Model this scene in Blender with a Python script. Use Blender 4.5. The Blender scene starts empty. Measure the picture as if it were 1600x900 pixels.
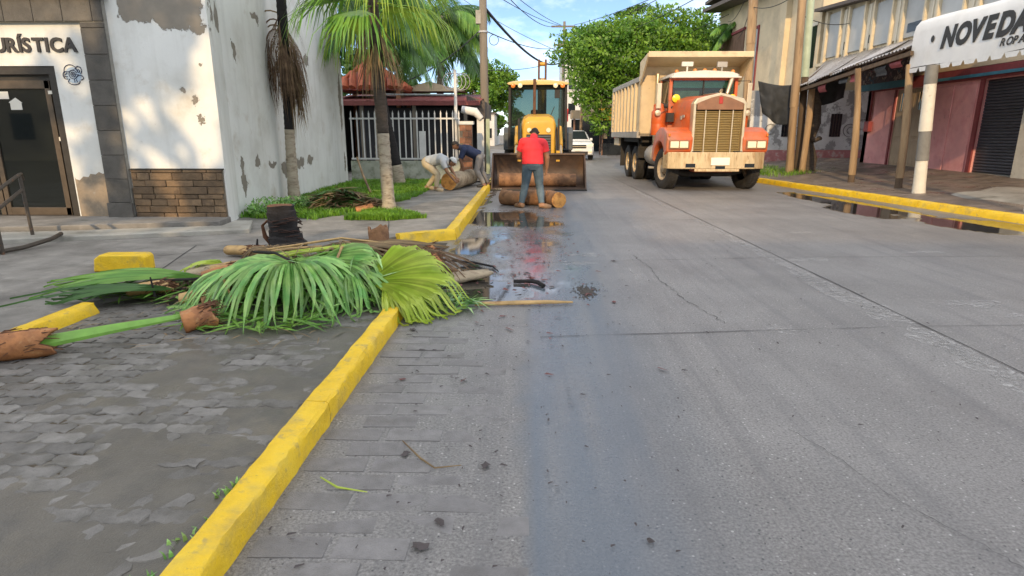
import bpy, bmesh, math, random
import numpy as np
from mathutils import Vector, Matrix, Quaternion, noise
R = math.radians
rng = random.Random(7)
S = bpy.context.scene
C = S.collection

# ---------------------------------------------------------------- camera
cam_d = bpy.data.cameras.new('camera'); cam = bpy.data.objects.new('camera', cam_d); C.objects.link(cam)
cam_d.lens = 21.15; cam_d.sensor_width = 36; cam_d.clip_end = 3000; cam_d.clip_start = 0.05
cam.location = (0, 0, 1.5)
cam.rotation_euler = (R(90 - 14.3227), 0, R(1.476))
S.camera = cam
# ---------------------------------------------------------------- sky, sun, exposure
SUN_EL, SUN_AZ = 21.0, 10.0                      # light travels towards +Y, turned a little to +X
W = bpy.data.worlds.new('World'); S.world = W; W.use_nodes = True
nt = W.node_tree; nt.nodes.clear()
o_ = nt.nodes.new('ShaderNodeOutputWorld'); bg = nt.nodes.new('ShaderNodeBackground')
sky = nt.nodes.new('ShaderNodeTexSky'); sky.sky_type = 'NISHITA'; sky.sun_disc = False
sky.sun_elevation = R(SUN_EL); sky.sun_rotation = R(180 + SUN_AZ); sky.air_density = .62; sky.dust_density = .2; sky.ozone_density = 1.5
tc = nt.nodes.new('ShaderNodeTexCoord'); mp = nt.nodes.new('ShaderNodeMapping'); mp.inputs['Scale'].default_value = (1.0, 1.0, 2.2); mp.inputs['Location'].default_value = (3.01, 12.7, 4.34)
nz = nt.nodes.new('ShaderNodeTexNoise'); nz.inputs['Scale'].default_value = 1.7; nz.inputs['Detail'].default_value = 8; nz.inputs['Roughness'].default_value = .58
rp = nt.nodes.new('ShaderNodeValToRGB'); rp.color_ramp.elements[0].position = .42; rp.color_ramp.elements[1].position = .64
mx = nt.nodes.new('ShaderNodeMixRGB'); mx.inputs[2].default_value = (15.5, 15.3, 15.3, 1)  # bright clouds added to fill the shade; offset leaves the view mostly clear
nt.links.new(tc.outputs['Generated'], mp.inputs[0]); nt.links.new(mp.outputs[0], nz.inputs['Vector']); nt.links.new(nz.outputs['Fac'], rp.inputs[0])
nt.links.new(rp.outputs[0], mx.inputs[0]); nt.links.new(sky.outputs[0], mx.inputs[1]); nt.links.new(mx.outputs[0], bg.inputs[0])
bg.inputs[1].default_value = .15
nt.links.new(bg.outputs[0], o_.inputs[0])
sd = bpy.data.lights.new('sun', 'SUN'); sd.energy = 2.8; sd.angle = R(.55); sd.color = (1.0, .70, .38)
sun = bpy.data.objects.new('sun', sd); C.objects.link(sun)
_d = Vector((math.sin(R(SUN_AZ)) * math.cos(R(SUN_EL)), math.cos(R(SUN_AZ)) * math.cos(R(SUN_EL)), -math.sin(R(SUN_EL))))
sun.rotation_euler = _d.to_track_quat('-Z', 'Y').to_euler(); sun.location = (-6, -30, 20)
S.view_settings.view_transform = 'Standard'; S.view_settings.look = 'None'; S.view_settings.gamma = 1
S.view_settings.use_curve_mapping = False
S.view_settings.exposure = .32
S.render.engine = 'CYCLES'; S.cycles.max_bounces = 6; S.cycles.transparent_max_bounces = 12

# ---------------------------------------------------------------- mesh helpers
class MB:
    def __init__(s): s.v = []; s.f = []; s.m = []; s.cur = 0
    def add(s, vs, fs):
        b = len(s.v); s.v.extend([tuple(p) for p in vs]); s.f.extend([tuple(i + b for i in f) for f in fs]); s.m.extend([s.cur] * len(fs)); return s
    def bx(s, x0, x1, y0, y1, z0, z1):
        return s.add([(x0,y0,z0),(x1,y0,z0),(x1,y1,z0),(x0,y1,z0),(x0,y0,z1),(x1,y0,z1),(x1,y1,z1),(x0,y1,z1)],
            [(0,3,2,1),(4,5,6,7),(0,1,5,4),(1,2,6,5),(2,3,7,6),(3,0,4,7)])
    def bar(s, a, b, w, h=None, up=(0,0,1)):      # rectangular bar between two points
        a = Vector(a); b = Vector(b); d = (b - a).normalized(); h = h or w
        u = Vector(up)
        if abs(d.dot(u)) > .98: u = Vector((0,1,0))
        sx = d.cross(u).normalized() * w / 2; sz = sx.cross(d).normalized() * h / 2
        return s.add([a-sx-sz,a+sx-sz,a+sx+sz,a-sx+sz,b-sx-sz,b+sx-sz,b+sx+sz,b-sx+sz],
            [(0,3,2,1),(4,5,6,7),(0,1,5,4),(1,2,6,5),(2,3,7,6),(3,0,4,7)])
    def tube(s, pts, rad, n=8, caps=True, sq=1.0):
        pts = [Vector(p) for p in pts]; k = len(pts)
        if not hasattr(rad, '__len__'): rad = [rad] * k
        t0 = (pts[1] - pts[0]).normalized(); u = t0.orthogonal().normalized(); vs = []
        for i in range(k):
            t = (pts[min(i+1,k-1)] - pts[max(i-1,0)]).normalized()
            u = (u - t * u.dot(t)).normalized(); w = t.cross(u)
            for j in range(n):
                a = 2*math.pi*j/n; vs.append(pts[i] + (u*math.cos(a) + w*math.sin(a)*sq) * rad[i])
        fs = [(i*n+j, i*n+(j+1)%n, (i+1)*n+(j+1)%n, (i+1)*n+j) for i in range(k-1) for j in range(n)]
        if caps: fs += [tuple(range(n-1,-1,-1)), tuple(range((k-1)*n, k*n))]
        return s.add(vs, fs)
    def prism(s, poly, a, b, axis='z'):           # polygon (2D) extruded along an axis; x: (y,z) y: (x,z) z: (x,y)
        n = len(poly)
        P = {'x': lambda p, t: (t, p[0], p[1]), 'y': lambda p, t: (p[0], t, p[1]), 'z': lambda p, t: (p[0], p[1], t)}[axis]
        return s.add([P(p, a) for p in poly] + [P(p, b) for p in poly],
            [tuple(range(n-1,-1,-1)), tuple(range(n, 2*n))] + [(i, (i+1)%n, n+(i+1)%n, n+i) for i in range(n)])
    def lathe(s, prof, o=(0,0,0), axis='z', n=20, caps=True):  # prof: (r, t)
        vs = []
        for r, t in prof:
            for j in range(n):
                a = 2*math.pi*j/n; c, d = r*math.cos(a), r*math.sin(a)
                p = {'z': (c,d,t), 'x': (t,c,d), 'y': (d,t,c)}[axis]; vs.append((p[0]+o[0], p[1]+o[1], p[2]+o[2]))
        k = len(prof)
        fs = [(i*n+j, i*n+(j+1)%n, (i+1)*n+(j+1)%n, (i+1)*n+j) for i in range(k-1) for j in range(n)]
        if caps: fs += [tuple(range(n-1,-1,-1)), tuple(range((k-1)*n, k*n))]
        return s.add(vs, fs)
    def grid(s, nu, nv, fn):                      # fn(i,j)->point
        vs = [fn(i, j) for i in range(nu+1) for j in range(nv+1)]; w = nv+1
        return s.add(vs, [(i*w+j, (i+1)*w+j, (i+1)*w+j+1, i*w+j+1) for i in range(nu) for j in range(nv)])
    def tf(s, M, start=0):
        for i in range(start, len(s.v)): s.v[i] = tuple(M @ Vector(s.v[i]))
        return s
    def jit(s, a, sc=3.0, seed=0):
        for i, p in enumerate(s.v):
            q = noise.noise_vector(Vector(p)*sc + Vector((seed*7.3, seed, 0))); s.v[i] = (p[0]+q[0]*a, p[1]+q[1]*a, p[2]+q[2]*a)
        return s
    def mesh(s, name, mats):
        me = bpy.data.meshes.new(name); me.from_pydata(s.v, [], s.f)
        mats = mats if isinstance(mats, (list, tuple)) else [mats]
        for m in mats: me.materials.append(MT[m] if isinstance(m, str) else m)
        if len(mats) > 1: me.polygons.foreach_set('material_index', s.m)
        me.update(); return me
    def build(s, name, mats, parent=None, smooth=False, bevel=0, seg=2, loc=None, rz=0, fix=True):
        me = s.mesh(name, mats)
        if fix:
            bm = bmesh.new(); bm.from_mesh(me); bmesh.ops.recalc_face_normals(bm, faces=bm.faces); bm.to_mesh(me); bm.free()
        if smooth:
            me.polygons.foreach_set('use_smooth', [True]*len(me.polygons))
            if smooth != 2: me.set_sharp_from_angle(angle=R(40))
        o = bpy.data.objects.new(name, me); C.objects.link(o)
        if parent: o.parent = parent
        if loc: o.location = loc
        if rz: o.rotation_euler.z = rz
        if bevel:
            md = o.modifiers.new('bevel', 'BEVEL'); md.width = bevel; md.segments = seg; md.limit_method = 'ANGLE'; md.angle_limit = R(35)
        return o
def tag(o, label=None, cat=None, group=None, kind=None):
    if label: o['label'] = label
    if cat: o['category'] = cat
    if group: o['group'] = group
    if kind: o['kind'] = kind
    return o
def thing(name, label, cat, loc=(0,0,0), rz=0, group=None):
    o = bpy.data.objects.new(name, None); C.objects.link(o); o.location = loc; o.rotation_euler = (0,0,rz); o.empty_display_size = .2
    return tag(o, label, cat, group)
def copy_tree(o, parent=None):
    c = o.copy(); C.objects.link(c); c.parent = parent
    for ch in list(o.children): copy_tree(ch, c)
    return c
def piece(name, me, parent, loc, rot=(0,0,0), sc=(1,1,1)):
    o = bpy.data.objects.new(name, me); C.objects.link(o); o.parent = parent; o.location = loc; o.rotation_euler = rot; o.scale = sc; return o
def text_mesh(txt, size, extrude, offset=0, shear=0, align='LEFT', spacing=1.0):
    cu = bpy.data.curves.new('txt', 'FONT'); cu.body = txt; cu.size = size; cu.extrude = extrude; cu.offset = offset; cu.shear = shear; cu.align_x = align; cu.space_character = spacing
    cu.resolution_u = 4
    ob = bpy.data.objects.new('txt', cu); C.objects.link(ob)
    dg = bpy.context.evaluated_depsgraph_get(); me = bpy.data.meshes.new_from_object(ob.evaluated_get(dg))
    bpy.data.objects.remove(ob); me.materials.clear(); return me
def fbm(x, y, sc=1.0, seed=0, oct=4):
    return noise.fractal(Vector((x*sc+seed*13.7, y*sc-seed*5.1, seed*3.3)), 1.0, 2.0, oct)
def bez(a, b, c, n):
    a, b, c = Vector(a), Vector(b), Vector(c)
    return [a*(1-t)**2 + b*2*t*(1-t) + c*t*t for t in [i/n for i in range(n+1)]]

# ---------------------------------------------------------------- materials
MT = {}
def rgb(h):                                       # sRGB 0-255 to linear
    return tuple(((c/255)/12.92 if c <= 10 else (((c/255)+.055)/1.055)**2.4) for c in h)
def M(name, col, rough=.6, var=.15, sc=6, bump=.15, bsc=45, metal=0, layers=(), rnd=0, spec=.5, coat=0, stretch=(1,1,1), rvar=0, world=False):
    m = bpy.data.materials.new(name); m.use_nodes = True; MT[name] = m
    t = m.node_tree; N = t.nodes; L = t.links; b = N['Principled BSDF']
    if world: g = N.new('ShaderNodeNewGeometry'); co = g.outputs['Position']
    else: g = N.new('ShaderNodeTexCoord'); co = g.outputs['Object']
    mpn = N.new('ShaderNodeMapping'); mpn.inputs['Scale'].default_value = stretch; L.new(co, mpn.inputs[0])
    oi = N.new('ShaderNodeObjectInfo')
    if not world:
        mm = N.new('ShaderNodeVectorMath'); mm.operation = 'SCALE'; mm.inputs[0].default_value = (17, 31, 23); L.new(oi.outputs['Random'], mm.inputs['Scale']); L.new(mm.outputs[0], mpn.inputs['Location'])
    co = mpn.outputs[0]
    def nzn(scale, detail=6, rgh=.6):
        n = N.new('ShaderNodeTexNoise'); n.inputs['Scale'].default_value = scale; n.inputs['Detail'].default_value = detail; n.inputs['Roughness'].default_value = rgh; L.new(co, n.inputs['Vector']); return n.outputs['Fac']
    def mixc(fac, a, c, mode='MIX'):
        x = N.new('ShaderNodeMixRGB'); x.blend_type = mode
        for i, q in ((0, fac), (1, a), (2, c)):
            if hasattr(q, 'is_output'): L.new(q, x.inputs[i])
            elif i == 0: x.inputs[0].default_value = q
            else: x.inputs[i].default_value = (*q[:3], 1)
        return x.outputs[0]
    def ramp(f, lo, hi):
        r = N.new('ShaderNodeMapRange'); r.inputs[1].default_value = lo; r.inputs[2].default_value = hi; r.clamp = True; L.new(f, r.inputs[0]); return r.outputs[0]
    f0 = ramp(nzn(sc), .3, .7)
    c = mixc(f0, tuple(x*(1-var) for x in col), tuple(min(1, x*(1+var)) for x in col))
    hsum = None
    for ly in layers:                             # (colour, scale, lo, hi[, strength])
        f = ramp(nzn(ly[1], 8, .62), ly[2], ly[3])
        if len(ly) > 4:
            q = N.new('ShaderNodeMath'); q.operation = 'MULTIPLY'; L.new(f, q.inputs[0]); q.inputs[1].default_value = ly[4]; f = q.outputs[0]
        c = mixc(f, c, ly[0])
    if rnd:
        r = N.new('ShaderNodeMapRange'); r.inputs[3].default_value = 1-rnd; r.inputs[4].default_value = 1+rnd; L.new(oi.outputs['Random'], r.inputs[0])
        v = N.new('ShaderNodeHueSaturation'); L.new(r.outputs[0], v.inputs['Value']); L.new(c, v.inputs['Color']); c = v.outputs[0]
    L.new(c, b.inputs['Base Color'])
    b.inputs['Roughness'].default_value = rough; b.inputs['Metallic'].default_value = metal; b.inputs['Specular IOR Level'].default_value = spec
    if rvar:
        r = N.new('ShaderNodeMapRange'); r.inputs[1].default_value = .35; r.inputs[2].default_value = .65; r.inputs[3].default_value = max(.02, rough-rvar); r.inputs[4].default_value = min(1, rough+rvar); L.new(nzn(sc*.6), r.inputs[0]); L.new(r.outputs[0], b.inputs['Roughness'])
    if coat: b.inputs['Coat Weight'].default_value = coat; b.inputs['Coat Roughness'].default_value = .08
    if bump:
        bn = N.new('ShaderNodeBump'); bn.inputs['Strength'].default_value = bump; bn.inputs['Distance'].default_value = .02; L.new(nzn(bsc, 8, .65), bn.inputs['Height']); L.new(bn.outputs[0], b.inputs['Normal'])
    return m
def leafmat(name, col, col2, trans=.35, rough=.5, sc=3, rnd=.12):
    m = bpy.data.materials.new(name); m.use_nodes = True; MT[name] = m
    t = m.node_tree; N = t.nodes; L = t.links; N.clear()
    out = N.new('ShaderNodeOutputMaterial'); g = N.new('ShaderNodeNewGeometry')
    n = N.new('ShaderNodeTexNoise'); n.inputs['Scale'].default_value = sc; n.inputs['Detail'].default_value = 5; L.new(g.outputs['Position'], n.inputs['Vector'])
    mr = N.new('ShaderNodeMapRange'); mr.inputs[1].default_value = .35; mr.inputs[2].default_value = .65; L.new(n.outputs['Fac'], mr.inputs[0])
    x = N.new('ShaderNodeMixRGB'); x.inputs[1].default_value = (*col, 1); x.inputs[2].default_value = (*col2, 1); L.new(mr.outputs[0], x.inputs[0])
    r = N.new('ShaderNodeMapRange'); r.inputs[3].default_value = 1-rnd*2; r.inputs[4].default_value = 1+rnd*2; L.new(g.outputs['Random Per Island'], r.inputs[0])
    v = N.new('ShaderNodeHueSaturation'); L.new(r.outputs[0], v.inputs['Value']); L.new(x.outputs[0], v.inputs['Color'])
    p = N.new('ShaderNodeBsdfPrincipled'); p.inputs['Roughness'].default_value = rough; L.new(v.outputs[0], p.inputs['Base Color'])
    tr = N.new('ShaderNodeBsdfTranslucent'); L.new(v.outputs[0], tr.inputs['Color'])
    ms = N.new('ShaderNodeMixShader'); ms.inputs[0].default_value = trans; L.new(p.outputs[0], ms.inputs[1]); L.new(tr.outputs[0], ms.inputs[2]); L.new(ms.outputs[0], out.inputs[0])
    return m
def glassmat(name, tint=(.75,.85,.85), rough=.02, alpha=.45):
    m = bpy.data.materials.new(name); m.use_nodes = True; MT[name] = m
    t = m.node_tree; N = t.nodes; L = t.links; N.clear()
    out = N.new('ShaderNodeOutputMaterial'); tr = N.new('ShaderNodeBsdfTransparent'); tr.inputs[0].default_value = (*tint, 1)
    gl = N.new('ShaderNodeBsdfPrincipled'); gl.inputs['Base Color'].default_value = (.02,.025,.025,1); gl.inputs['Roughness'].default_value = rough; gl.inputs['Specular IOR Level'].default_value = .8
    ms = N.new('ShaderNodeMixShader'); ms.inputs[0].default_value = alpha; L.new(tr.outputs[0], ms.inputs[1]); L.new(gl.outputs[0], ms.inputs[2]); L.new(ms.outputs[0], out.inputs[0])
    return m
def emit_like(name, col, rough=.2):
    return M(name, col, rough, 0, 4, 0)

M('yellow_paint', (.78,.51,.010), .5, .16, 5, .45, 60, layers=(((.34,.25,.07), 5, .50, .68, .7), ((.80,.60,.06), 3, .5, .7, .5), ((.24,.20,.12), 11, .60, .74, .8), ((.12,.11,.08), 30, .64, .72, .45)), rvar=.15, world=True)
M('concrete', (.23,.22,.20), .75, .2, 3, .4, 50, layers=(((.09,.085,.075), 1.4, .45, .68, .8), ((.33,.31,.27), 6, .6, .75, .5), ((.05,.06,.035), 2.5, .62, .75, .5)), rvar=.22, world=True)
M('concrete_pale', (.36,.35,.31), .7, .18, 4, .3, 50, layers=(((.10,.10,.08), 2.0, .46, .7, .8), ((.06,.07,.04), 5, .6, .75, .5)), rvar=.2, world=True)
M('paver', (.185,.178,.165), .62, .25, 9, .6, 120, layers=(((.10,.095,.08), 4, .46, .64, .85),), rnd=.22, rvar=.2)
M('road_paver', (.195,.19,.19), .5, .18, 12, .5, 160, layers=(((.12,.115,.11), 5, .5, .68, .6),), rnd=.1, rvar=.15)
M('silt', (.105,.098,.082), .42, .2, 3, .35, 90, layers=(((.16,.14,.10), 1.3, .5, .68, .7), ((.075,.073,.066), 5, .5, .66, .7)), rvar=.16, world=True)
M('soil', (.07,.055,.035), .9, .3, 5, .5, 40, world=True)
M('earth_far', (.16,.14,.11), .85, .25, .6, .2, 10, world=True)
# ================================================================ ground, road, kerbs, pavements
def sheet(name, poly, z, mat):
    o = MB().add([(x, y, z) for x, y in poly], [tuple(range(len(poly)))]).build(name, mat); return tag(o, kind='structure')
sheet('ground', [(-900,-300),(900,-300),(900,1500),(-900,1500)], -.03, 'earth_far')
# road: fine grid near the camera with a wetness attribute, coarse sheet beyond
def sstep(a, b, x):
    t = max(0, min(1, (x-a)/(b-a))); return t*t*(3-2*t)
def kerb_r(y): return 8.78 if y < 9 else 8.58 - (min(y,20)-10.57)*.128
PUD = [  # centre, radii, rotation: pools of standing water
    (-.42, 11.0, .78, 1.15, 0), (-.1, 10.3, .75, .42, .15), (-.62, 6.1, .34, .85, 0), (-.3, 5.75, .34, .55, .3), (-.75, 8.2, .3, .9, 0),
    (7.15, 13.6, .55, 2.8, .10), (6.7, 12.3, .45, 1.2, .1), (7.75, 10.3, .8, 1.1, .4), (-.95, 14.5, .1, 4, 0)]
def pudd(x, y):
    w = -9
    for cx, cy, rx, ry, a in PUD:
        dx, dy = x-cx, y-cy; c, s = math.cos(a), math.sin(a); u, v = (dx*c+dy*s)/rx, (-dx*s+dy*c)/ry
        w = max(w, (1-math.hypot(u, v))*min(rx, ry))
    return w
def wet(x, y):
    w = pudd(x, y) + .12*fbm(x, y*.6, 3.2, 2) + .05*fbm(x, y, 11, 4)
    pud = sstep(.0, .06, w)
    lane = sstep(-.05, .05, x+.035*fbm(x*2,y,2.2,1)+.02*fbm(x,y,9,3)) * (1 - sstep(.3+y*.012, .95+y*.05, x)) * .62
    near = 1.0*sstep(.75, -.35, abs(x+.15)-.75) * sstep(4.6, 5.8, y) * (1-sstep(11, 15, y)) * (.85+.55*fbm(x, y, 2.2, 5))
    edge = .45*sstep(.5, 0, abs(x-kerb_r(y))-.2)
    film = .22 + .2*fbm(x, y*.35, .8, 8)
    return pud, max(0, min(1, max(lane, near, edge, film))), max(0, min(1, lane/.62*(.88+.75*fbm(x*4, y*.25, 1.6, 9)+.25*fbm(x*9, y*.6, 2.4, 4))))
def road_mesh(name, xs, ys, z):
    m = MB(); nx, ny = len(xs)-1, len(ys)-1
    m.grid(nx, ny, lambda i, j: (xs[i], ys[j], z))
    o = m.build(name, 'road', fix=False)
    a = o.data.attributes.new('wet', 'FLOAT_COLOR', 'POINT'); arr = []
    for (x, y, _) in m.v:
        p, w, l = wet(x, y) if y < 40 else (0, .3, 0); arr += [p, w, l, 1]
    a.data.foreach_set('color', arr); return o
def road_material():
    m = M('road', (.210,.203,.194), .55, .12, 1.1, 0, 60, layers=(((.125,.12,.115), .5, .45, .65, .6), ((.215,.205,.195), 2.6, .56, .74, .5)), world=True)
    t = m.node_tree; N = t.nodes; L = t.links; b = N['Principled BSDF']; g = N.new('ShaderNodeNewGeometry')
    base = b.inputs['Base Color'].links[0].from_socket
    at = N.new('ShaderNodeAttribute'); at.attribute_name = 'wet'; sp = N.new('ShaderNodeSeparateColor'); L.new(at.outputs['Color'], sp.inputs[0])
    def nzn(scale, st=(1,1,1), d=6):
        mp_ = N.new('ShaderNodeMapping'); mp_.inputs['Scale'].default_value = st; L.new(g.outputs['Position'], mp_.inputs[0])
        n = N.new('ShaderNodeTexNoise'); n.inputs['Scale'].default_value = scale; n.inputs['Detail'].default_value = d; n.inputs['Roughness'].default_value = .7; L.new(mp_.outputs[0], n.inputs['Vector']); return n.outputs['Fac']
    def mrange(f, a, b_, c=0, d=1):
        r = N.new('ShaderNodeMapRange'); r.inputs[1].default_value = a; r.inputs[2].default_value = b_; r.inputs[3].default_value = c; r.inputs[4].default_value = d; L.new(f, r.inputs[0]); return r.outputs[0]
    def mix(f, a, c, mode='MIX'):
        x = N.new('ShaderNodeMixRGB'); x.blend_type = mode
        L.new(f, x.inputs[0]) if hasattr(f, 'is_output') else setattr(x.inputs[0], 'default_value', f)
        for i, q in ((1,a),(2,c)):
            if hasattr(q, 'is_output'): L.new(q, x.inputs[i])
            else: x.inputs[i].default_value = (*q, 1)
        return x.outputs[0]
    fine = nzn(75, (1,1,1), 4); sp1 = mrange(fine, .30, .70, .42, 1.58)
    cc = N.new('ShaderNodeCombineColor'); [L.new(sp1, cc.inputs[i]) for i in range(3)]
    c = mix(1.0, base, cc.outputs[0], 'MULTIPLY')
    vo = N.new('ShaderNodeTexVoronoi'); vo.inputs['Scale'].default_value = 42; L.new(g.outputs['Position'], vo.inputs['Vector'])   # pale exposed aggregate
    vs_ = N.new('ShaderNodeSeparateColor'); L.new(vo.outputs['Color'], vs_.inputs[0])
    q1 = mrange(vo.outputs['Distance'], .16, .26, 1, 0); q2 = mrange(vs_.outputs[0], .80, .88); mu = N.new('ShaderNodeMath'); mu.operation = 'MULTIPLY'; L.new(q1, mu.inputs[0]); L.new(q2, mu.inputs[1])
    c = mix(mu.outputs[0], c, (.46,.45,.43)); bl = mrange(nzn(.9, (1,.5,1), 9), .54, .70, 0, .45); c = mix(bl, c, (.115,.105,.10)); bl2 = mrange(nzn(3.1, (1,.6,1), 9), .58, .72, 0, .5); c = mix(bl2, c, (.29,.275,.255))
    q3 = mrange(vs_.outputs[1], .82, .88); mu2 = N.new('ShaderNodeMath'); mu2.operation = 'MULTIPLY'; L.new(q1, mu2.inputs[0]); L.new(q3, mu2.inputs[1])
    c = mix(mu2.outputs[0], c, (.05,.05,.05))
    st = mrange(nzn(1.6, (3, .12, 1)), .50, .68, 0, .5); c = mix(st, c, (.10,.10,.105))    # tyre streaks along the lane
    dk = N.new('ShaderNodeMath'); dk.operation = 'MULTIPLY'; dk.inputs[1].default_value = .45; L.new(sp.outputs[1], dk.inputs[0])
    lb = N.new('ShaderNodeMath'); lb.operation = 'MULTIPLY'; lb.inputs[1].default_value = .76; L.new(sp.outputs[2], lb.inputs[0]); c = mix(dk.outputs[0], c, (.085,.088,.095)); c = mix(lb.outputs[0], c, (.080,.106,.136)); c = mix(sp.outputs[0], c, (.035,.032,.028))  # bluish sky reflection on the wet lane is painted into the base colour
    L.new(c, b.inputs['Base Color'])
    r0 = mrange(sp.outputs[1], 0, 1, .60, .10); rn = N.new('ShaderNodeMath'); rn.operation = 'ADD'; L.new(r0, rn.inputs[0]); L.new(mrange(nzn(22), .3, .7, -.07, .07), rn.inputs[1])
    rr = N.new('ShaderNodeMapRange'); L.new(sp.outputs[0], rr.inputs[0]); L.new(rn.outputs[0], rr.inputs[3]); rr.inputs[4].default_value = .025; L.new(rr.outputs[0], b.inputs['Roughness'])
    bn = N.new('ShaderNodeBump'); bn.inputs['Distance'].default_value = .006; L.new(fine, bn.inputs['Height'])
    wm = N.new('ShaderNodeMath'); wm.operation = 'MULTIPLY'; wm.inputs[1].default_value = .78; L.new(sp.outputs[1], wm.inputs[0]); wx = N.new('ShaderNodeMath'); wx.operation = 'MAXIMUM'; L.new(wm.outputs[0], wx.inputs[0]); L.new(sp.outputs[0], wx.inputs[1]); bs = mrange(wx.outputs[0], .2, .8, .75, .012); L.new(bs, bn.inputs['Strength']); L.new(bn.outputs[0], b.inputs['Normal'])
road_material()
rxs = [-1.6 + .075*i for i in range(int(10.6/.075)+1)]
rys = [-1.0]+[.5 + .1*i*(1+i*.004) for i in range(140)]; rys = [y for y in rys if y < 26]+[26, 30, 40]
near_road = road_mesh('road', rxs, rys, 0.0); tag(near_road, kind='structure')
far_road = road_mesh('far_road', [-1.6, 2, 5, 9.0], [40, 60, 120, 220], 0.0); tag(far_road, kind='structure')
back_road = road_mesh('back_road', [-4, 0, 4, 9], [-60, -20, -1.0], 0.0); tag(back_road, kind='structure')
# slab joints: thin sunk-looking tar seams laid on the concrete
M('seam_tar', (.03,.03,.03), .8, .3, 20, .2)
M('grout', (.34,.335,.32), .8, .3, 9, .3, 80, layers=(((.17,.165,.165), 12, .45, .58),), world=True)
def strip(name, pts, w, z, mat, parent, jit=.25):
    m = MB(); vs = []; n = len(pts)
    for i in range(n):
        a = Vector(pts[max(0,i-1)]); b = Vector(pts[min(n-1,i+1)]); d = (b-a).normalized(); nn = Vector((-d.y, d.x)); ww = w*(1+jit*(rng.random()*2-1))/2
        p = Vector(pts[i]); vs += [(*(p-nn*ww), z), (*(p+nn*ww), z)]
    m.add(vs, [(2*i, 2*i+1, 2*i+3, 2*i+2) for i in range(n-1)]); return m.build(name, mat, parent, fix=False)
def poly_pts(a, b, step=.25, wob=.008):
    n = max(2, int(math.dist(a, b)/step)); return [(a[0]+(b[0]-a[0])*i/n + wob*fbm(i*.7, 1, .9, 3), a[1]+(b[1]-a[1])*i/n + wob*fbm(i*.7, 5, .9, 6)) for i in range(n+1)]
strip('slab_joint', poly_pts((3.24,1.5),(3.02,22)), .011, .006, 'seam_tar', near_road)
for y0, sl in ((1.2,.11),(4.36,.11),(7.1,.13),(10.6,.12),(14.2,.1),(18,.1)):
    strip('slab_joint', poly_pts((.1,y0),(3.15,y0+3.1*sl)), .006, .006, 'seam_tar', near_road, .8)
    strip('slab_joint', poly_pts((3.15,y0+3.1*sl),(7.2,y0+3.1*sl+.2)), .006, .006, 'seam_tar', near_road)
def jag(P, k=9, a=.022):
    out = []
    for p, q in zip(P[:-1], P[1:]):
        for i in range(k): out.append((p[0]+(q[0]-p[0])*i/k+rng.uniform(-a,a), p[1]+(q[1]-p[1])*i/k))
    return out+[P[-1]]
cr = jag([(1.35,7.6),(1.42,6.9),(1.40,6.2),(1.46,5.7),(1.52,5.2),(1.62,4.75)])
strip('crack', cr, .005, .006, 'seam_tar', near_road, .9)
strip('crack', jag([(1.38,2.9),(1.5,2.6),(1.56,2.3),(1.72,2.0),(1.78,1.85)], 8, .010), .0022, .006, 'seam_tar', near_road, .6)
# worn white paint / cement smears beside the centre joint
def blot(name, cx, cy, rx, ry, mat, parent, z=.004, seed=0, n=40, rot=0, rough=.5):
    vs = [(cx, cy, z)]
    for i in range(n):
        a = 2*math.pi*i/n; r = 1 + rough*noise.fractal(Vector((math.cos(a)*1.6+seed*9, math.sin(a)*1.6, seed)), 1, 2, 4)
        u, v = rx*r*math.cos(a), ry*r*math.sin(a); vs.append((cx+u*math.cos(rot)-v*math.sin(rot), cy+u*math.sin(rot)+v*math.cos(rot), z))
    return MB().add(vs, [(0, i+1, (i+1) % n+1) for i in range(n)]).build(name, mat, parent, fix=False)
def smear_mat():
    m = M('paint_smear', (.50,.49,.47), .75, .2, 14, 0, world=True); t = m.node_tree; N = t.nodes; L = t.links; b = N['Principled BSDF']
    g = N.new('ShaderNodeNewGeometry'); n = N.new('ShaderNodeTexNoise'); n.inputs['Scale'].default_value = 16; n.inputs['Detail'].default_value = 9; n.inputs['Roughness'].default_value = .75; L.new(g.outputs['Position'], n.inputs['Vector'])
    r = N.new('ShaderNodeMapRange'); r.inputs[1].default_value = .46; r.inputs[2].default_value = .62; r.inputs[4].default_value = .6; L.new(n.outputs['Fac'], r.inputs[0]); L.new(r.outputs[0], b.inputs['Alpha'])
smear_mat()
for i in range(26):
    y = 3.2+i*.30; k = 1-abs(y-4.3)/9
    if i % 7 == 5: continue
    blot('paint_trace', 3.05+.06*fbm(i,2,.9,1), y, .10*k+.04, .26, 'paint_smear', near_road, seed=i, rough=.6)
for i in range(14): blot('paint_trace', 2.98+.05*fbm(i,7,.9,1), 12.2+i*.5, .09, .3, 'paint_smear', near_road, seed=i+50)
for x, y, a, b in ((2.0,4.55,.10,.10),(3.55,7.4,.22,.16),(4.25,4.9,.25,.2),(4.1,5.4,.3,.1),(5.2,7.9,.2,.08),(1.28,3.12,.05,.03),(.62,7.1,.2,.12),(.75,7.6,.22,.1),(4.3,9.5,.2,.1),(1.2,6.4,.05,.3)):
    blot('paint_trace', x, y, a, b, 'paint_smear', near_road, seed=int(x*31), rough=.9)
M('gravel_dark', (.10,.09,.08), .9, .4, 30, .6, 200, world=True)
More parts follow.
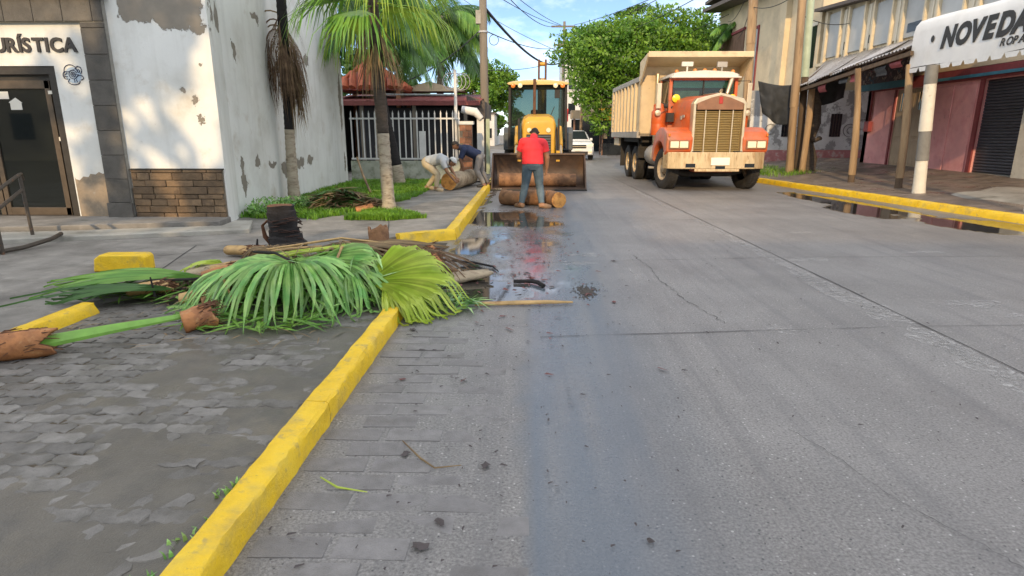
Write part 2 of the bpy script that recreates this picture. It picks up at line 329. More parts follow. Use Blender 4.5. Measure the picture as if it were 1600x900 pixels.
# worn setts along the left edge of the road
m = MB().bx(-.148,.148,-.069,.069,0,.018); pm = m.mesh('sett', 'road_paver')
bm = bmesh.new(); bm.from_mesh(pm); bmesh.ops.recalc_face_normals(bm, faces=bm.faces); bmesh.ops.bevel(bm, geom=bm.edges[:]+bm.verts[:], offset=.010, segments=2, affect='EDGES'); bm.to_mesh(pm); bm.free()
r_i = 0; y = 1.05
while y < 5.3:
    off = .15 if r_i % 2 else 0
    for k in range(3):
        x = -.88 + k*.303 + off
        if x > -.12: continue
        hz = -.0196 + .0050*fbm(x*2, y*2, 1.2, 3) + .0052*sstep(-.2, -.85, x)
        piece('sett', pm, near_road, (x+rng.uniform(-.004,.004), y, hz), (rng.uniform(-.020,.020), rng.uniform(-.008,.008), rng.uniform(-.03,.03)))
    y += .1455; r_i += 1
# kerbs -----------------------------------------------------------
def kerb(name, pts, w0, h, label, joints=1.0, seed=0, base=-.02, batter=.03):
    """pts: line of the road-side top edge; the kerb body lies to its left"""
    root = thing(name, label, 'kerb', (pts[0][0], pts[0][1], 0)); ox, oy = pts[0]
    for a, b in zip(pts[:-1], pts[1:]):
        L_ = math.dist(a, b); n = max(1, round(L_/joints)); d = ((b[0]-a[0])/L_, (b[1]-a[1])/L_); nn = (-d[1], d[0])
        for k in range(n):
            s0, s1 = L_*k/n+.003, L_*(k+1)/n-.003; mm = MB(); st = max(2, int((s1-s0)/.05))
            prof = [(-batter,base),(-batter*.6,h*.45),(-.002,h-.016),(.005,h-.004),(.018,h),(w0*.5,h+.002),(w0-.02,h+.001),(w0-.005,h-.005),(w0,h-.022),(w0+.004,base)]
            def fn(i, j):
                s = s0+(s1-s0)*i/st; u, z = prof[j]; q = (ox+seed*5+a[0]*3+s*1.0)
                u += .009*fbm(q, j*.4, 3, seed)+.004*fbm(q, j, 14, seed); z += (.006*fbm(q, j*.5, 4, seed+3)) if z > 0 else 0
                if j in (2,3): u += .022*max(0, fbm(q, 3, 8, seed+9)); z -= .022*max(0, fbm(q, 1, 6, seed+5)-.1)
                return (a[0]-ox+d[0]*s+nn[0]*u, a[1]-oy+d[1]*s+nn[1]*u, z)
            mm.grid(st, len(prof)-1, fn); w = len(prof); mm.f += [tuple(range(w-1,-1,-1)), tuple(st*w+i for i in range(w))]; mm.m += [0,0]
            mm.build('kerb_stone', 'yellow_paint', root, smooth=True)
    return root
kerb('kerb', [(-1.06,.9),(-1.045,4.95)], .13, .125, 'bright yellow painted kerb running from the near foreground to the palm leaves', 2.0, 1, batter=.004)
kerb('kerb', [(-1.78,8.25),(-1.06,8.74),(-1.04,30)], .15, .15, 'yellow kerb with a corner edging the far left pavement by the puddle', 1.6, 2)
kerb('kerb', [(-3.64,2.2),(-3.60,4.75)], .13, .14, 'short dull yellow kerb at the left edge behind the sawn palm log', 1.3, 3)
kr = [(kerb_r(y), y) for y in (20.0, 16.4, 13, 10.0)]; kr += [(8.86,9.45),(9.4,9.1)]
MB().bx(0,.17,0,40,-.02,.13).build('kerb_edge', 'concrete', near_road, loc=(7.37,20.02,0))
kerb('kerb', kr, .17, .14, 'yellow kerb beside the puddle in front of the pink shop', 1.5, 4)
# yellow concrete block
o = MB().prism([(-.27,0),(.27,0),(.27,.15),(.24,.18),(-.19,.18),(-.25,.14)], -.1, .1, 'y').build('concrete_block', 'yellow_paint', bevel=.018, seg=3, loc=(-4.28,6.15,.10), rz=R(4))
tag(o, 'yellow painted concrete block on the pavement below the steps', 'concrete block')
# left pavements
side = [(-14,.5),(-3.77,.5),(-3.73,5.0),(-1.9,8.32),(-1.21,8.86),(-1.19,60),(-14,60)]
pv = MB().prism(side, -.02, .10, 'z').build('pavement', 'concrete'); tag(pv, kind='structure')
for a, b in (((-3.75,5.6),(-4.3,7.6)),((-2.0,8.5),(-2.3,9.9)),((-4.4,6.9),(-1.95,8.4)),((-5.2,5.0),(-7,7.4)),((-1.2,12.3),(-2.6,12.3)),((-1.2,14.4),(-2.6,14.4)),((-1.2,16.5),(-2.6,16.5)),((-1.2,18.6),(-2.6,18.6))):
    strip('pavement_joint', poly_pts(a, b), .012, .1045, 'seam_tar', pv)
# paved bay: interlocking pavers under a film of silt
bay = MB().add([(-3.78,.4,.045),(-1.1,.4,.045),(-1.1,8.2,.045),(-3.78,8.2,.045)], [(0,1,2,3)]).build('paved_bay', 'soil'); tag(bay, kind='structure')
zz = [(-.112,-.052),(-.075,-.052),(-.055,-.066),(.055,-.066),(.075,-.052),(.112,-.052),(.112,-.014),(.128,0),(.112,.014)]
def zig():
    pts = []; n = 5
    top = [(-.115,.045),(-.068,.066),(-.02,.045),(.02,.045),(.068,.066),(.115,.045)]
    pl = [(-.115,.045),(-.072,.064),(-.028,.047),(.028,.047),(.072,.064),(.115,.045),(.128,.018),(.112,-.010),(.115,-.052),(.072,-.033),(.028,-.050),(-.028,-.050),(-.072,-.033),(-.115,-.052),(-.102,-.018),(-.118,.010)]
    return pl
zp = zig(); zp = [(x*.985, y*.98) for x, y in zp]
mm = MB().prism(zp, 0, .03, 'z'); pz = mm.mesh('paver', 'paver')
bm = bmesh.new(); bm.from_mesh(pz); bmesh.ops.recalc_face_normals(bm, faces=bm.faces); te = [e for e in bm.edges if all(v.co.z > .02 for v in e.verts)]; bmesh.ops.bevel(bm, geom=te, offset=.005, segments=1, affect='EDGES'); bm.to_mesh(pz); bm.free()
def silt_h(x, y):
    u = (x+1.17)/2.6                              # 0 at the kerb, -1 at the left
    return .0145*sstep(-.80, -.25, u) - .0125 + .012*fbm(x, y, 2.6, 3) + .006*fbm(x, y, 9, 7)
cand = []
row = 0; y = 1.0
while y < 5.6:
    x = -3.72 + (.115 if row % 2 else 0)
    while x < -1.28:
        cand.append((x, y)); x += .236
    y += .102; row += 1
cand.sort(key=lambda p: (p[1]**2 + p[0]**2*.4) + (60 if silt_h(*p) > .004 else 0))
rest = MB()
for i, (x, y) in enumerate(cand):
    dz = .0505 + rng.uniform(-.003,.004); rot = (rng.uniform(-.015,.015), rng.uniform(-.015,.015), rng.uniform(-.03,.03))
    if i < 300: piece('paver', pz, bay, (x, y, dz-.03), rot)
    else:
        st = len(rest.v); rest.prism(zp, 0, .03, 'z'); rest.tf(Matrix.Translation((x, y, dz-.03)), st)
o = rest.build('paver_field', 'paver', bay); tag(o, kind='stuff')
m = MB(); nx, ny = 70, 110
m.grid(nx, ny, lambda i, j: (-3.76+2.62*i/nx, .5+5.6*j/ny, .0505+silt_h(-3.76+2.62*i/nx, .5+5.6*j/ny)))
o = m.build('silt_film', 'silt', bay, smooth=2, fix=False); tag(o, kind='stuff')
# ================================================================ left building (white plaster, stone trim, glazed door)
def plaster_mat(name, col, patch):
    """painted plaster, flaked away in patches given as (x, z, rx, rz) in object space of the wall; bare render below"""
    m = M(name, col, .8, .05, 1.5, .12, 30, layers=(((.52,.52,.47), 1.0, .48, .70, .7), ((.46,.42,.34), 2.6, .58, .74, .6), ((.38,.36,.31), 9, .66, .78, .6)), world=True)
    t = m.node_tree; N = t.nodes; L = t.links; b = N['Principled BSDF']; base = b.inputs['Base Color'].links[0].from_socket
    g = N.new('ShaderNodeNewGeometry')
    ms = N.new('ShaderNodeMapping'); ms.inputs['Scale'].default_value = (5,5,.35); L.new(g.outputs['Position'], ms.inputs[0]); ns = N.new('ShaderNodeTexNoise'); ns.inputs['Scale'].default_value = 1.3; ns.inputs['Detail'].default_value = 7; L.new(ms.outputs[0], ns.inputs['Vector'])
    mr = N.new('ShaderNodeMapRange'); mr.inputs[1].default_value = .52; mr.inputs[2].default_value = .74; mr.inputs[4].default_value = .22; L.new(ns.outputs['Fac'], mr.inputs[0])
    xs = N.new('ShaderNodeMixRGB'); xs.inputs[2].default_value = (.36,.36,.32,1); L.new(mr.outputs[0], xs.inputs[0]); L.new(base, xs.inputs[1]); base = xs.outputs[0]      # rain streaks
    n = N.new('ShaderNodeTexNoise'); n.inputs['Scale'].default_value = 3.5; n.inputs['Detail'].default_value = 9; n.inputs['Roughness'].default_value = .65; L.new(g.outputs['Position'], n.inputs['Vector'])
    off = N.new('ShaderNodeVectorMath'); off.operation = 'SCALE'; off.inputs['Scale'].default_value = .55
    sb = N.new('ShaderNodeVectorMath'); sb.operation = 'SUBTRACT'; sb.inputs[1].default_value = (.5,.5,.5); L.new(n.outputs['Color'], sb.inputs[0]); L.new(sb.outputs[0], off.inputs[0])
    ad = N.new('ShaderNodeVectorMath'); L.new(g.outputs['Position'], ad.inputs[0]); L.new(off.outputs[0], ad.inputs[1])
    acc = None
    for (cx, cy, cz, rx, ry, rz) in patch:
        s = N.new('ShaderNodeVectorMath'); s.operation = 'SUBTRACT'; s.inputs[1].default_value = (cx,cy,cz); L.new(ad.outputs[0], s.inputs[0])
        d = N.new('ShaderNodeVectorMath'); d.operation = 'DIVIDE'; d.inputs[1].default_value = (rx,ry,rz); L.new(s.outputs[0], d.inputs[0])
        ln = N.new('ShaderNodeVectorMath'); ln.operation = 'LENGTH'; L.new(d.outputs[0], ln.inputs[0])
        r = N.new('ShaderNodeMapRange'); r.inputs[1].default_value = 1.03; r.inputs[2].default_value = .97; L.new(ln.outputs['Value'], r.inputs[0])
        if acc is None: acc = r.outputs[0]
        else:
            mxn = N.new('ShaderNodeMath'); mxn.operation = 'MAXIMUM'; L.new(acc, mxn.inputs[0]); L.new(r.outputs[0], mxn.inputs[1]); acc = mxn.outputs[0]
    n2 = N.new('ShaderNodeTexNoise'); n2.inputs['Scale'].default_value = 6; n2.inputs['Detail'].default_value = 8; L.new(g.outputs['Position'], n2.inputs['Vector'])
    rp2 = N.new('ShaderNodeMixRGB'); rp2.inputs[1].default_value = (.17,.155,.13,1); rp2.inputs[2].default_value = (.30,.27,.22,1); L.new(n2.outputs['Fac'], rp2.inputs[0])
    x = N.new('ShaderNodeMixRGB'); L.new(acc, x.inputs[0]); L.new(base, x.inputs[1]); L.new(rp2.outputs[0], x.inputs[2]); L.new(x.outputs[0], b.inputs['Base Color'])
    ob = b.inputs['Normal'].links[0].from_node; b2 = N.new('ShaderNodeBump'); b2.invert = True; b2.inputs['Strength'].default_value = .8; b2.inputs['Distance'].default_value = .02; L.new(acc, b2.inputs['Height']); L.new(ob.outputs[0], b2.inputs['Normal']); L.new(b2.outputs[0], b.inputs['Normal'])
    return m
Y0 = 9.42
plaster_mat('white_plaster', (.71,.725,.695), [
    (-5.72,Y0,3.30,.34,.5,.22), (-5.25,Y0,3.22,.30,.5,.24), (-4.92,Y0,3.25,.16,.5,.30), (-5.05,Y0,3.5,.3,.5,.14), (-5.5,Y0,3.45,.3,.5,.12),
    (-5.0,Y0,2.0,.05,.5,.07), (-4.98,Y0,1.72,.05,.5,.09), (-4.9,Y0,2.5,.04,.5,.05), (-5.2,Y0,2.12,.07,.5,.05),
    (-5.1,11.5,1.0,.4,.13,.11), (-5.15,12.2,.95,.4,.22,.08), (-5.2,13.1,.76,.4,.42,.17), (-5.2,13.9,.86,.4,.35,.13), (-5.25,14.7,.9,.4,.25,.08), (-5.0,10.75,.75,.4,.10,.35),
    (-5.2,12.6,3.15,.4,.12,.12), (-5.3,14.1,3.2,.4,.2,.14), (-5.3,15.0,3.15,.4,.15,.12), (-5.2,12.0,3.6,.4,.2,.08), (-4.95,10.2,3.3,.4,.2,.22), (-5.0,10.9,2.9,.4,.10,.18), (-5.4,17.9,2.4,.4,.12,.8), (-5.4,18.0,.7,.4,.10,.3)])
M('stone_tile', (.085,.08,.07), .7, .25, 5, .45, 60, layers=(((.14,.125,.10), 3, .5, .7, .7), ((.05,.05,.045), 12, .55, .7, .6)), rnd=.18)
M('tile_grout', (.26,.25,.22), .9, .2, 10, .2)
M('sandstone', (.17,.115,.065), .85, .3, 6, .7, 30, layers=(((.10,.07,.045), 5, .5, .65, .8), ((.26,.19,.12), 9, .6, .72, .5)), rnd=.3)
M('mortar', (.20,.17,.13), .95, .25, 12, .5)
M('dark_metal', (.045,.04,.033), .45, .2, 10, .05, metal=.3)
M('bronze_frame', (.11,.085,.06), .4, .2, 8, .04, metal=.4)
M('letter_dark', (.035,.032,.03), .5, .1, 8, .02)
M('rail_paint', (.05,.04,.03), .55, .3, 20, .2, layers=(((.16,.07,.03), 15, .6, .7),))
M('paper', (.68,.66,.58), .8, .05, 5, 0)
M('bare_render', (.30,.24,.17), .9, .2, 5, .4, 25, layers=(((.20,.17,.13), 6, .5, .64, .8), ((.50,.50,.46), 4, .62, .68, .8)), world=True)
glassmat('door_glass', (.35,.36,.30), .03, .55)
B = thing('corner_building', 'flaking white plaster corner building with stone trim and a glazed door', 'building', (-5,Y0,.1))
def bp(mb, name, mat, parent=None, **k):          # child given in world coordinates
    o = mb.build(name, mat, parent or B, **k); off = Vector((-5,Y0,.1)); o.location = -off if parent is None else (0,0,0); return o
WT = 6.6
# walls: front with a door opening, chamfered corner, long side
mw = MB()
dx0, dx1, dzt = -9.4, -7.14, 2.50
mw.bx(-13, dx0, Y0, Y0+.25, .05, WT).bx(dx0, dx1, Y0, Y0+.25, dzt, WT).bx(dx1, -5.1, Y0, Y0+.25, .05, WT)
mw.prism([(-5.1,Y0),(-4.72,Y0),(-5.05,10.45),(-5.41,18.26),(-5.7,18.26),(-5.32,10.40),(-5.1,Y0+.25)], .03, WT, 'z')
mw.bx(-13, -5.6, 18.0, 18.26, .05, WT)
wall = bp(mw, 'wall', 'white_plaster')
bp(MB().prism([(-13.2,Y0-.2),(-4.5,Y0-.2),(-4.85,10.45),(-5.2,18.5),(-13.2,18.5)], WT, WT+.25, 'z'), 'roof', 'concrete')
# interior: dim lobby behind the door
mi = MB(); mi.bx(-10.5,-6.3,11.9,12.0,.2,2.7).bx(-10.5,-10.4,Y0+.3,11.9,.2,2.7).bx(-6.4,-6.3,Y0+.3,11.9,.2,2.7).bx(-10.5,-6.3,Y0+.26,11.9,2.6,2.7).bx(-10.5,-6.3,Y0+.26,11.9,.14,.2)
M('lobby', (.16,.17,.13), .8, .2, 2, 0); bp(mi, 'lobby_wall', 'lobby')
bp(MB().bx(-8.6,-7.5,11.3,11.5,.2,1.1).bx(-8.1,-7.6,11.85,11.89,1.3,1.9), 'lobby_counter', 'concrete_pale')
# stone tiled pilaster and beam
pil = bp(MB().bx(-6.585,-6.22,Y0-.07,Y0+.01,.2,3.10).bx(-9.9,-6.22,Y0-.07,Y0+.01,3.10,WT-.02), 'pilaster_backing', 'tile_grout')
def tile_child(parent, x0, x1, z0, z1, y, th, mat='stone_tile', nm='stone_tile', bev=.004):
    o = MB().bx(-(x1-x0)/2, (x1-x0)/2, -th, 0, -(z1-z0)/2, (z1-z0)/2).build(nm, mat, parent, bevel=bev, seg=1); o.location = ((x0+x1)/2, y, (z0+z1)/2); return o
z = .46
while z < 3.05:
    z1 = min(z+.365, 3.095); tile_child(pil, -6.583, -6.222, z+.004, z1-.004, Y0-.07, .02); z = z1
tile_child(pil, -6.60, -6.205, .21, .455, Y0-.07, .05)
x = -9.9
while x < -6.3:
    x1 = min(x+.44, -6.222); tile_child(pil, x+.004, x1-.004, 3.108, 3.43, Y0-.07, .02)
    tile_child(pil, x+.004, x1-.004, 3.438, 3.8, Y0-.07, .02); x = x1
bp(MB().bx(-9.9,-6.15,Y0-.16,Y0,3.432,3.52), 'beam_ledge', 'dark_metal').location.y -= 0
# stone cladding low down, course by course
mo = bp(MB().bx(-6.2,-4.745,Y0-.02,Y0+.0,.2,.965), 'stone_base', 'mortar')
z = .215
while z < .95:
    hh = rng.uniform(.07,.13); hh = min(hh, .965-z); x = -6.2+rng.uniform(-.1,0)
    while x < -4.76:
        ww = rng.uniform(.18,.5); a, b_ = max(x, -6.198), min(x+ww, -4.75)
        if b_-a > .03: o = tile_child(mo, a+.005, b_-.005, z+.004, z+hh-.004, Y0-.02+.0, rng.uniform(.02,.045), 'sandstone', 'stone', .008)
        x += ww
    z += hh
bp(MB().bx(-6.2,-4.73,Y0-.05,Y0-.002,.967,.985), 'stone_cap', 'dark_metal')
# lettering on the lintel: raised letters
word = 'URÍSTICA'; xs_ = [(-8.06,'U'),(-7.885,'R'),(-7.72,'Í'),(-7.62,'S'),(-7.435,'T'),(-7.275,'I'),(-7.185,'C'),(-6.985,'A')]
xs_ = [(-8.00,'U'),(-7.81,'R'),(-7.625,'Í'),(-7.555,'S'),(-7.395,'T'),(-7.215,'I'),(-7.135,'C'),(-6.925,'A')]
for xx, ch in xs_:
    me = text_mesh(ch, .275, .012, .009); me.materials.append(MT['letter_dark']); o = piece('letter', me, B, (xx+5, -.012, 2.70-.1), (R(90),0,0))
# emblem: line drawing of a shell-like animal, raised strokes
me_ = MB(); ec = Vector((-6.865, Y0-.006, 2.375))
def stroke(pts, r=.006): me_.tube([ec+Vector((x, 0, z)) for x, z in pts], r, 6)
arc = lambda cx, cz, rx, rz, a0, a1, n=18: [(cx+rx*math.cos(R(a0+(a1-a0)*i/n)), cz+rz*math.sin(R(a0+(a1-a0)*i/n))) for i in range(n+1)]
stroke(arc(-.03,.05,.10,.09,0,200)); stroke(arc(0,0,.035,.035,0,360)); stroke(arc(0,0,.014,.014,0,360)); stroke(arc(0,0,.062,.062,20,330))
stroke(arc(-.11,-.01,.045,.055,60,300)); stroke(arc(.09,.06,.05,.055,-60,170)); stroke(arc(.09,.05,.018,.018,0,360)); stroke(arc(.10,-.045,.05,.035,-80,160)); stroke(arc(.0,-.10,.09,.045,170,370))
stroke([(-.10,.035),(-.04,.045),(.02,.07)]); stroke([(-.09,-.10),(-.06,-.06)]); stroke([(.01,-.07),(.01,-.11)]); stroke([(.04,-.07),(.045,-.11)]); stroke([(-.14,-.01),(-.085,.02)]); stroke([(-.15,-.03),(-.085,-.03)]); stroke([(.05,.0),(.09,-.005)])
M('emblem_blue', (.02,.03,.07), .6, .1, 8, 0); M('emblem_fill', (.36,.46,.56), .7, .1, 8, 0)
bp(me_, 'emblem', 'emblem_blue')
bp(MB().add([(ec.x+.125*math.cos(t), Y0-.003, ec.z-.01+.115*math.sin(t)) for t in [2*math.pi*i/24 for i in range(24)]], [tuple(range(24))]), 'emblem_ground', 'emblem_fill')
# bare render below the peeled paint by the door
bp(MB().add([(x, Y0-.004, z) for x, z in ((-7.12,.21),(-6.60,.21),(-6.60,.93),(-6.66,.90),(-6.72,.93),(-6.78,.89),(-6.86,.90),(-6.9,.85),(-6.98,.86),(-7.05,.80),(-7.11,.82),(-7.12,.86))], [tuple(range(12))]), 'bare_patch', 'bare_render')
# door: dark metal surround, transom, leaf with glass, side light
D = thing('door', 'x', 'x'); del D['label'], D['category']; D.parent = B; D.location = (3, .1, 0)    # origin world (-2, 9.52, .1)
def dp(mb, name, mat, parent=D, **k):
    o = mb.build(name, mat, parent, **k)
    if parent is D: o.location = (2, -Y0-.1, -.1)
    return o
yd = Y0+.12
dp(MB().bx(dx0,dx1-.002,yd-.1,yd+.1,2.38,2.498).bx(-7.26,dx1-.002,yd-.1,yd+.1,.21,2.38).bx(dx0,dx1,yd-.08,yd+.08,.2,.24), 'surround', 'dark_metal', bevel=.004)
lf = dp(MB().bx(-8.32,-7.34,yd-.03,yd+.03,2.18,2.30).bx(-8.32,-7.34,yd-.03,yd+.03,.24,.36).bx(-7.42,-7.335,yd-.03,yd+.03,.24,2.30).bx(-8.40,-8.32,yd-.03,yd+.03,.24,2.30).bx(-9.3,-8.42,yd-.03,yd+.03,2.18,2.30).bx(-8.5,-8.42,yd-.03,yd+.03,.24,2.2), 'door_frame', 'bronze_frame', bevel=.004)
dp(MB().bx(-8.32,-7.42,yd-.006,yd+.006,.36,2.18), 'door_glass', 'door_glass', D)
dp(MB().bx(-9.3,-8.5,yd-.006,yd+.006,.24,2.18), 'door_glass', 'door_glass', D)
dp(MB().bx(dx0,-7.26,yd-.02,yd+.02,2.30,2.38), 'transom', 'dark_metal')
dp(MB().bx(-7.335,-7.26,yd-.006,yd+.006,.24,2.30), 'side_light', 'dark_metal')
dp(MB().prism([(-8.02,1.87),(-7.84,1.87),(-7.84,1.97),(-7.82,1.97),(-7.92,2.05),(-8.04,1.98),(-8.02,1.97)], yd-.012, yd-.009, 'y'), 'paper_sign', 'paper')
dp(MB().bx(-8.2,-8.02,yd-.012,yd-.009,2.03,2.14), 'notice', 'paper'); dp(MB().bx(-7.37,-7.28,yd-.037,yd-.031,2.10,2.15), 'notice', 'paper'); dp(MB().bx(-7.33,-7.27,yd-.034,yd-.024,1.40,1.46), 'door_latch', 'paper')
# steps and handrail
st = thing('steps', 'two low worn concrete steps in front of the glazed door', 'steps', (-7,8.4,.1))
def stp(poly, z0, z1, nm, mat):
    m = MB().prism([(x+7, y-8.4) for x, y in poly], z0-.1, z1-.1, 'z'); return m.build(nm, mat, st, bevel=.012)
stp([(-13,8.15),(-8.3,8.12),(-6.9,8.35),(-4.65,8.95),(-4.72,Y0+.02),(-13,Y0+.02)], .09, .235, 'step', 'concrete')
stp([(-13,7.15),(-8.0,7.15),(-6.6,7.75),(-4.05,8.6),(-4.4,9.5),(-4.70,9.5),(-4.63,8.94),(-6.88,8.33),(-8.2,8.1),(-13,8.1)], .09, .165, 'step', 'concrete_pale')
hr = thing('handrail', 'rusty dark tube handrail at the left edge by the steps', 'handrail', (-7.1,7.0,.1))
def rail(p, r=.022): return MB().tube([(x+7.1, y-7.0, z-.1) for x, y, z in p], r, 8)
rail([(-6.78,8.0,.15),(-6.80,8.0,.96)]).build('post', 'rail_paint', hr, smooth=True)
rail([(-6.30,6.95,.10),(-6.31,6.95,.78)]).build('post', 'rail_paint', hr, smooth=True)
rail([(-5.9,6.0,.66),(-6.31,6.95,.80),(-6.80,8.0,.98),(-6.86,8.1,.98),(-6.88,8.14,.9)]).build('rail', 'rail_paint', hr, smooth=True)
rail([(-5.9,6.0,.46),(-6.31,6.95,.60),(-6.80,8.0,.78)]).build('rail', 'rail_paint', hr, smooth=True)
rail([(-6.4,6.75,.13),(-6.25,7.2,.14),(-6.2,7.6,.18),(-6.3,7.9,.2)], .028).build('foot_bar', 'rail_paint', hr, smooth=True)
# ================================================================ vegetation
leafmat('leaf_tree', (.065,.18,.018), (.20,.35,.035), .4, .5, .8, .25)
leafmat('leaf_tree_dark', (.03,.085,.015), (.06,.14,.022), .35)
leafmat('frond_green', (.11,.28,.04), (.21,.40,.06), .3, .42)
leafmat('frond_fresh', (.16,.40,.10), (.38,.58,.18), .28, .28, 7, .22)
leafmat('frond_yellow', (.36,.50,.05), (.52,.62,.10), .28, .35, 5, .14)
leafmat('frond_lime', (.22,.38,.04), (.36,.48,.06), .4, .45)
leafmat('frond_dark', (.035,.11,.02), (.06,.16,.03), .3, .45)
leafmat('frond_dry', (.17,.115,.06), (.28,.20,.10), .2, .7, 6, .2)
leafmat('frond_burnt', (.10,.06,.035), (.20,.13,.075), .15, .8, 6, .25)
leafmat('grass_blade', (.10,.25,.02), (.22,.40,.035), .35, .5, 2, .2)
M('bark_palm', (.30,.26,.20), .9, .2, 5, .7, 30, layers=(((.17,.14,.11), 4, .5, .65, .8), ((.42,.38,.30), 9, .58, .72, .6)), stretch=(1,1,4))
M('bark_dark', (.075,.06,.048), .95, .3, 6, .9, 30, layers=(((.14,.11,.08), 10, .55, .7, .7),), stretch=(1,1,4))
M('bark_burnt', (.016,.014,.014), .9, .4, 9, .8, 40, stretch=(1,1,3))
M('bark_tree', (.12,.095,.07), .95, .3, 5, .8, 20, stretch=(1,1,.3))
M('bark_pale', (.40,.345,.26), .9, .2, 6, .7, 40, layers=(((.19,.145,.10), 5, .50, .64, .85), ((.52,.47,.38), 9, .58, .68, .7)), stretch=(1,1,3))  # paler cream bark for the lower palm trunks
M('petiole_green', (.16,.34,.05), .45, .2, 9, .1)
M('petiole_tan', (.46,.30,.12), .6, .25, 8, .3, 40, layers=(((.22,.11,.05), 10, .55, .68, .8),))
M('sheath_orange', (.40,.17,.06), .65, .3, 7, .5, 40, layers=(((.20,.08,.035), 6, .5, .66, .8), ((.55,.33,.15), 9, .58, .7, .7)))
M('fibre_brown', (.13,.06,.03), .9, .35, 14, .8, 60)
M('scar_brown', (.045,.022,.016), .9, .4, 14, .8, 60)
M('wood_cut', (.66,.32,.08), .7, .25, 9, .5, 60, layers=(((.34,.12,.03), 8, .5, .64, .8),))

# distant broadleaf crowns: leaf cards gathered in clumps
def leaf_cloud(name, mat, parent, blobs, n_per, size, seed, droop=.2, asp=.55):
    r = np.random.RandomState(seed); V = []; k = 0
    for (c, rad) in blobs:
        c = np.array(c); rad = np.array(rad if hasattr(rad, '__len__') else (rad,)*3)
        n = n_per
        d = r.normal(size=(n,3)); d /= np.linalg.norm(d, axis=1)[:,None]; rr = (.72+.34*r.rand(n))[:,None]
        p = c + d*rad*rr*(1+.18*np.sin(d[:,[0]]*5+d[:,[2]]*7+seed))
        t = r.normal(size=(n,3)); t[:,2] -= droop; t /= np.linalg.norm(t, axis=1)[:,None]
        nn = d*.8+r.normal(size=(n,3))*.6; nn[:,2] += .5; b = np.cross(nn, t); b /= np.linalg.norm(b, axis=1)[:,None]+1e-9
        s = (size*(.6+.8*r.rand(n)))[:,None]
        V.append(np.stack([p-t*s*.5, p+b*s*asp*.5, p+t*s*.5, p-b*s*asp*.5], 1))
    V = np.concatenate(V).reshape(-1,3); nf = len(V)//4
    me = bpy.data.meshes.new(name); me.vertices.add(len(V)); me.vertices.foreach_set('co', V.ravel()); me.loops.add(len(V)); me.loops.foreach_set('vertex_index', np.arange(len(V)))
    me.polygons.add(nf); me.polygons.foreach_set('loop_start', np.arange(nf)*4); me.polygons.foreach_set('loop_total', np.full(nf,4)); me.update(calc_edges=True); me.materials.append(MT[mat])
    o = bpy.data.objects.new(name, me); C.objects.link(o); o.parent = parent; return o
def crown_blobs(cx, cy, cz, rx, ry, rz, n, seed, br=(.15,.30)):
    r = random.Random(seed); out = []
    for i in range(n):
        a, e = r.uniform(0, 2*math.pi), math.asin(r.uniform(-.75, 1)); k = r.uniform(.55, .95)
        q = r.uniform(*br); out.append(((cx+rx*k*math.cos(a)*math.cos(e), cy+ry*k*math.sin(a)*math.cos(e), cz+rz*k*math.sin(e)), (rx*q*1.25, ry*q*1.25, rz*q)))
    return out
def tree(name, label, x, y, h0, rx, ry, rz, cz, n_blob, n_leaf, size, seed, mat='leaf_tree', trunk_r=.3, group=None, extra=(), lean=0):
    t = thing(name, label, 'tree', (x, y, 0), 0, group); m = MB()
    m.tube([(0,0,-.05),(.1*lean,.05,h0*.5),(lean*.6,0,h0),(lean,0,cz)], [trunk_r*1.3,trunk_r,trunk_r*.85,trunk_r*.4], 10)
    r = random.Random(seed)
    for i in range(7):
        a = 6.28*i/7+r.random(); m.tube([(lean*.5,0,h0*r.uniform(.75,1)), (lean*.7+math.cos(a)*rx*.3, math.sin(a)*ry*.3, cz-.2*rz), (lean+math.cos(a)*rx*.75, math.sin(a)*ry*.75, cz+rz*r.uniform(-.1,.5))], [trunk_r*.5,trunk_r*.3,trunk_r*.1], 6)
    m.build('trunk', 'bark_tree', t, smooth=True)
    leaf_cloud('crown', mat, t, crown_blobs(lean, 0, cz, rx, ry, rz, n_blob, seed)+list(extra), n_leaf, size, seed); return t
tree('street_tree', 'large leafy tree rising behind the tipper body, its branches reaching over the street', 8.6, 44, 3.4, 5.4, 4.5, 3.3, 6.2, 92, 420, .25, 11, trunk_r=.35, lean=-1.2,
     extra=[((-3.4,-.5,4.9),(1.3,1.2,1.1)),((-4.6,-.5,6.6),(1.2,1.2,1.0)),((-4.0,-.5,3.4),(1.0,1.0,1.1)),((-3.6,-.8,2.3),(.8,.8,.9)),((-4.0,0,4.2),(1.3,1.1,1.2)),((-2.6,0,8.6),(1.5,1.2,.7)),((.6,0,9.3),(1.4,1.2,.7)),((2.6,0,8.9),(1.2,1.0,.8))])
tree('street_tree', 'broad dark green tree behind the cream house and over the lorry', 13.6, 47, 3.5, 5.2, 4.5, 3.3, 6.4, 80, 400, .25, 12, 'leaf_tree', .35, extra=[((-1.5,0,9.4),(1.3,1.1,.8)),((1.2,0,9.8),(1.1,1.0,.7))])
tree('street_tree', 'thin sprig of foliage standing up above the big tree against the sky', 7.3, 46, 8.5, .8, .6, .4, 9.95, 5, 220, .2, 13, 'leaf_tree_dark', .08, extra=[((.7,0,10.1),(.6,.5,.25)),((-.7,0,9.7),(.5,.5,.2))])
tree('street_tree', 'light green tree behind the grey utility pole on the left of the street', -4.2, 62, 2.6, 3.0, 3.0, 3.0, 5.6, 34, 420, .28, 14, 'leaf_tree', .28, extra=[((1.0,0,7.5),(1.2,1.0,1.0))])
tree('street_tree', 'dark tree filling the gap behind the hanging palm fronds', -9.5, 40, 2.4, 3.4, 3.0, 2.2, 4.6, 24, 240, .34, 15, 'leaf_tree_dark', .28)
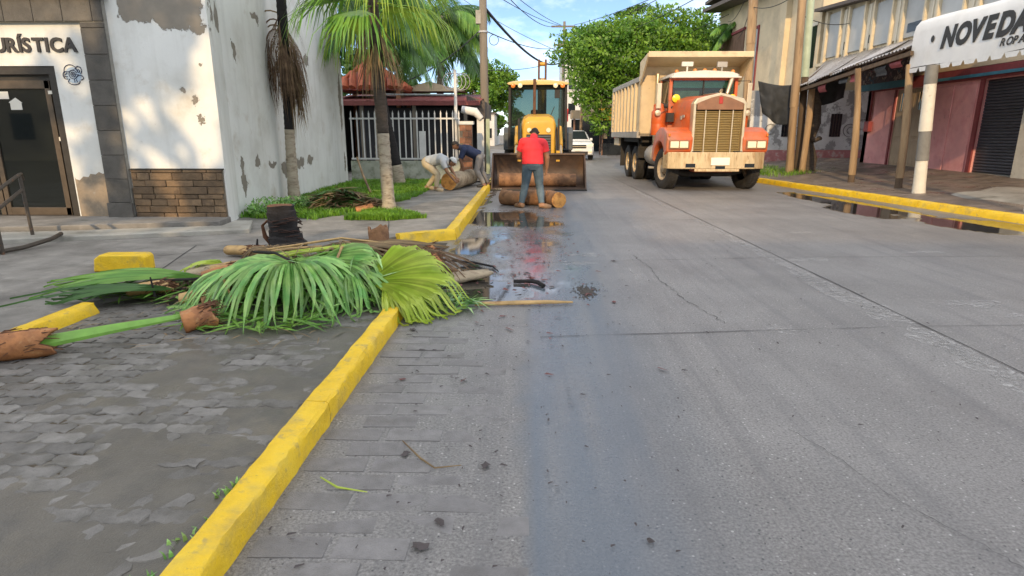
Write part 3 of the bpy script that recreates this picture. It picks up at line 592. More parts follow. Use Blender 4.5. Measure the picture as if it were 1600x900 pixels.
tree('street_tree', 'low green tree far down the street behind the digger', -5.0, 95, 2.0, 4.0, 3.0, 2.6, 3.6, 20, 160, .5, 16, 'leaf_tree', .25)

# feather palms ---------------------------------------------------
def feather_frond(m, base, az, length, up, droop, leaf_len, n=34, width=.022, hang=.6, seed=0, rach=.02):
    """rachis curve from base; leaflets hang on both sides. Appends to the mesh builder m"""
    r = random.Random(seed); d = Vector((math.cos(az), math.sin(az), 0)); side = Vector((-math.sin(az), math.cos(az), 0)); b = Vector(base)
    def P(t): return b + d*(length*(t - .25*t*t*droop)) + Vector((0,0,length*(up*t - droop*t*t)))
    pts = [P(i/10) for i in range(11)]; m.tube(pts, [rach*(1-.8*i/10) for i in range(11)], 5)
    for i in range(n):
        t = .12+.88*i/(n-1); p = P(t); tan = (P(min(1,t+.02))-P(t-.02)).normalized(); ll = leaf_len*(.45+.9*math.sin(math.pi*min(1,t*.9+.08)))*r.uniform(.85,1.1)
        for s in (-1,1):
            dirv = (side*s*.8+tan*.55+Vector((0,0,-hang*r.uniform(.6,1.3)))).normalized(); tip = p+dirv*ll*.55+Vector((0,0,-.001)); d2 = (dirv+Vector((0,0,-hang*1.1))).normalized(); tip2 = tip+d2*ll*.45
            w = (tan - dirv*tan.dot(dirv)).normalized()*width
            m.add([p-w*.5,p+w*.5,tip+w,tip-w,tip2], [(0,1,2,3),(3,2,4)])
def palm_trunk(t, pts, rad, mat, n=12, ring=.055, seed=0, name='trunk', z_off=0):
    pts = [Vector(p) for p in pts]; out = []; rr = []
    for i in range(len(pts)-1):
        L_ = (pts[i+1]-pts[i]).length; k = max(2, int(L_/ring))
        for j in range(k):
            f = j/k; out.append(pts[i].lerp(pts[i+1], f)); rr.append((rad[i]+(rad[i+1]-rad[i])*f)*(1+(.05 if (len(out) % 2) else -.03)+rng.uniform(-.015,.015)))
    out.append(pts[-1]); rr.append(rad[-1]); return MB().tube(out, rr, n).build(name, mat, t, smooth=2)
def strap_frond(m, base, az, n, length, spread, el, hang, width, seed, petiole=.5, pr=.016):
    """fan leaf on a tree: stalk, then long straps that droop; appends"""
    r = random.Random(seed); d = Vector((math.cos(az)*math.cos(el), math.sin(az)*math.cos(el), math.sin(el))); side = Vector((-math.sin(az), math.cos(az), 0)); b = Vector(base); hub = b+d*petiole
    m.tube([b, b+d*petiole*.5+Vector((0,0,.02)), hub], [pr, pr*.8, pr*.6], 5)
    for i in range(n):
        a = spread*((i+.5)/n*2-1); v = (d*math.cos(a)+side*math.sin(a)).normalized(); L_ = length*(.75+.25*math.cos(a*.8))*r.uniform(.8,1.1)
        p1 = hub+v*L_*.45+Vector((0,0,-.04*L_)); v2 = (v+Vector((r.uniform(-.12,.12), r.uniform(-.12,.12), -hang*r.uniform(.7,1.5)))).normalized(); p2 = p1+v2*L_*.3
        v3 = (v2+Vector((0,0,-hang*1.6))).normalized(); p3 = p2+v3*L_*.35; w = side*math.cos(a)-d*math.sin(a); w = w.normalized()*width
        m.add([hub-w*.2,hub+w*.2,p1+w*.5,p1-w*.5,p2+w*.38,p2-w*.38,p3], [(0,1,2,3),(3,2,4,5),(5,4,6)])
# burnt palm against the white wall
t = thing('scorched_palm', 'thin scorched palm with dead brown fronds against the white side wall', 'palm', (-5.0,12.6,.1))
z_ = lambda z: z-.1
palm_trunk(t, [(.10,0,-.02),(.10,0,.5),(.12,0,1.5)], [.135,.11,.095], 'bark_pale')
palm_trunk(t, [(.12,0,1.5),(.16,0,2.6),(.18,0,3.7),(.2,0,4.6)], [.093,.10,.095,.09], 'bark_burnt')
m = MB()
for i in range(16):
    az = i*2.4; strap_frond(m, (.17,0,3.15+.09*(i%9)), az, 12, 1.0, .30, -1.05, 1.5, .012, 40+i, .22, .010)
m.build('dead_frond_skirt', 'frond_burnt', t, fix=False)
for k, (dx, dy, z0, L_, w_) in enumerate(((-.42,-.05,3.75,1.75,.15),(-.30,.02,3.6,1.9,.14),(-.36,.12,3.5,1.8,.15),(-.20,-.1,3.4,1.5,.12),(.36,-.06,3.1,1.75,.13),(.28,-.12,3.25,1.6,.12),(.42,.05,3.2,1.6,.12),(.16,-.14,3.3,1.2,.10))):
    r_ = random.Random(500+k); mm = MB(); mm.tube(bez((.18,0,z0-.1), (dx*.7,dy*.7,z0+.22), (dx,dy,z0-.55), 8), [.014]*7+[.008,.006], 6)
    for i in range(54):
        q = i/54; p = Vector((dx*(.75+.25*q), dy, z0-.15-.4*q)); e = Vector((dx*1.05+r_.gauss(0,w_), dy+r_.gauss(0,w_*.6), z0-.6-L_*r_.uniform(.35,.75))); c = p.lerp(e,.5)+Vector((r_.gauss(0,.05), r_.gauss(0,.03), .05)); sd3 = Vector((r_.uniform(-1,1), r_.uniform(-1,1), 0)).normalized()*.009
        mm.add([p-sd3*.4,p+sd3*.4,c+sd3,c-sd3,e], [(0,1,2,3),(3,2,4)])
    mm.build('dead_frond', 'frond_burnt' if k % 2 else 'frond_dry', t, fix=False)
mm = MB(); strap_frond(mm, (.20,-.05,4.0), -.15, 30, 1.35, .6, .15, .9, .03, 77, .35); mm.build('green_frond', 'frond_lime', t, fix=False)
mm = MB(); strap_frond(mm, (.20,-.05,4.2), -.5, 30, 1.45, .7, .1, .9, .03, 78, .45); mm.build('green_frond', 'frond_lime', t, fix=False)
# slim palm in the verge, lime crown
t = thing('young_palm', 'palm with pale base and bright lime hanging fronds on the verge', 'palm', (-2.55,11.1,.1))
palm_trunk(t, [(0,0,-.02),(-.02,0,.25),(-.05,0,1.42)], [.15,.115,.10], 'bark_pale')
palm_trunk(t, [(-.05,0,1.42),(-.085,0,2.3),(-.10,0,3.2),(-.12,0,3.9)], [.10,.108,.09,.08], 'bark_dark')
for k in range(16):
    az = k*2.399; el = .9-1.25*(k/16); mm = MB()
    strap_frond(mm, (-.12,0,3.5+.35*(1-k/16)), az, 28, 1.35, .75, el, .75, .034, 200+k, .5); mm.build('frond', 'frond_lime' if k % 3 else 'frond_green', t, fix=False)
mm = MB()
for k in range(10): strap_frond(mm, (-.1,0,3.0+.05*k), k*2.4, 12, .9, .35, -1.0, .8, .016, 300+k, .2, .01)
mm.build('dead_frond_skirt', 'frond_dry', t, fix=False)
# second stem close behind it
t = thing('dark_palm', 'dark scorched palm stem standing behind the lime palm near the railing', 'palm', (-4.0,17.4,.1))
palm_trunk(t, [(.32,0,-.02),(.25,0,.55)], [.19,.16], 'bark_pale'); palm_trunk(t, [(.25,0,.55),(-.02,0,2.0),(-.18,0,3.4),(-.25,0,4.6)], [.155,.13,.12,.10], 'bark_burnt')
for k in range(14):
    mm = MB(); feather_frond(mm, (-.25,0,4.5), k*2.399, 2.0, .55-.06*k, .62, .62, 60, .014, .7, 400+k); mm.build('frond', 'frond_dark' if k % 2 else 'frond_green', t, fix=False)
# coconut-like palms further back
def feather_palm(label, x, y, h, L_, seed, nf=18, mat=('frond_green','frond_dark'), lean=.2, ll=.75, n=44, wd=.035):
    t = thing('feather_palm', label, 'palm', (x, y, .1)); palm_trunk(t, [(0,0,0),(lean*.3,0,h*.5),(lean,0,h)], [.2,.14,.11], 'bark_palm', 10, .1)
    for k in range(nf):
        mm = MB(); feather_frond(mm, (lean,0,h), k*2.399+seed, L_, .75-.075*k*(18/nf), .6, ll, n, wd, .75, seed*50+k); mm.build('frond', mat[k % len(mat)], t, fix=False)
    return t
feather_palm('tall feathery palm hanging over the red-roofed kiosk', -4.9, 20.4, 6.0, 2.5, 3, ll=.75, n=64, wd=.016)
feather_palm('bushy palm with long drooping fronds behind the white railings', -3.7, 26, 6.0, 2.2, 4, 22, ll=.95, n=70, wd=.018)
feather_palm('palm with cascading fronds beside the grey utility pole', -4.4, 31, 7.0, 2.3, 5, 20, lean=.3, ll=1.0, n=70, wd=.02)
feather_palm('palm peeping over the big tree by the cream house', 12.4, 40, 7.8, 1.5, 6, 14, lean=.1, ll=.6, n=40, wd=.03)
# burnt stump on the pavement
t = thing('palm_stump', 'charred black palm stump with a torn frond stub beside the leaf pile', 'stump', (-3.03,7.42,.1)); mm = MB()
prof = [(.24,-.02),(.25,.06),(.205,.10),(.20,.16),(.178,.18),(.185,.25),(.168,.27),(.178,.36),(.165,.38),(.175,.47),(.16,.49),(.165,.545)]
mm.lathe([(a, z) for a, z in prof], n=20); mm.jit(.022, 9); mm.tf(Matrix.Rotation(R(-5),4,'Y')).build('stump_body', ['bark_burnt'], t, smooth=True)
mb = MB()
for i in range(44):
    a = rng.uniform(0,6.28); z0 = rng.uniform(.05,.5); r0 = .17+.02*rng.random(); p = Vector((math.cos(a)*r0, math.sin(a)*r0, z0)); tdir = Vector((-math.sin(a), math.cos(a), rng.uniform(-.3,.3)))
    mb.tube([p-tdir*.09, p+Vector((math.cos(a),math.sin(a),0))*.006, p+tdir*.09], [.004,.009,.004], 5)
tag(mb.build('charred_leaf_scar', 'scar_brown', t), kind='stuff')
MB().lathe([(.155,0),(.14,.012),(.02,.006)], n=20).tf(Matrix.Translation((-.045,0,.54))).build('cut_top', 'fibre_brown', t, smooth=True)
mm = MB().tube([(-.17,-.02,.05),(-.25,-.05,.16),(-.27,-.05,.30),(-.2,-.05,.36),(-.16,-.06,.38)], [.04,.03,.02,.016,.006], 7, sq=.5); mm.build('torn_stub', 'fibre_brown', t, smooth=True)
for p in (((-.22,-.12,.0),(-.3,-.2,.05),(-.3,-.16,.15)),((.18,-.1,0),(.26,-.15,.04),(.27,-.15,.12))): MB().tube(p, [.05,.04,.015], 7, sq=.5).build('torn_stub', 'bark_burnt', t, smooth=True)

# grass on the verge ------------------------------------------------
def in_poly(x, y, P):
    c = False; j = len(P)-1
    for i in range(len(P)):
        if (P[i][1] > y) != (P[j][1] > y) and x < (P[j][0]-P[i][0])*(y-P[i][1])/(P[j][1]-P[i][1])+P[i][0]: c = not c
        j = i
    return c
def grass(name, label, poly, n, h, seed, z=.10, mat='grass_blade', edge=.3):
    r = random.Random(seed); m = MB(); xs2 = [p[0] for p in poly]; ys2 = [p[1] for p in poly]
    while n > 0:
        x, y = r.uniform(min(xs2), max(xs2)), r.uniform(min(ys2), max(ys2))
        if not in_poly(x+.12*fbm(x,y,3,seed), y+.2*fbm(x,y,3,seed+1), poly): continue
        n -= 1
        if fbm(x, y, 1.5, 21) < -.25 and r.random() < .7: continue
        a = r.uniform(0,6.28); hh = h*r.uniform(.4,1.2)*(1+.4*fbm(x,y,2,5)); w = .006+.006*r.random(); b = Vector((x, y, z-.004)); q = Vector((math.cos(a), math.sin(a),0)); pv_ = Vector((-q.y,q.x,0))*w
        m.add([b-pv_, b+pv_, b+q*hh*.25+Vector((0,0,hh*.7))+pv_*.6, b+q*hh*.25+Vector((0,0,hh*.7))-pv_*.6, b+q*hh*.7+Vector((0,0,hh))], [(0,1,2,3),(3,2,4)])
    o = m.build(name, mat, fix=False); return tag(o, label, 'grass', kind='stuff')
verge = [(-5.0,10.3),(-3.6,10.0),(-3.0,11.4),(-2.55,14.0),(-2.55,18.9),(-5.3,18.9),(-5.35,17)]
tuft = [(-3.1,10.0),(-2.3,9.95),(-1.75,10.35),(-2.0,10.9),(-2.5,11.2),(-2.95,10.9)]
M('turf', (.06,.11,.02), .95, .3, 6, .6, 60, world=True)
for P in (verge, tuft):
    q = [(sum(p[0] for p in P)/len(P), sum(p[1] for p in P)/len(P))]; o = MB().add([(x*.97+q[0][0]*.03, y*.97+q[0][1]*.03, .1045) for x, y in P], [tuple(range(len(P)))]).build('verge_turf', 'turf'); tag(o, kind='structure')
grass('verge_grass', 'bright short grass along the foot of the white side wall', verge, 34000, .095, 1)
grass('verge_grass', 'grass tuft patch around the foot of the lime palm', tuft, 9000, .10, 2)
grass('kerb_weeds', 'small green weeds at the foot of the yellow kerb', [(-1.34,1.4),(-1.19,1.4),(-1.19,2.3),(-1.24,2.3)], 80, .03, 3, .052, 'frond_fresh')
grass('pavement_weeds', 'weedy grass on the right around the foot of the timber poles', [(8.0,19.8),(11,21),(11,25),(7.6,25)], 5000, .22, 4, .14)
# low leafy plant by the corner
t = thing('corner_shrub', 'small dense green shrub at the corner foot of the white building', 'shrub', (-4.75,10.7,.1))
leaf_cloud('foliage', 'frond_fresh', t, [((0,0,.14),(.24,.25,.17)),((.1,.5,.12),(.22,.3,.15)),((.3,.9,.12),(.3,.3,.14)),((-.05,-.15,.1),(.15,.15,.12)),((.5,1.1,.1),(.25,.3,.12))], 300, .055, 5)
MB().tube([(0,0,0),(.02,.03,.15)], [.02,.008], 6).build('stem', 'bark_tree', t)
# ================================================================ right side: pavement, shop, awnings, house
M('pink_wall', (.70,.34,.34), .8, .14, 1.6, .2, 25, layers=(((.60,.23,.24), 2.2, .5, .68, .7), ((.55,.33,.30), 9, .66, .76, .6), ((.20,.07,.07), 5, .62, .74, .5)), world=True)
M('beam_red', (.22,.045,.05), .75, .2, 4, .2)
M('beige_door', (.40,.30,.19), .6, .15, 5, .12, layers=(((.24,.17,.10), 8, .58, .72, .6),), stretch=(1,1,.4))
M('shutter_metal', (.085,.09,.11), .45, .15, 5, .06, metal=.5, rnd=.06)
M('canvas_white', (.66,.68,.68), .7, .05, 2, .06, 12, layers=(((.50,.51,.49), 1.1, .5, .72, .6), ((.42,.40,.34), 6, .66, .78, .4)), world=True)
M('canvas_black', (.025,.028,.03), .7, .1, 8, 0)
M('white_post', (.62,.60,.52), .7, .1, 5, .2, 40, layers=(((.34,.31,.25), 8, .6, .72, .7),))
M('grey_band', (.17,.17,.16), .7, .15, 8, .2)
M('timber', (.33,.23,.13), .9, .3, 5, .8, 30, layers=(((.15,.10,.06), 4, .48, .64, .85), ((.42,.34,.24), 7, .58, .7, .7)), stretch=(1,1,.12), rnd=.1)
M('timber_dark', (.10,.07,.045), .9, .3, 6, .7, 30, stretch=(1,1,.2))
M('zinc', (.40,.41,.43), .5, .2, 3, .1, metal=.35, layers=(((.20,.13,.10), 4, .55, .7, .7), ((.13,.13,.13), 8, .58, .7, .6)), rnd=.25)
M('cream_wall', (.62,.52,.35), .85, .1, 1.2, .2, 20, layers=(((.44,.37,.26), .8, .5, .68, .8), ((.26,.22,.17), 2.5, .62, .76, .7)), world=True)
M('cream_panel', (.60,.56,.45), .6, .08, 2, .05, rnd=.08)
M('cream_frame', (.58,.50,.35), .7, .12, 5, .1)
M('grey_panel', (.38,.40,.40), .5, .08, 2, .05, rnd=.1)
M('brown_board', (.17,.10,.065), .85, .25, 8, .3, stretch=(1,1,.3))
M('tarp_black', (.022,.026,.03), .75, .25, 4, .3, 14)
M('mural_white', (.58,.60,.60), .85, .1, 2, .15, 20, layers=(((.20,.20,.20), 1.9, .52, .56, .8), ((.36,.37,.37), 5, .58, .66, .6)), world=True)
M('pink_base', (.46,.20,.20), .9, .2, 4, .3, 20, layers=(((.50,.44,.40), 4, .52, .6, .8),), world=True)
M('window_dark', (.012,.016,.02), .15, .2, 3, 0)
M('roof_dark', (.10,.085,.075), .8, .2, 3, .2)
M('pale_green', (.36,.43,.31), .6, .12, 4, .15, layers=(((.22,.20,.14), 6, .62, .74, .6),))
M('mural_paint', (.10,.075,.10), .8, .4, 5, .05, layers=(((.42,.34,.30), 6.5, .55, .60, .9), ((.30,.06,.10), 5, .60, .64, .9), ((.05,.14,.22), 4, .60, .66, .9)))
M('blue_paint', (.05,.19,.27), .7, .2, 4, .05)
def rpave(x, y):
    k = kerb_r(y)+.17; return .125+max(0, x-k)*(.30/(12.3-8.5))
m = MB(); ny = 60
m.grid(26, ny, lambda i, j: (lambda y: (lambda k: (k+(17-k)*(i/26), y, rpave(k+(min(17,12.5)-k)*min(1,i/26*(17-k)/(12.5-k)), y)+.008*fbm(i*.5, y, 1.2, 4)))(kerb_r(y)+.165))(9.0+51*j/ny))
M('pavement_wet', (.20,.165,.135), .5, .22, 2.2, .3, 50, layers=(((.09,.075,.065), 1.3, .45, .64, .85), ((.30,.26,.21), 5, .58, .72, .6)), rvar=.3, world=True)
o = m.build('pavement', 'pavement_wet', smooth=2, fix=False); tag(o, kind='structure')
for y in (11.2,12.9,14.6,16.4,18.3,20.2): 
    pts = [(kerb_r(y)+.2+ (12.2-kerb_r(y))*i/14, y+.02*math.sin(i)) for i in range(15)]
    mm = MB(); vs = []
    for p in pts: vs += [(p[0], p[1]-.008, rpave(*p)+.012), (p[0], p[1]+.008, rpave(*p)+.012)]
    mm.add(vs, [(2*i,2*i+1,2*i+3,2*i+2) for i in range(14)]).build('pavement_joint', 'seam_tar', o, fix=False)
m = MB(); m.grid(6, 6, lambda i, j: (9.2+.5*i, 10.0+.75*j, rpave(9.2+.5*i, 10+.75*j)+.03 if 0 < i < 6 and 0 < j < 6 else rpave(9.2+.5*i, 10+.75*j)-.03))
m.jit(.05, 2).build('pavement_patch', 'concrete_pale', o, smooth=True)
# ---- pink shop
SX = 12.3
shop = thing('pink_shop', 'single-storey pink rendered shop with beige doors and a grey roller shutter', 'shop', (SX,18,.3))
def sp_(mb, nm, mat, parent=None, **k):
    q = mb.build(nm, mat, parent or shop, **k)
    if parent is None: q.location = (-SX,-18,-.3)
    return q
sp_(MB().bx(SX,SX+.3,21.35,23.1,.2,3.3).bx(SX,SX+.3,17.4,19.45,.2,3.3).bx(SX,SX+.3,9,15.75,.2,3.3).bx(SX,SX+.3,19.45,21.35,2.92,3.3).bx(SX,SX+.3,15.75,17.4,2.92,3.3).bx(SX,18,22.85,23.1,.2,3.3), 'wall', 'pink_wall')
sp_(MB().bx(SX-.06,SX-.003,9,22.9,2.95,3.28), 'beam', 'beam_red', bevel=.01)
sp_(MB().bx(SX-.12,SX-.065,9,19.2,3.02,3.1), 'beam_strip', 'blue_paint')
for y0, y1, z0, z1 in ((21.45,21.8,.5,2.8),(18.55,19.35,.45,2.85),(17.62,18.45,.45,2.85)):
    sp_(MB().bx(SX-.025,SX-.002,y0,y1,z0,z1), 'wall_panel', 'pink_wall', bevel=.01)
sp_(MB().bx(SX-.05,SX-.002,17.36,17.5,.4,2.94), 'door_surround', 'beam_red'); sp_(MB().bx(SX-.04,SX-.002,21.36,21.44,.4,2.94), 'door_surround', 'beam_red')
for k in range(2):
    y0 = 19.47+k*.94; d = sp_(MB().bx(SX+.02,SX+.06,y0,y0+.92,.4,2.92), 'door', 'beige_door', bevel=.006)
    for z0, z1 in ((.55,1.3),(1.42,2.1)): MB().bx(SX-.0,SX+.018,y0+.14,y0+.78,z0,z1).build('door_panel', 'beige_door', d, bevel=.012)
    MB().bx(SX+.005,SX+.018,y0+.26,y0+.70,2.25,2.80).build('window', 'window_dark', d)
    for j in range(4): MB().tube([(SX-.004,y0+.30+.12*j,2.25),(SX-.004,y0+.30+.12*j,2.80)], .008, 6).build('bar', 'beige_door', d)
sh = sp_(MB().bx(SX+.1,SX+.12,15.76,17.38,.3,2.92), 'roller_shutter', 'shutter_metal')
sl = MB().prism([(-.0,0),(-.022,.018),(-.026,.045),(-.018,.07),(0,.078)], -.80, .80, 'y').mesh('shutter_slat', 'shutter_metal')
for k in range(31): piece('shutter_slat', sl, sh, (SX+.10, 16.57, .48+k*.0785))
sp_(MB().bx(SX-.02,SX+.14,15.75,17.4,.40,.475), 'shutter_sill', 'concrete_pale')
sp_(MB().bx(SX-.14,SX-.003,14.95,15.72,.3,2.9), 'pilaster', 'white_post', bevel=.015)
sp_(MB().tube([(SX-.05,22.75,3.2),(SX-.05,22.75,1.75),(SX-.12,22.75,1.7)], .04, 8).bx(SX-.14,SX-.003,22.6,22.9,1.6,1.95), 'meter_pipe', 'beam_red')
mu = sp_(MB().bx(SX-.32,SX-.24,20.2,23.3,2.98,4.15), 'painted_board', 'mural_paint')
MB().bx(SX-.325,SX-.321,20.2,23.3,2.98,3.2).build('painted_band', 'blue_paint', mu)
# ---- upper storey with white panels
up = thing('panelled_storey', 'upper storey of cream frames and white panels above the zinc awning', 'building', (SX,19,4.2))
UY0, UY1 = 12.0, 27.4
zt = lambda y: 6.05+ (y-21.5)*.07
up_w = MB().prism([(UY0-19,0),(UY1-19,0),(UY1-19,zt(UY1)-4.2),(UY0-19,zt(UY0)-4.2)], 0.06, 5.5, 'x').build('wall', 'cream_frame', up)
MB().prism([(UY0-19,zt(UY0)-4.2),(UY1-18.8,zt(UY1)-4.2),(UY1-18.8,zt(UY1)-4.08),(UY0-19,zt(UY0)-4.08)], -.35, 5.6, 'x').build('roof_edge', 'roof_dark', up)
MB().bx(0,5,UY0-19,22.9-19,-1.0,0).build('lower_wall', 'cream_wall', up)
y = UY1-.5; k = 0
while y > UY0:
    w = 1.15 if k % 2 == 0 else .62; y0 = y-w; zz1 = zt(y0)-4.2-.12
    MB().bx(-.0,.055,y0+.05-19,y-.05-19,.35,zz1).build('panel', 'grey_panel' if k % 2 == 0 else 'cream_panel', up, bevel=.01)
    MB().bx(-.10,.05,y-.05-19,y+.045-19,.18,zz1+.1).build('mullion', 'cream_frame', up, bevel=.008)
    if k % 2: MB().bx(-.03,.058,(y+y0)/2-.03-19,(y+y0)/2+.03-19,.2,zz1).build('mullion', 'cream_panel', up)
    if k in (1,3,6): MB().bx(-.012,.05,y0+.15-19,y-.25-19,.5,.78).build('vent', 'window_dark', up)
    y = y0; k += 1
MB().bx(-.14,.058,UY0-19,UY1-19,.06,.18).build('sill', 'cream_frame', up)
# ---- white awning with lettering
aw = thing('shop_awning', 'white canvas awning with black lettering and a scalloped hem', 'awning', (9.0,14.3,2.9))
AY0, AY1 = 9.2, 15.32
pr = [(0,.0),(0,.75),(.03,.92),(.12,1.03),(.3,1.08),(3.2,1.42)]
m = MB(); n = 60
m.grid(n, len(pr)-1, lambda i, j: (pr[j][0]+.012*fbm(i*.3, j, 1, 2), AY0+(AY1-AY0)*i/n-14.3, pr[j][1]+.10-.02*math.sin(i*.2)))
m.f.append(tuple(range(n*len(pr), (n+1)*len(pr)))); m.m.append(0)
m.build('canvas', 'canvas_white', aw, smooth=True, fix=True)
m = MB(); sc_w = .37; k = 0; y = AY1
while y-sc_w > AY0-.1:                            # hem scallops: wide flat tongues with small notches
    m.add([(0,y-14.3,.10),(0,y-.06-14.3,0),(0,y-sc_w+.06-14.3,.0),(0,y-sc_w-14.3,.10)], [(0,1,2,3)]); y -= sc_w
m.build('scalloped_hem', 'canvas_white', aw, fix=False); tag(aw.children[-1], kind='stuff')
def wall_text(txt, size, y_left, z, parent, mat, off, shear, sp=1.0, x=-.012, sy=1.0, nm='lettering'):
    me = text_mesh(txt, size, .002, off, shear, spacing=sp); me.materials.append(MT[mat]); return piece(nm, me, parent, (x, y_left-14.3, z-2.9), (R(90),0,R(-90)), (sy,1,1))
yy_ = 14.28
for ch, wd in (('N',.435),('O',.44),('V',.39),('E',.345),('D',.40),('A',.40)):
    wall_text(ch, .57, yy_, 3.335, aw, 'canvas_black', .030, .22, nm='letter', sy=.92); yy_ -= wd
yy_ = 12.52
for ch, wd in (('R',.15),('O',.165),('P',.145),('A',.16)):
    wall_text(ch, .20, yy_, 3.13, aw, 'canvas_black', .004, .25, nm='letter'); yy_ -= wd
MB().add([(-.012,.28+.06*math.cos(t),.66+.075*math.sin(t)) for t in [6.283*i/16 for i in range(16)]], [tuple(range(16))]).build('dot', 'canvas_black', aw, fix=False)
MB().tube([(.04,AY0-14.3,.12),(.04,AY1-14.3,.12)], .025, 8).build('front_bar', 'grey_band', aw)
# ---- posts
def post(nm, lab, x0, y0, z0, x1, z1, r, parts, cat='post', group=None, bow=0):
    t = thing(nm, lab, cat, (x0,y0,z0), 0, group); H_ = z1-z0
    for (f0, f1, mat, pn) in parts:
        pts = [((x1-x0)*f+bow*math.sin(f*3.1), .0, H_*f) for f in (f0, (f0*2+f1)/3, (f0+f1*2)/3, f1)]; mm = MB().tube(pts, [r*(1.12-.12*f0), r*1.02, r, r*.97], 12)
        if mat.startswith('timber'): mm.jit(.02, 3, int(x0*7+y0))
        mm.build(pn, mat, t, smooth=True)
    return t
post('awning_post', 'white round post with grey bands under the lettered awning', 9.06, 14.3, .16, 8.9, 2.98, .128, ((0,.27,'white_post','post_foot'),(.27,.5,'grey_band','post_band'),(.5,.86,'white_post','post_shaft'),(.86,1,'grey_band','post_top')))
post('awning_post', 'white post at the right edge of the picture', 9.02, 11.0, .16, 8.9, 2.98, .11, ((0,.5,'white_post','post_foot'),(.5,1,'white_post','post_shaft')))
post('timber_post', 'slim weathered timber post left of the painted board', 9.0, 17.2, .14, 8.78, 3.2, .082, ((0,.09,'timber_dark','post_foot'),(.09,1,'timber','post_shaft')), bow=.05)
post('timber_post', 'bowed timber post in front of the beige doors', 9.2, 15.35, .15, 9.02, 3.1, .085, ((0,.1,'timber_dark','post_foot'),(.1,1,'timber','post_shaft')), bow=.06)
pole = post('utility_pole', 'tall timber utility pole in front of the cream house by the black tarpaulin', 8.88, 21.0, .16, 8.55, 9.0, .125, ((0,.25,'timber','pole_butt'),(.25,1,'timber','pole_shaft')), 'pole')
post('timber_post', 'thick sunlit timber stake in front of the tall poles', 9.2, 20.8, .15, 9.22, 3.0, .10, ((0,1,'timber','post_shaft'),), bow=.02)
post('lamp_post', 'pale green painted steel post right beside the timber utility pole', 9.28, 21.3, .16, 8.95, 9.0, .115, ((0,.36,'timber_dark','post_foot'),(.36,1,'pale_green','post_shaft')), 'pole')
post('utility_pole', 'concrete utility pole behind the orange lorry', 8.5, 24.5, .1, 8.25, 9.5, .16, ((0,.5,'timber','pole_butt'),(.5,1,'timber','pole_shaft')), 'pole')
t = thing('dead_tree', 'dark gnarled dead trunk beside the timber poles', 'tree', (9.55,21.2,.16)); mm = MB().tube([(0,0,0),(.03,0,.5),(-.08,0,1.1),(.05,0,1.7),(.0,0,2.3),(-.05,0,2.7)], [.26,.23,.20,.22,.2,.12], 12); mm.jit(.09, 3, 2).build('trunk', 'bark_dark', t, smooth=True)
MB().tube([(-.18,-.1,1.25),(.05,-.25,1.15),(.25,-.1,1.2)], [.07,.09,.07], 8).jit(.05, 5).build('broken_limb', 'bark_dark', t, smooth=True)
# ---- zinc awning: loose corrugated sheets on poles
za = thing('zinc_awning', 'ramshackle awning of loose corrugated zinc sheets on timber posts', 'awning', (9,18.5,3))
ns = 9
for k in range(ns):
    f0, f1 = k/ns, (k+1)/ns+.02; ed = rng.uniform(-.08,.08)
    def pt(u, v, f0=f0, f1=f1, ed=ed, k=k):
        f = f0+(f1-f0)*u; e = Vector((9.0+ed-.1, 15.3+6.6*f, 3.47-.55*f**1.2)); w = Vector((12.25, 18.2+8.3*f, 4.42)); p = e.lerp(w, v)
        return p+Vector((0,0,.022*math.cos(u*2*math.pi*6)+.02*(k%2)-.12*math.sin(v*3.14)*(.3+.3*(k%3))))-Vector((9,18.5,3))
    m = MB(); m.grid(36, 5, lambda i, j: pt(i/36, j/5)); o = m.build('zinc_sheet', 'zinc', za, smooth=2, fix=False)
    md = o.modifiers.new('t', 'SOLIDIFY'); md.thickness = .006
MB().bar((-.05,-3.3,.34),(-.05,3.4,-.15),.07,.1).build('eave_beam', 'timber_dark', za)
for k in range(5):
    f = k/4; a = Vector((9.0,15.4+6.4*f,3.36-.52*f)); b = Vector((12.2,18.3+8*f,4.3)); q = Vector((9,18.5,3)); MB().bar(a-q, b-q, .06, .09).build('rafter', 'timber_dark', za)
for k in range(10):
    y = 15.6+.62*k; q = Vector((9,18.5,3)); mm = MB(); mm.grid(3, 4, lambda i, j: (-.02+.03*math.sin(j*2+k), y-18.5+.16*i+.03*math.sin(j), .30-.055*k*.62-j*.055*(1+.6*math.sin(k*2.3)))); o = mm.build('hanging_rag', 'tarp_black' if k % 3 else 'beam_red', za, smooth=2, fix=False)
# ---- black tarpaulin hung between the poles
def cloth(nm, lab, A, Bp, Cc, D_, sag, seed, mat='tarp_black'):
    A, Bp, Cc, D_ = map(Vector, (A, Bp, Cc, D_)); m = MB(); n = 26
    def fn(i, j):
        u, v = i/n, j/n; p = A.lerp(Bp, u).lerp(D_.lerp(Cc, u), v); p.z -= sag*math.sin(u*math.pi)*(.3+.7*v); p.y += .10*math.sin(u*11+v*2+seed)*v+.05*fbm(u*3, v*2, 1.5, seed); return p-A
    m.grid(n, n, fn); o = m.build(nm, mat, smooth=2, fix=False, loc=A); o.modifiers.new('t', 'SOLIDIFY').thickness = .004; return tag(o, lab, 'tarpaulin')
cloth('tarpaulin', 'black tarpaulin hanging between the poles beside the orange lorry', (7.75,21.6,3.25), (8.95,21.2,3.1), (9.05,21.2,1.95), (8.0,21.6,2.2), .25, 1)
cloth('tarpaulin', 'black sheet slung under the zinc awning right of the poles', (9.3,21.3,3.2), (11.1,22.4,3.7), (11.1,22.4,2.75), (9.4,21.3,2.35), .05, 2)
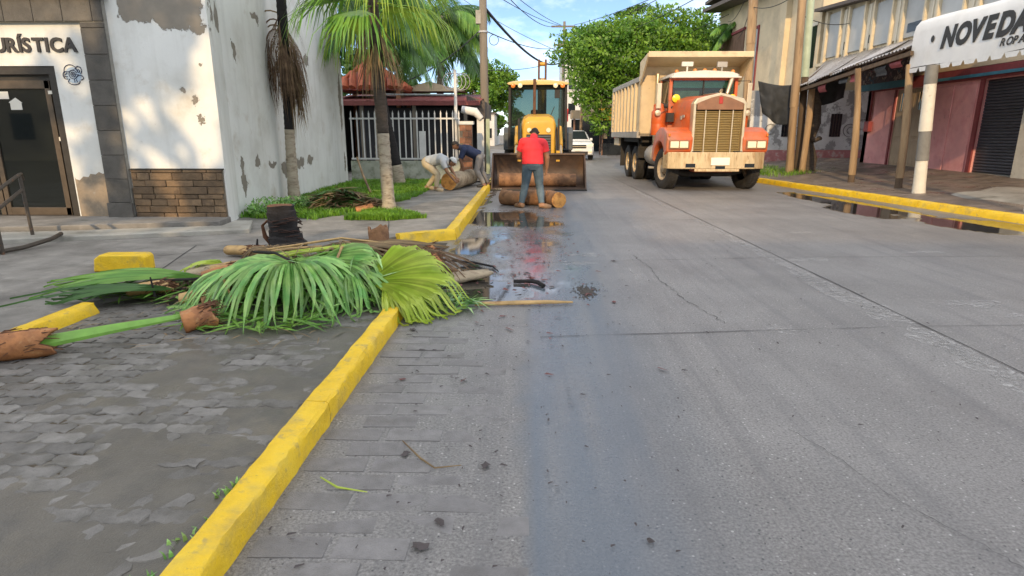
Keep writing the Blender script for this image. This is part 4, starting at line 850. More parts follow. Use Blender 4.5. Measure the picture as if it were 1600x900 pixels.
# ---- mural wall
mw_ = thing('mural_wall', 'low white wall with grey graffiti swirls and a faded pink base', 'wall', (12,27,.4))
MB().bx(-2.6,3.0,0,.2,.45,2.9).build('wall', 'mural_white', mw_); MB().bx(-2.62,3.0,-.03,.22,-.2,.44).build('pink_base', 'pink_base', mw_)
for x in (-1.12,.92): f = MB().bx(x,x+.46,-.012,.01,1.0,1.95).build('window', 'window_dark', mw_); [MB().bx(x+.46*q/4-.01,x+.46*q/4+.01,-.03,-.014,1.0,1.95).build('bar', 'dark_metal', f) for q in (1,2,3)]
mm = MB()
for cx, cz, r_ in ((-.4,1.2,.22),(1.75,1.25,.3),(1.8,1.25,.17),(-.1,.95,.25),(.4,1.4,.2),(2.3,1.5,.25),(-1.6,1.3,.25)):
    mm.tube([(cx+r_*(1-.02*i)*math.cos(i*.5), -.004, cz+r_*(1-.02*i)*math.sin(i*.5)) for i in range(13)], .03, 5, sq=.2)
mm.build('graffiti', 'grey_band', mw_); tag(mw_.children[-1], kind='stuff')
# ---- cream two-storey house
hs = thing('cream_house', 'weathered cream two-storey house with a boarded window and a jutting eave', 'house', (12.3,34,.1))
HX = 0
def hp(mb, nm, mat, parent=None, **k): return mb.build(nm, mat, parent or hs, **k)
hp(MB().bx(.0,6,-6.4,8.0,0,9.4), 'wall', 'cream_wall')
hp(MB().prism([(-6.6,8.0),(8.3,9.0),(8.3,9.2),(-6.6,8.2)], -1.1, 7, 'x'), 'roof_eave', 'roof_dark')
hp(MB().bx(-1.0,6,-6.4,8.2,9.42,9.6), 'roof', 'roof_dark')
w = hp(MB().bx(-.03,-.002,3.0,7.4,4.9,7.15), 'boarded_window', 'brown_board'); hp(MB().bx(-.1,-.004,2.9,7.5,7.16,7.3), 'lintel', 'beam_red', w)
for k in range(9): hp(MB().bx(-.05,-.032,3.05+.48*k,3.50+.48*k,4.92,7.12), 'board', 'brown_board', w)
w = hp(MB().bx(-.02,-.002,.9,2.1,3.2,6.9), 'door', 'grey_panel'); hp(MB().bx(-.06,-.004,.75,2.25,6.91,7.05).bx(-.06,-.004,.75,.88,3.2,6.9).bx(-.06,-.004,2.12,2.25,3.2,6.9), 'frame', 'beam_red', w)
w = hp(MB().bx(-.02,-.002,-6.1,-5.3,4.2,5.9), 'window', 'window_dark'); hp(MB().bx(-.06,-.004,-6.2,-5.2,5.91,6.05), 'lintel', 'cream_panel', w)
hp(MB().bx(-.25,-.002,-3.2,-2.6,.0,9.2), 'pier', 'cream_wall'); hp(MB().bx(-.6,-.002,-6.3,8,3.0,3.15), 'ledge', 'concrete_pale')
hp(MB().bx(-.02,-.003,-2.2,.4,.2,2.7), 'door', 'grey_panel')
# ================================================================ far street
M('far_white', (.55,.55,.52), .8, .12, .6, .1); M('far_tan', (.42,.32,.20), .8, .15, 1, .1); M('sign_yellow', (.70,.38,.03), .6, .1, 2, 0); M('sign_red', (.55,.03,.03), .6, .1, 2, 0); M('far_brown', (.20,.11,.07), .8, .2, 1, .1)
def block(nm, lab, x0, x1, y0, y1, h, mat, rows, cols, roof='roof_dark', face='y', wz=1.3, cat='building'):
    b = thing(nm, lab, cat, (x0,y0,0)); MB().bx(0,x1-x0,0,y1-y0,-.1,h).build('wall', mat, b); MB().bx(-.25,x1-x0+.25,-.25,y1-y0,h,h+.18).build('roof', roof, b)
    for r_ in range(rows):
        for c_ in range(cols):
            zc = 1.0+r_*3.0
            if face == 'y': cx = (c_+.5)*(x1-x0)/cols; w = MB().bx(cx-.45,cx+.45,-.03,-.005,zc,zc+wz).build('window', 'window_dark', b); MB().bx(cx-.52,cx+.52,-.10,-.006,zc-.12,zc-.01).build('sill', 'far_white', w)
            else:
                cy = (c_+.5)*(y1-y0)/cols; xx = (x1-x0) if face == 'x+' else 0; s_ = 1 if face == 'x+' else -1; a, c2 = sorted((xx+s_*.005, xx+s_*.03)); w = MB().bx(a,c2,cy-.45,cy+.45,zc,zc+wz).build('window', 'window_dark', b); a, c2 = sorted((xx+s_*.006, xx+s_*.1)); MB().bx(a,c2,cy-.52,cy+.52,zc-.12,zc-.01).build('sill', 'far_white', w)
    return b
block('far_building', 'tall white building far down the street behind the crossed utility pole', 4.6, 12, 80, 95, 11.2, 'far_white', 4, 4)
block('far_building', 'tan shop building with dark openings behind the white car', 6.2, 14, 57, 74, 4.6, 'far_tan', 1, 3)
block('far_building', 'pale far building closing the street on the left', -11, -4.6, 85, 100, 4.2, 'far_white', 1, 4)
block('far_building', 'brown low building on the right between the trees', 9.5, 16, 49.5, 56, 3.8, 'far_brown', 1, 3)
block('far_building', 'distant grey block at the end of the street', -4, 5, 190, 205, 7, 'far_white', 2, 4)
sf = thing('shop_fascia', 'tan and yellow shop canopy projecting over the far right pavement', 'canopy', (5.4,55,0))
MB().bx(-1.6,.9,0,1.5,2.85,3.55).build('tan_canopy', 'far_tan', sf); MB().bx(.92,2.6,-.05,1.5,2.7,3.75).build('yellow_sign', 'sign_yellow', sf); MB().bx(-1.4,-1.25,.1,.25,0,2.84).build('post', 'far_brown', sf); MB().bx(2.3,2.45,.1,.25,0,2.69).build('post', 'far_brown', sf)
MB().bx(-1.5,2.5,1.3,1.5,0,2.8).build('dark_shopfront', 'window_dark', sf)
sg = thing('red_sign', 'small red sign board on a post behind the digger cab', 'sign', (3.3,55.5,0)); MB().bx(-.25,.25,0,.08,2.6,3.7).build('board', 'sign_red', sg); MB().bx(-.04,.04,.09,.15,0,3.6).build('post', 'dark_metal', sg)
st_ = thing('street_stall', 'dark street stall with hanging goods under the far trees', 'stall', (6.6,46,0))
MB().bx(-1.2,1.3,0,1.6,2.2,2.3).build('roof', 'tarp_black', st_); [MB().bx(x-.04,x+.04,y,y+.08,0,2.2).build('post', 'far_brown', st_) for x in (-1.1,1.2) for y in (.02,1.5)]; MB().bx(-1.1,1.2,.3,1.2,0,.85).build('counter', 'window_dark', st_)
for k in range(6): MB().bx(-1.0+.38*k,-.75+.38*k,.05,.12,1.2,2.15).build('hanging_goods', ('far_tan','tarp_black','beam_red')[k % 3], st_)
# utility poles and wires
up1 = thing('utility_pole', 'tall grey utility pole on the left pavement beside the digger', 'pole', (-1.62,23.6,.1)); M('pole_grey', (.20,.175,.14), .85, .2, 4, .4, 25, stretch=(1,1,.15))
MB().tube([(.02,0,0),(-.03,0,4),(-.06,0,9.5)], [.17,.15,.12], 12).build('shaft', 'pole_grey', up1, smooth=True); MB().lathe([(.18,0),(.18,.06)], (-.04,0,5.0), n=12).build('collar', 'zinc', up1)
MB().bx(-.3,-.12,-.12,.12,5.3,5.75).build('junction_box', 'concrete_pale', up1)
ring = MB(); ring.tube([(.35+.17*math.cos(i*.4), -.05, 4.75+.18*math.sin(i*.4)) for i in range(17)], .012, 5, False); ring.build('cable_coil', 'tarp_black', up1)
up2 = thing('utility_pole', 'far utility pole with two crossarms against the sky', 'pole', (3.3,60,0))
MB().tube([(0,0,0),(0,0,11.6)], [.17,.12], 10).build('shaft', 'pole_grey', up2, smooth=True)
MB().bx(-1.2,1.0,-.06,.06,11.1,11.25).build('crossarm', 'pole_grey', up2); MB().bx(-.95,.95,-.06,.06,9.5,9.65).build('crossarm', 'pole_grey', up2)
for x in (-.9,-.4,.4,.9): MB().lathe([(.04,0),(.06,.1),(.03,.2)], (x,0,9.66), n=8).build('insulator', 'concrete_pale', up2); MB().bx(x-.02,x+.02,-.02,.02,8.9,9.48).build('drop_bracket', 'pole_grey', up2)
up3 = thing('utility_pole', 'slim pale pole standing right of the far crossarm pole', 'pole', (4.4,52,0)); MB().tube([(0,0,0),(.02,0,7.6)], [.12,.09], 10).build('shaft', 'timber', up3, smooth=True); MB().bx(-.3,.3,-.03,.03,7.2,7.3).build('crossarm', 'timber', up3)
def wire(lab, a, b, sag, r=.012, n=24):
    a, b = Vector(a), Vector(b); pts = [a.lerp(b, i/n)-Vector((0,0,sag*4*(i/n)*(1-i/n)))-a for i in range(n+1)]; o = MB().tube(pts, r, 5).build('overhead_wire', 'tarp_black', loc=a); return tag(o, lab, 'wire')
wire('thick sagging cable bundle from the grey pole towards the far pole', (-1.65,23.6,6.0), (3.3,60,8.2), 1.0, .06)
wire('lower sagging cable from the grey pole to the far pole', (-1.65,23.6,5.2), (3.3,60,9.6), .5, .02)
wire('upper thin wire from the grey pole to the crossarm', (-1.6,23.6,6.6), (4.1,60,11.2), .4, .016)
wire('wire from the far crossarm sweeping right above the trees', (4.2,60,11.2), (8.35,24.5,8.6), .9, .022)
wire('second wire from the far crossarm to the poles on the right', (4.2,60,9.7), (8.35,24.5,7.6), .7, .02)
wire('wire crossing the sky low over the digger', (-3,48,6.2), (3.3,60,8.3), .3, .025)
wire('wire from the concrete pole to the cream house', (8.35,24.5,6.6), (12.2,38,6.9), .4, .014)
wire('looped wire between the two right-hand poles', (8.3,24.5,6.1), (8.7,21,6.0), .25, .014)
wire('wire sloping down from the timber pole to the lower storey roof', (8.7,21,5.2), (12.2,25,5.6), .15, .014)
wire('thin high wire crossing the sky from the top edge to the pole on the right', (1.5,38,12.2), (8.3,24.5,9.2), .3, .012)
wire('short drooping service wire below the cream eave', (8.3,24.5,7.2), (12.2,40,8.2), .5, .014)
# ================================================================ left middle distance: railings, kiosk, eatery
M('rail_white', (.66,.66,.64), .6, .1, 5, .1, layers=(((.36,.30,.22), 10, .66, .75, .6),)); M('low_wall', (.42,.44,.36), .9, .2, 3, .3, 20, layers=(((.12,.15,.08), 2.2, .48, .62, .8), ((.55,.57,.52), 5, .58, .7, .6)), world=True)
M('roof_tile', (.42,.11,.05), .75, .2, 4, .2, rnd=.2); M('roof_red', (.22,.06,.055), .65, .2, 3, .15, rnd=.12); M('brick', (.30,.14,.08), .85, .2, 8, .4, rnd=.25); M('eatery_shade', (.03,.03,.035), .8, .3, 2, .1)
FY = 19.5
fn_ = thing('railing', 'white bar railing on a low mossy wall beside the verge', 'railing', (-3.8,FY,.1))
MB().bx(-1.85,1.65,0,.22,-.05,.58).jit(.012,4).build('low_wall', 'low_wall', fn_, bevel=.01)
for z in (.62,1.86): MB().bx(-1.85,1.65,.08,.13,z,z+.05).build('rail', 'rail_white', fn_)
for k in range(19):
    x = -1.80+k*.19; b = MB().bx(x-.018,x+.018,.085,.125,.67,2.02).build('bar', 'rail_white', fn_)
    MB().add([(x-.028,.105,2.02),(x+.028,.105,2.02),(x,.105,2.14)], [(0,1,2)]).build('finial', 'rail_white', b)
MB().bx(.35,.55,.07,.15,.62,1.5).build('lock_plate', 'rail_white', fn_)
g_ = thing('brick_pillar', 'brick gate pillar at the end of the white railing', 'pillar', (-1.95,FY+.1,.1)); MB().bx(-.19,.19,-.14,.14,0,1.7).build('core', 'mortar', g_)
for r_ in range(9):
    for c_ in range(2):
        x0 = -.2+c_*.2+(.1 if r_ % 2 else 0); x0b, x1b = max(-.2,x0), min(.2,x0+.19)
        if x1b-x0b > .04: MB().bx(x0b,x1b,-.155,-.135,.02+r_*.186,.19+r_*.186).build('brick', 'brick', g_, bevel=.006, seg=1)
MB().bx(-.24,.24,-.18,.18,1.7,1.8).build('cap', 'rail_white', g_)
dp_ = thing('water_pipe', 'tall white pipe mast with coiled razor wire beside the pillar', 'mast', (-2.28,FY+.2,.1)); MB().tube([(0,0,1.7),(0,0,3.35)], .05, 8).build('mast', 'rail_white', dp_, smooth=True); MB().tube([(0,0,0),(0,0,1.7)], .05, 8).build('mast', 'rail_white', dp_, smooth=True)
for k in range(4): MB().tube([(.12*k+.24*math.cos(i*.42)-.15, .05*k, 3.0+.25*math.sin(i*.42)) for i in range(16)], .012, 5, False).build('wire_coil', 'zinc', dp_)
MB().tube([(0,0,2.6),(-2.3,0,2.62)], .025, 6).build('top_bar', 'zinc', dp_)
sgb = thing('white_hood', 'white curved hood and panel at the gate behind the workers', 'hood', (-1.75,FY+1.2,.1)); MB().tube([(-.45,0,2.2),(.0,0,2.12),(.2,0,1.9)], [.12,.14,.1], 10).build('hood', 'rail_white', sgb, smooth=True); MB().bx(.05,.28,0,.06,.1,1.9).build('panel', 'rail_white', sgb); MB().bx(.35,.47,0,.06,.1,1.9).build('panel', 'pale_green', sgb)
ky = thing('tiled_kiosk', 'kiosk roof of orange ridged tiles behind the palms', 'kiosk', (-6.0,24.2,.1))
apx = Vector((-.1,0,4.1)); ev = [Vector((-1.15,-1.15,3.05)),Vector((1.4,-1.15,3.05)),Vector((1.4,1.15,3.05)),Vector((-1.15,1.15,3.05))]
for s_ in range(4):
    a, b = ev[s_], ev[(s_+1) % 4]; n = 9; tn = (b-a).normalized(); nrm = (b-a).cross(apx-a).normalized()
    if nrm.z < 0: nrm = -nrm
    for k in range(n):
        u = (k+.5)/n; L_ = 1-abs(2*u-1); p0 = a.lerp(b, u); p1 = p0.lerp(apx+(p0-a.lerp(b,.5))*0, 1) if abs(u-.5) < .06 else p0+((apx-a.lerp(b,.5))*L_)
        MB().tube([p0+nrm*.0, p0.lerp(p1,.5)+nrm*.02, p1], [.165,.155,.14 if L_ > .1 else .1], 8, sq=.6).build('tile_row', 'roof_tile', ky, smooth=True)
MB().add([e-Vector((0,0,.06)) for e in ev]+[apx-Vector((0,0,.06))], [(0,1,4),(1,2,4),(2,3,4),(3,0,4),(3,2,1,0)]).build('roof_deck', 'roof_red', ky)
for e in ev: MB().bx(e.x*.85-.07,e.x*.85+.07,e.y*.85-.07,e.y*.85+.07,0,3.0).build('post', 'brick', ky)
et = thing('eatery', 'open-fronted eatery with a low dark red sheet roof behind the railing', 'building', (-4.4,22.6,.1))
MB().bx(-2.9,2.3,3.2,3.4,0,2.9).build('back_wall', 'eatery_shade', et); MB().bx(-2.9,-2.7,.2,3.2,0,2.6).build('side_wall', 'eatery_shade', et); MB().bx(-1.9,2.2,.45,.6,0,2.35).build('shade_panel', 'eatery_shade', et)  # near-black panel and walls paint the shade of the interior
for k in range(11):
    x0 = -2.9+k*.51; m = MB(); m.grid(18, 2, lambda i, j: (x0+.52*i/18, -.4+4*j/2, 2.55+.45*j/2+.02*math.cos(i*2.09))); m.build('roof_sheet', 'roof_red', et, smooth=2, fix=False).modifiers.new('t','SOLIDIFY').thickness = .02
MB().bx(-2.9,2.7,-.42,-.36,2.40,2.53).build('fascia', 'roof_red', et)
MB().prism([(2.2,2.75),(2.85,2.55),(2.85,1.95),(2.2,2.1)], -.2, 3.6, 'y').build('end_roof', 'roof_dark', et)
for x in (-1.6,.3,2.15): MB().bx(x-.06,x+.06,-.2,-.08,0,2.5).build('post', 'pole_grey', et)
MB().prism([(-.9,3.05),(.5,3.42),(1.9,3.05)], 2.2, 3.4, 'y').build('gable', 'cream_wall', et)
for k, (lab, a, b, sg_) in enumerate((('thin wire rising across the sky from the far pole to the upper left', (-3.5,24,9.0), (3.0,60,11.3), .5), ('thin wire below the top edge running to the far crossarm', (-1.6,23.6,7.2), (2.6,60,11.25), .7), ('thin slanting wire over the far trees', (-6,60,13.5), (4.4,52,7.3), .4), ('wire from the slim pale pole to the cream house', (4.4,52,7.3), (12.2,40,8.6), .5), ('thin wire high over the tipper body', (4.2,60,11.3), (8.3,24.5,8.0), .3), ('wire dropping from the grey pole to the eatery roof', (-1.65,23.6,5.3), (-4.4,23,3.4), .2))):
    wire(lab, a, b, sg_, .022)
# ================================================================ vehicles
M('truck_orange', (.57,.105,.018), .42, .14, 3, .08, 30, layers=(((.40,.10,.05), 2.2, .52, .7, .6), ((.58,.20,.10), 6, .62, .74, .5), ((.20,.10,.06), 9, .60, .70, .65), ((.30,.22,.15), 1.3, .50, .66, .45)), coat=.1)
M('tipper_cream', (.63,.51,.32), .6, .1, 2, .1, 25, layers=(((.50,.40,.26), 1.6, .5, .68, .7), ((.25,.16,.09), 7, .66, .76, .7), ((.68,.58,.38), 3, .58, .7, .5), ((.30,.22,.14), 2.0, .58, .70, .6)))
M('tipper_grey', (.36,.34,.30), .6, .15, 3, .15)
M('chrome_warm', (.62,.52,.36), .32, .12, 6, .04, metal=.65)
M('bumper_worn', (.60,.47,.28), .45, .18, 4, .1, metal=.4, layers=(((.36,.20,.08), 3, .50, .66, .8), ((.22,.11,.05), 8, .58, .68, .8)), stretch=(2.5,1,.5))
M('grille_bar', (.58,.42,.17), .4, .12, 6, .03, metal=.55)
M('rubber', (.022,.021,.02), .85, .25, 6, .3, 40, layers=(((.075,.068,.058), 4, .55, .7, .6),))
M('rim_dirty', (.40,.32,.22), .7, .2, 5, .2, layers=(((.16,.12,.08), 5, .52, .68, .7),))
M('chassis', (.03,.028,.026), .8, .25, 5, .2); M('lamp_lens', (.80,.74,.52), .12, .05, 4, 0, coat=.5); M('amber_lens', (.62,.20,.03), .25, .1, 4, 0); M('yellow_lens', (.78,.60,.02), .25, .1, 4, 0); M('plate_white', (.78,.76,.66), .5, .04, 4, 0); M('badge_red', (.40,.03,.02), .4, .1, 4, 0); M('roof_white', (.62,.60,.54), .5, .08, 3, .04)
glassmat('windscreen', (.72,.90,.86), .03, .38)
M('cab_inside', (.34,.37,.34), .8, .2, 3, 0); M('cloth_pale', (.55,.50,.36), .9, .3, 6, 0)
tk = thing('tipper_truck', 'orange bonneted tipper lorry with a cream body parked facing the camera', 'truck', (5.07,16.55,0), R(1.2))
def T(mb, nm, mat, par=None, **k): return mb.build(nm, mat, par or tk, **k)
def wheel(par, x, y, r, w, steer=0, dual=False, rimc='rim_dirty', nm='wheel', lugs=44, big=False):
    wh = thing(nm, 'x', 'x'); del wh['label'], wh['category']; wh.parent = par; wh.location = (x, y, r); wh.rotation_euler.z = steer
    s = 1 if x > 0 else -1; m = MB(); h = w/2
    m.lathe([(r*.56,-h*.75),(r*.62,-h*.95),(r*.9,-h),(r*.985,-h*.82),(r,-h*.5),(r,h*.5),(r*.985,h*.82),(r*.9,h),(r*.62,h*.95),(r*.56,h*.75)], axis='x', n=36, caps=False)
    for k in range(lugs):
        a = 6.2832*k/lugs; ca, sa = math.cos(a), math.sin(a)
        for q in (-.62,0,.62) if not big else (-.5,.5):
            lw = h*.22 if not big else h*.5; dr = r*.018 if not big else r*.045; p = Vector((q*h, r*ca, r*sa)); tn = Vector((0,-sa,ca))*(r*.045); o = Vector((0,ca,sa))*dr; ex = Vector((lw,0,0)); sk = Vector((0,-sa,ca))*(r*.06*(1 if q > 0 else -1) if big else 0)
            m.add([p-ex-tn-o-sk,p+ex-tn-o+sk,p+ex+tn-o+sk,p-ex+tn-o-sk,p-ex-tn+o-sk,p+ex-tn+o+sk,p+ex+tn+o+sk,p-ex+tn+o-sk], [(4,5,6,7),(0,1,5,4),(1,2,6,5),(2,3,7,6),(3,0,4,7)])
    m.build('tyre', 'rubber', wh, smooth=True)
    f = s*h; m = MB(); dish = (-.10 if dual else -.04)*s
    m.lathe([(r*.58,f*.8),(r*.56,f*.9),(r*.52,f*.55),(r*.40,f*.5+dish),(r*.22,f*.5+dish),(r*.2,f*.85),(r*.12,f*.95),(.001,f*.95)], axis='x', n=28, caps=False)
    m.build('rim', rimc, wh, smooth=True, fix=True)
    for k in range(8):
        a = 6.2832*k/8; m = MB().lathe([(r*.035,0),(r*.035,.03)], (f*.5+dish+(0 if s > 0 else -.03), r*.31*math.cos(a), r*.31*math.sin(a)), 'x', 6); m.build('wheel_nut', 'chassis', wh)
    return wh
WR = .56
wheel(tk, -1.12, .98, WR, .30, R(10)); wheel(tk, 1.12, .98, WR, .30, R(10))
for y in (4.75, 6.1):
    for s in (-1,1): wheel(tk, s*1.16, y, WR, .30, 0, True, 'bumper_worn'); wheel(tk, s*.80, y, WR, .28, 0, True, lugs=24)
T(MB().bx(-.42,-.30,.3,8.2,.75,1.02).bx(.30,.42,.3,8.2,.75,1.02).bx(-.3,.3,3,3.2,.78,1.0).bx(-.3,.3,7.6,7.8,.78,1.0), 'chassis_frame', 'chassis')
T(MB().tube([(-1.0,.98,.5),(-.6,.98,.42),(.6,.98,.42),(1.0,.98,.5)], .08, 8), 'front_axle', 'chassis', smooth=True)
for y in (4.75,6.1): T(MB().tube([(-1,y,.56),(1,y,.56)], .12, 8).lathe([(.1,-.25),(.3,-.1),(.3,.1),(.1,.25)], (0,y,.56), 'x', 14), 'rear_axle', 'chassis', smooth=True)
T(MB().bx(-.55,.55,.25,.75,.50,.62), 'cross_member', 'truck_orange', bevel=.05)
# bumper: flat centre, ends swept back
T(MB().prism([(-1.38,.40),(-1.30,.16),(-.98,.0),(.98,0),(1.30,.16),(1.38,.40),(1.32,.42),(1.24,.24),(.95,.08),(-.95,.08),(-1.24,.24),(-1.32,.42)], .60, 1.04, 'z'), 'bumper', 'bumper_worn', bevel=.018)
T(MB().bx(-.60,.60,-.004,.06,.53,.60), 'bumper_lip', 'bumper_worn', bevel=.012)
for x in (-.72,0.08,.86): T(MB().bx(x-.13,x+.13,-.008,.03,.60 if abs(x-.08) < .1 else .64,.68 if abs(x-.08) < .1 else .74), 'tow_slot', 'window_dark')
T(MB().bx(-.18,.32,-.02,-.009,.70,.90), 'number_plate', 'plate_white', bevel=.006)
# radiator shell and grille
hw = .70
T(MB().prism([(-hw,1.0),(-hw,2.30),(-hw+.09,2.42),(-.28,2.50),(0,2.56),(.28,2.50),(hw-.09,2.42),(hw,2.30),(hw,1.0),(hw-.075,1.0),(hw-.075,2.27),(-hw+.075,2.27),(-hw+.075,1.0)], .14, .42, 'y'), 'radiator_shell', 'chrome_warm', bevel=.015)
T(MB().prism([(-hw+.09,2.13),(hw-.09,2.13),(hw-.09,2.30),(.25,2.44),(0,2.50),(-.25,2.44),(-hw+.09,2.30)], .12, .16, 'y'), 'shell_brow', 'badge_red' if 0 else 'truck_orange', bevel=.01).data.materials[0] = M('shell_brown', (.24,.115,.06), .5, .2, 5, .1)
T(MB().bx(-hw+.07,hw-.07,.30,.34,1.0,2.26), 'radiator_core', 'chassis')
lv = MB().prism([(0,0),(-.03,-.012),(-.03,-.020),(.02,.012)], -hw+.08, hw-.08, 'x').mesh('grille_louvre', 'grille_bar')
for k in range(25): piece('grille_louvre', lv, tk, (0, .225, 1.05+k*.0435))
for x in (-.36,0,.36): T(MB().bx(x-.012,x+.012,.165,.195,1.02,2.16), 'grille_upright', 'chrome_warm')
T(MB().bx(-.05,.05,.105,.125,2.28,2.46), 'badge', 'badge_red', bevel=.012); T(MB().tube([(0,.2,2.54),(0,.16,2.62),(0,.3,2.60)], [.03,.045,.02], 8), 'bonnet_ornament', 'chrome_warm', smooth=True)
T(MB().bx(-.62,.62,.10,.13,.985,1.02).bx(-.66,-.45,.06,.16,.98,1.06).bx(.45,.66,.06,.16,.98,1.06), 'grille_foot', 'chassis')
# bonnet (lofted) 
def loft(secs, caps=True):
    m = MB(); n = len(secs[0]); vs = [p for s in secs for p in s]
    m.add(vs, [(i*n+j, i*n+(j+1)%n, (i+1)*n+(j+1)%n, (i+1)*n+j) for i in range(len(secs)-1) for j in range(n)]+([tuple(range(n)), tuple((len(secs)-1)*n+j for j in range(n))] if caps else [])); return m
def hsec(y, w, zt_, zs, zb): return [(-w,y,zb),(-w,y,zs),(-w*.92,y,zs+(zt_-zs)*.6),(-w*.55,y,zt_-.03),(0,y,zt_),(w*.55,y,zt_-.03),(w*.92,y,zs+(zt_-zs)*.6),(w,y,zs),(w,y,zb)]
T(loft([hsec(.42,.69,2.52,2.2,1.15), hsec(1.0,.76,2.55,2.22,1.2), hsec(1.72,.86,2.58,2.26,1.25)]), 'bonnet', 'truck_orange', smooth=True, bevel=.01)
T(MB().tube([(0,.4,2.56),(0,1.7,2.60)], .018, 6), 'bonnet_hinge', 'chrome_warm')
for s in (-1,1):
    arch = [(.98+.70*math.cos(R(a)), .60+.70*math.sin(R(a))) for a in range(10, 166, 12)]
    pf = [(.13,1.06),(.10,1.40),(.20,1.56),(.55,1.68),(1.05,1.70),(1.5,1.55),(1.85,1.15),(1.92,.80)]
    x0, x1 = sorted((s*.66, s*1.36))
    fd = T(MB().prism(pf+[(p[0], p[1]) for p in arch], x0, x1, 'x'), 'fender', 'truck_orange', bevel=.05, seg=3)
    hx = s*1.03; hl = T(MB().bx(hx-.27,hx+.27,.075,.14,1.12,1.35), 'headlight', 'shell_brown', bevel=.015)
    for q in (-.125,.125): MB().bx(hx+q-.112,hx+q+.112,.062,.09,1.15,1.32).build('lens', 'lamp_lens', hl, bevel=.02)
    T(MB().tube([(s*1.3,.1,1.45),(s*1.3,.1,1.52)], .03, 6), 'marker', 'amber_lens')
T(MB().bx(-.78,-.755,.75,.95,1.95,2.02).bx(-.79,-.76,1.0,1.1,1.9,2.0), 'side_badge', 'tipper_grey')
# cab
cw = .98
cab = T(MB().bx(-cw,cw,1.72,1.80,1.3,2.44).bx(-cw,cw,3.0,3.06,1.3,3.1).bx(-cw,-cw+.05,1.8,3.0,1.2,2.36).bx(cw-.05,cw,1.8,3.0,1.2,2.36).bx(-cw,-cw+.09,1.74,1.86,2.44,3.08).bx(cw-.09,cw,1.74,1.86,2.44,3.08).bx(-cw,-cw+.05,2.8,3.0,2.36,3.08).bx(cw-.05,cw,2.8,3.0,2.36,3.08).bx(-cw,cw,1.73,1.85,3.0,3.09).bx(-cw,cw,1.8,3.0,1.2,1.25), 'cab', 'truck_orange', bevel=.012)
T(loft([[(x*cw*k, y, z) for x, z in ((-1,0),(-1,.07),(-.8,.13),(0,.17),(.8,.13),(1,.07),(1,0))] for y, k in ((1.60,.93),(1.75,1.02),(3.1,1.0))]).tf(Matrix.Translation((0,0,3.09))), 'cab_roof', 'roof_white', smooth=True)
T(MB().bx(-cw-.01,cw+.01,1.52,1.74,3.05,3.09), 'sun_visor', 'roof_white', bevel=.01)
for x0, x1 in ((-.87,-.015),(.015,.87)): T(MB().bx(x0,x1,1.765,1.775,2.46,3.0), 'windscreen', 'windscreen')
T(MB().bx(-.015,.015,1.74,1.79,2.44,3.02), 'windscreen_pillar', 'chassis')
M('tint_teal', (.34,.58,.54), .25, .1, 4, 0)
for x0, x1 in ((-.86,-.02),(.02,.86)): T(MB().bx(x0,x1,1.785,1.79,2.80,2.99), 'sun_strip', 'tint_teal')
for s in (-1,1):
    d = T(MB().bx(*sorted((s*(cw+.002), s*(cw+.03))),1.84,2.78,1.3,2.36), 'cab_door', 'truck_orange', bevel=.015); MB().bx(*sorted((s*(cw+.03), s*(cw+.055))),2.55,2.72,2.15,2.2).build('handle', 'chrome_warm', d)
    T(MB().bx(*sorted((s*(cw-.03), s*(cw-.02))),1.87,2.8,2.38,3.0), 'side_window', 'windscreen'); T(MB().bar((s*(cw+.005),1.9,2.95),(s*(cw+.005),2.25,2.4),.02), 'quarter_light_bar', 'chrome_warm')
    mr = T(MB().bx(*sorted((s*1.22, s*1.36)),1.62,1.68,2.22,2.92), 'wing_mirror', 'chrome_warm', bevel=.015); MB().tube([(s*cw,1.75,2.98),(s*1.29,1.65,2.98),(s*1.29,1.65,2.05),(s*cw,1.75,2.2)], .014, 6).build('bracket', 'chassis', mr); MB().lathe([(.001,0),(.08,.01),(.09,.05)], (s*1.29,1.62,2.1), 'y', 14).build('round_mirror', 'chrome_warm', mr)
    T(MB().lathe([(.02,.08),(.10,.05),(.115,0),(.10,-.01)], (s*.80,1.62,2.50), 'y', 16), 'spot_lamp', 'yellow_lens', smooth=True)
    T(MB().lathe([(.20,0),(.21,.05),(.21,.3),(.205,.32),(.21,.34),(.21,.66),(.16,.72),(.16,.86),(.10,.9)], (s*1.2,1.95,1.48), 'z', 18), 'air_cleaner', 'truck_orange', smooth=True)
    T(MB().tube([(s*1.2,1.95,2.35),(s*.85,1.75,2.25)], .06, 8).bx(*sorted((s*.86,s*1.05)),1.5,1.7,1.85,2.1), 'air_duct', 'chassis')
    T(MB().lathe([(.02,-.48),(.29,-.45),(.31,-.4),(.31,.4),(.29,.45),(.02,.48)], (s*1.0,2.75,.88), 'y', 22), 'fuel_tank', 'tipper_grey', smooth=True); T(MB().bx(*sorted((s*.8,s*1.35)),2.2,2.32,.50,.56), 'step', 'tipper_grey')
    T(MB().tube([(s*1.02,3.12,1.2),(s*1.02,3.12,2.9),(s*1.02,3.15,3.3)], .065, 10), 'exhaust_stack', 'chrome_warm', smooth=True)
for x in (-.8,-.28,0,.28,.8): T(MB().lathe([(.06,0),(.055,.05),(.02,.08)], (x,1.75,3.21+(.03 if abs(x) < .5 else 0)), 'z', 10), 'roof_marker', 'amber_lens', smooth=True)
T(MB().bx(-.62,-.3,1.9,1.98,3.40,3.52).bx(-.48,-.44,1.92,1.96,3.2,3.4), 'roof_plaque', 'roof_white'); T(MB().bx(.4,.68,1.9,1.98,3.38,3.52).bx(.52,.56,1.92,1.96,3.2,3.38), 'roof_plaque', 'tipper_grey')
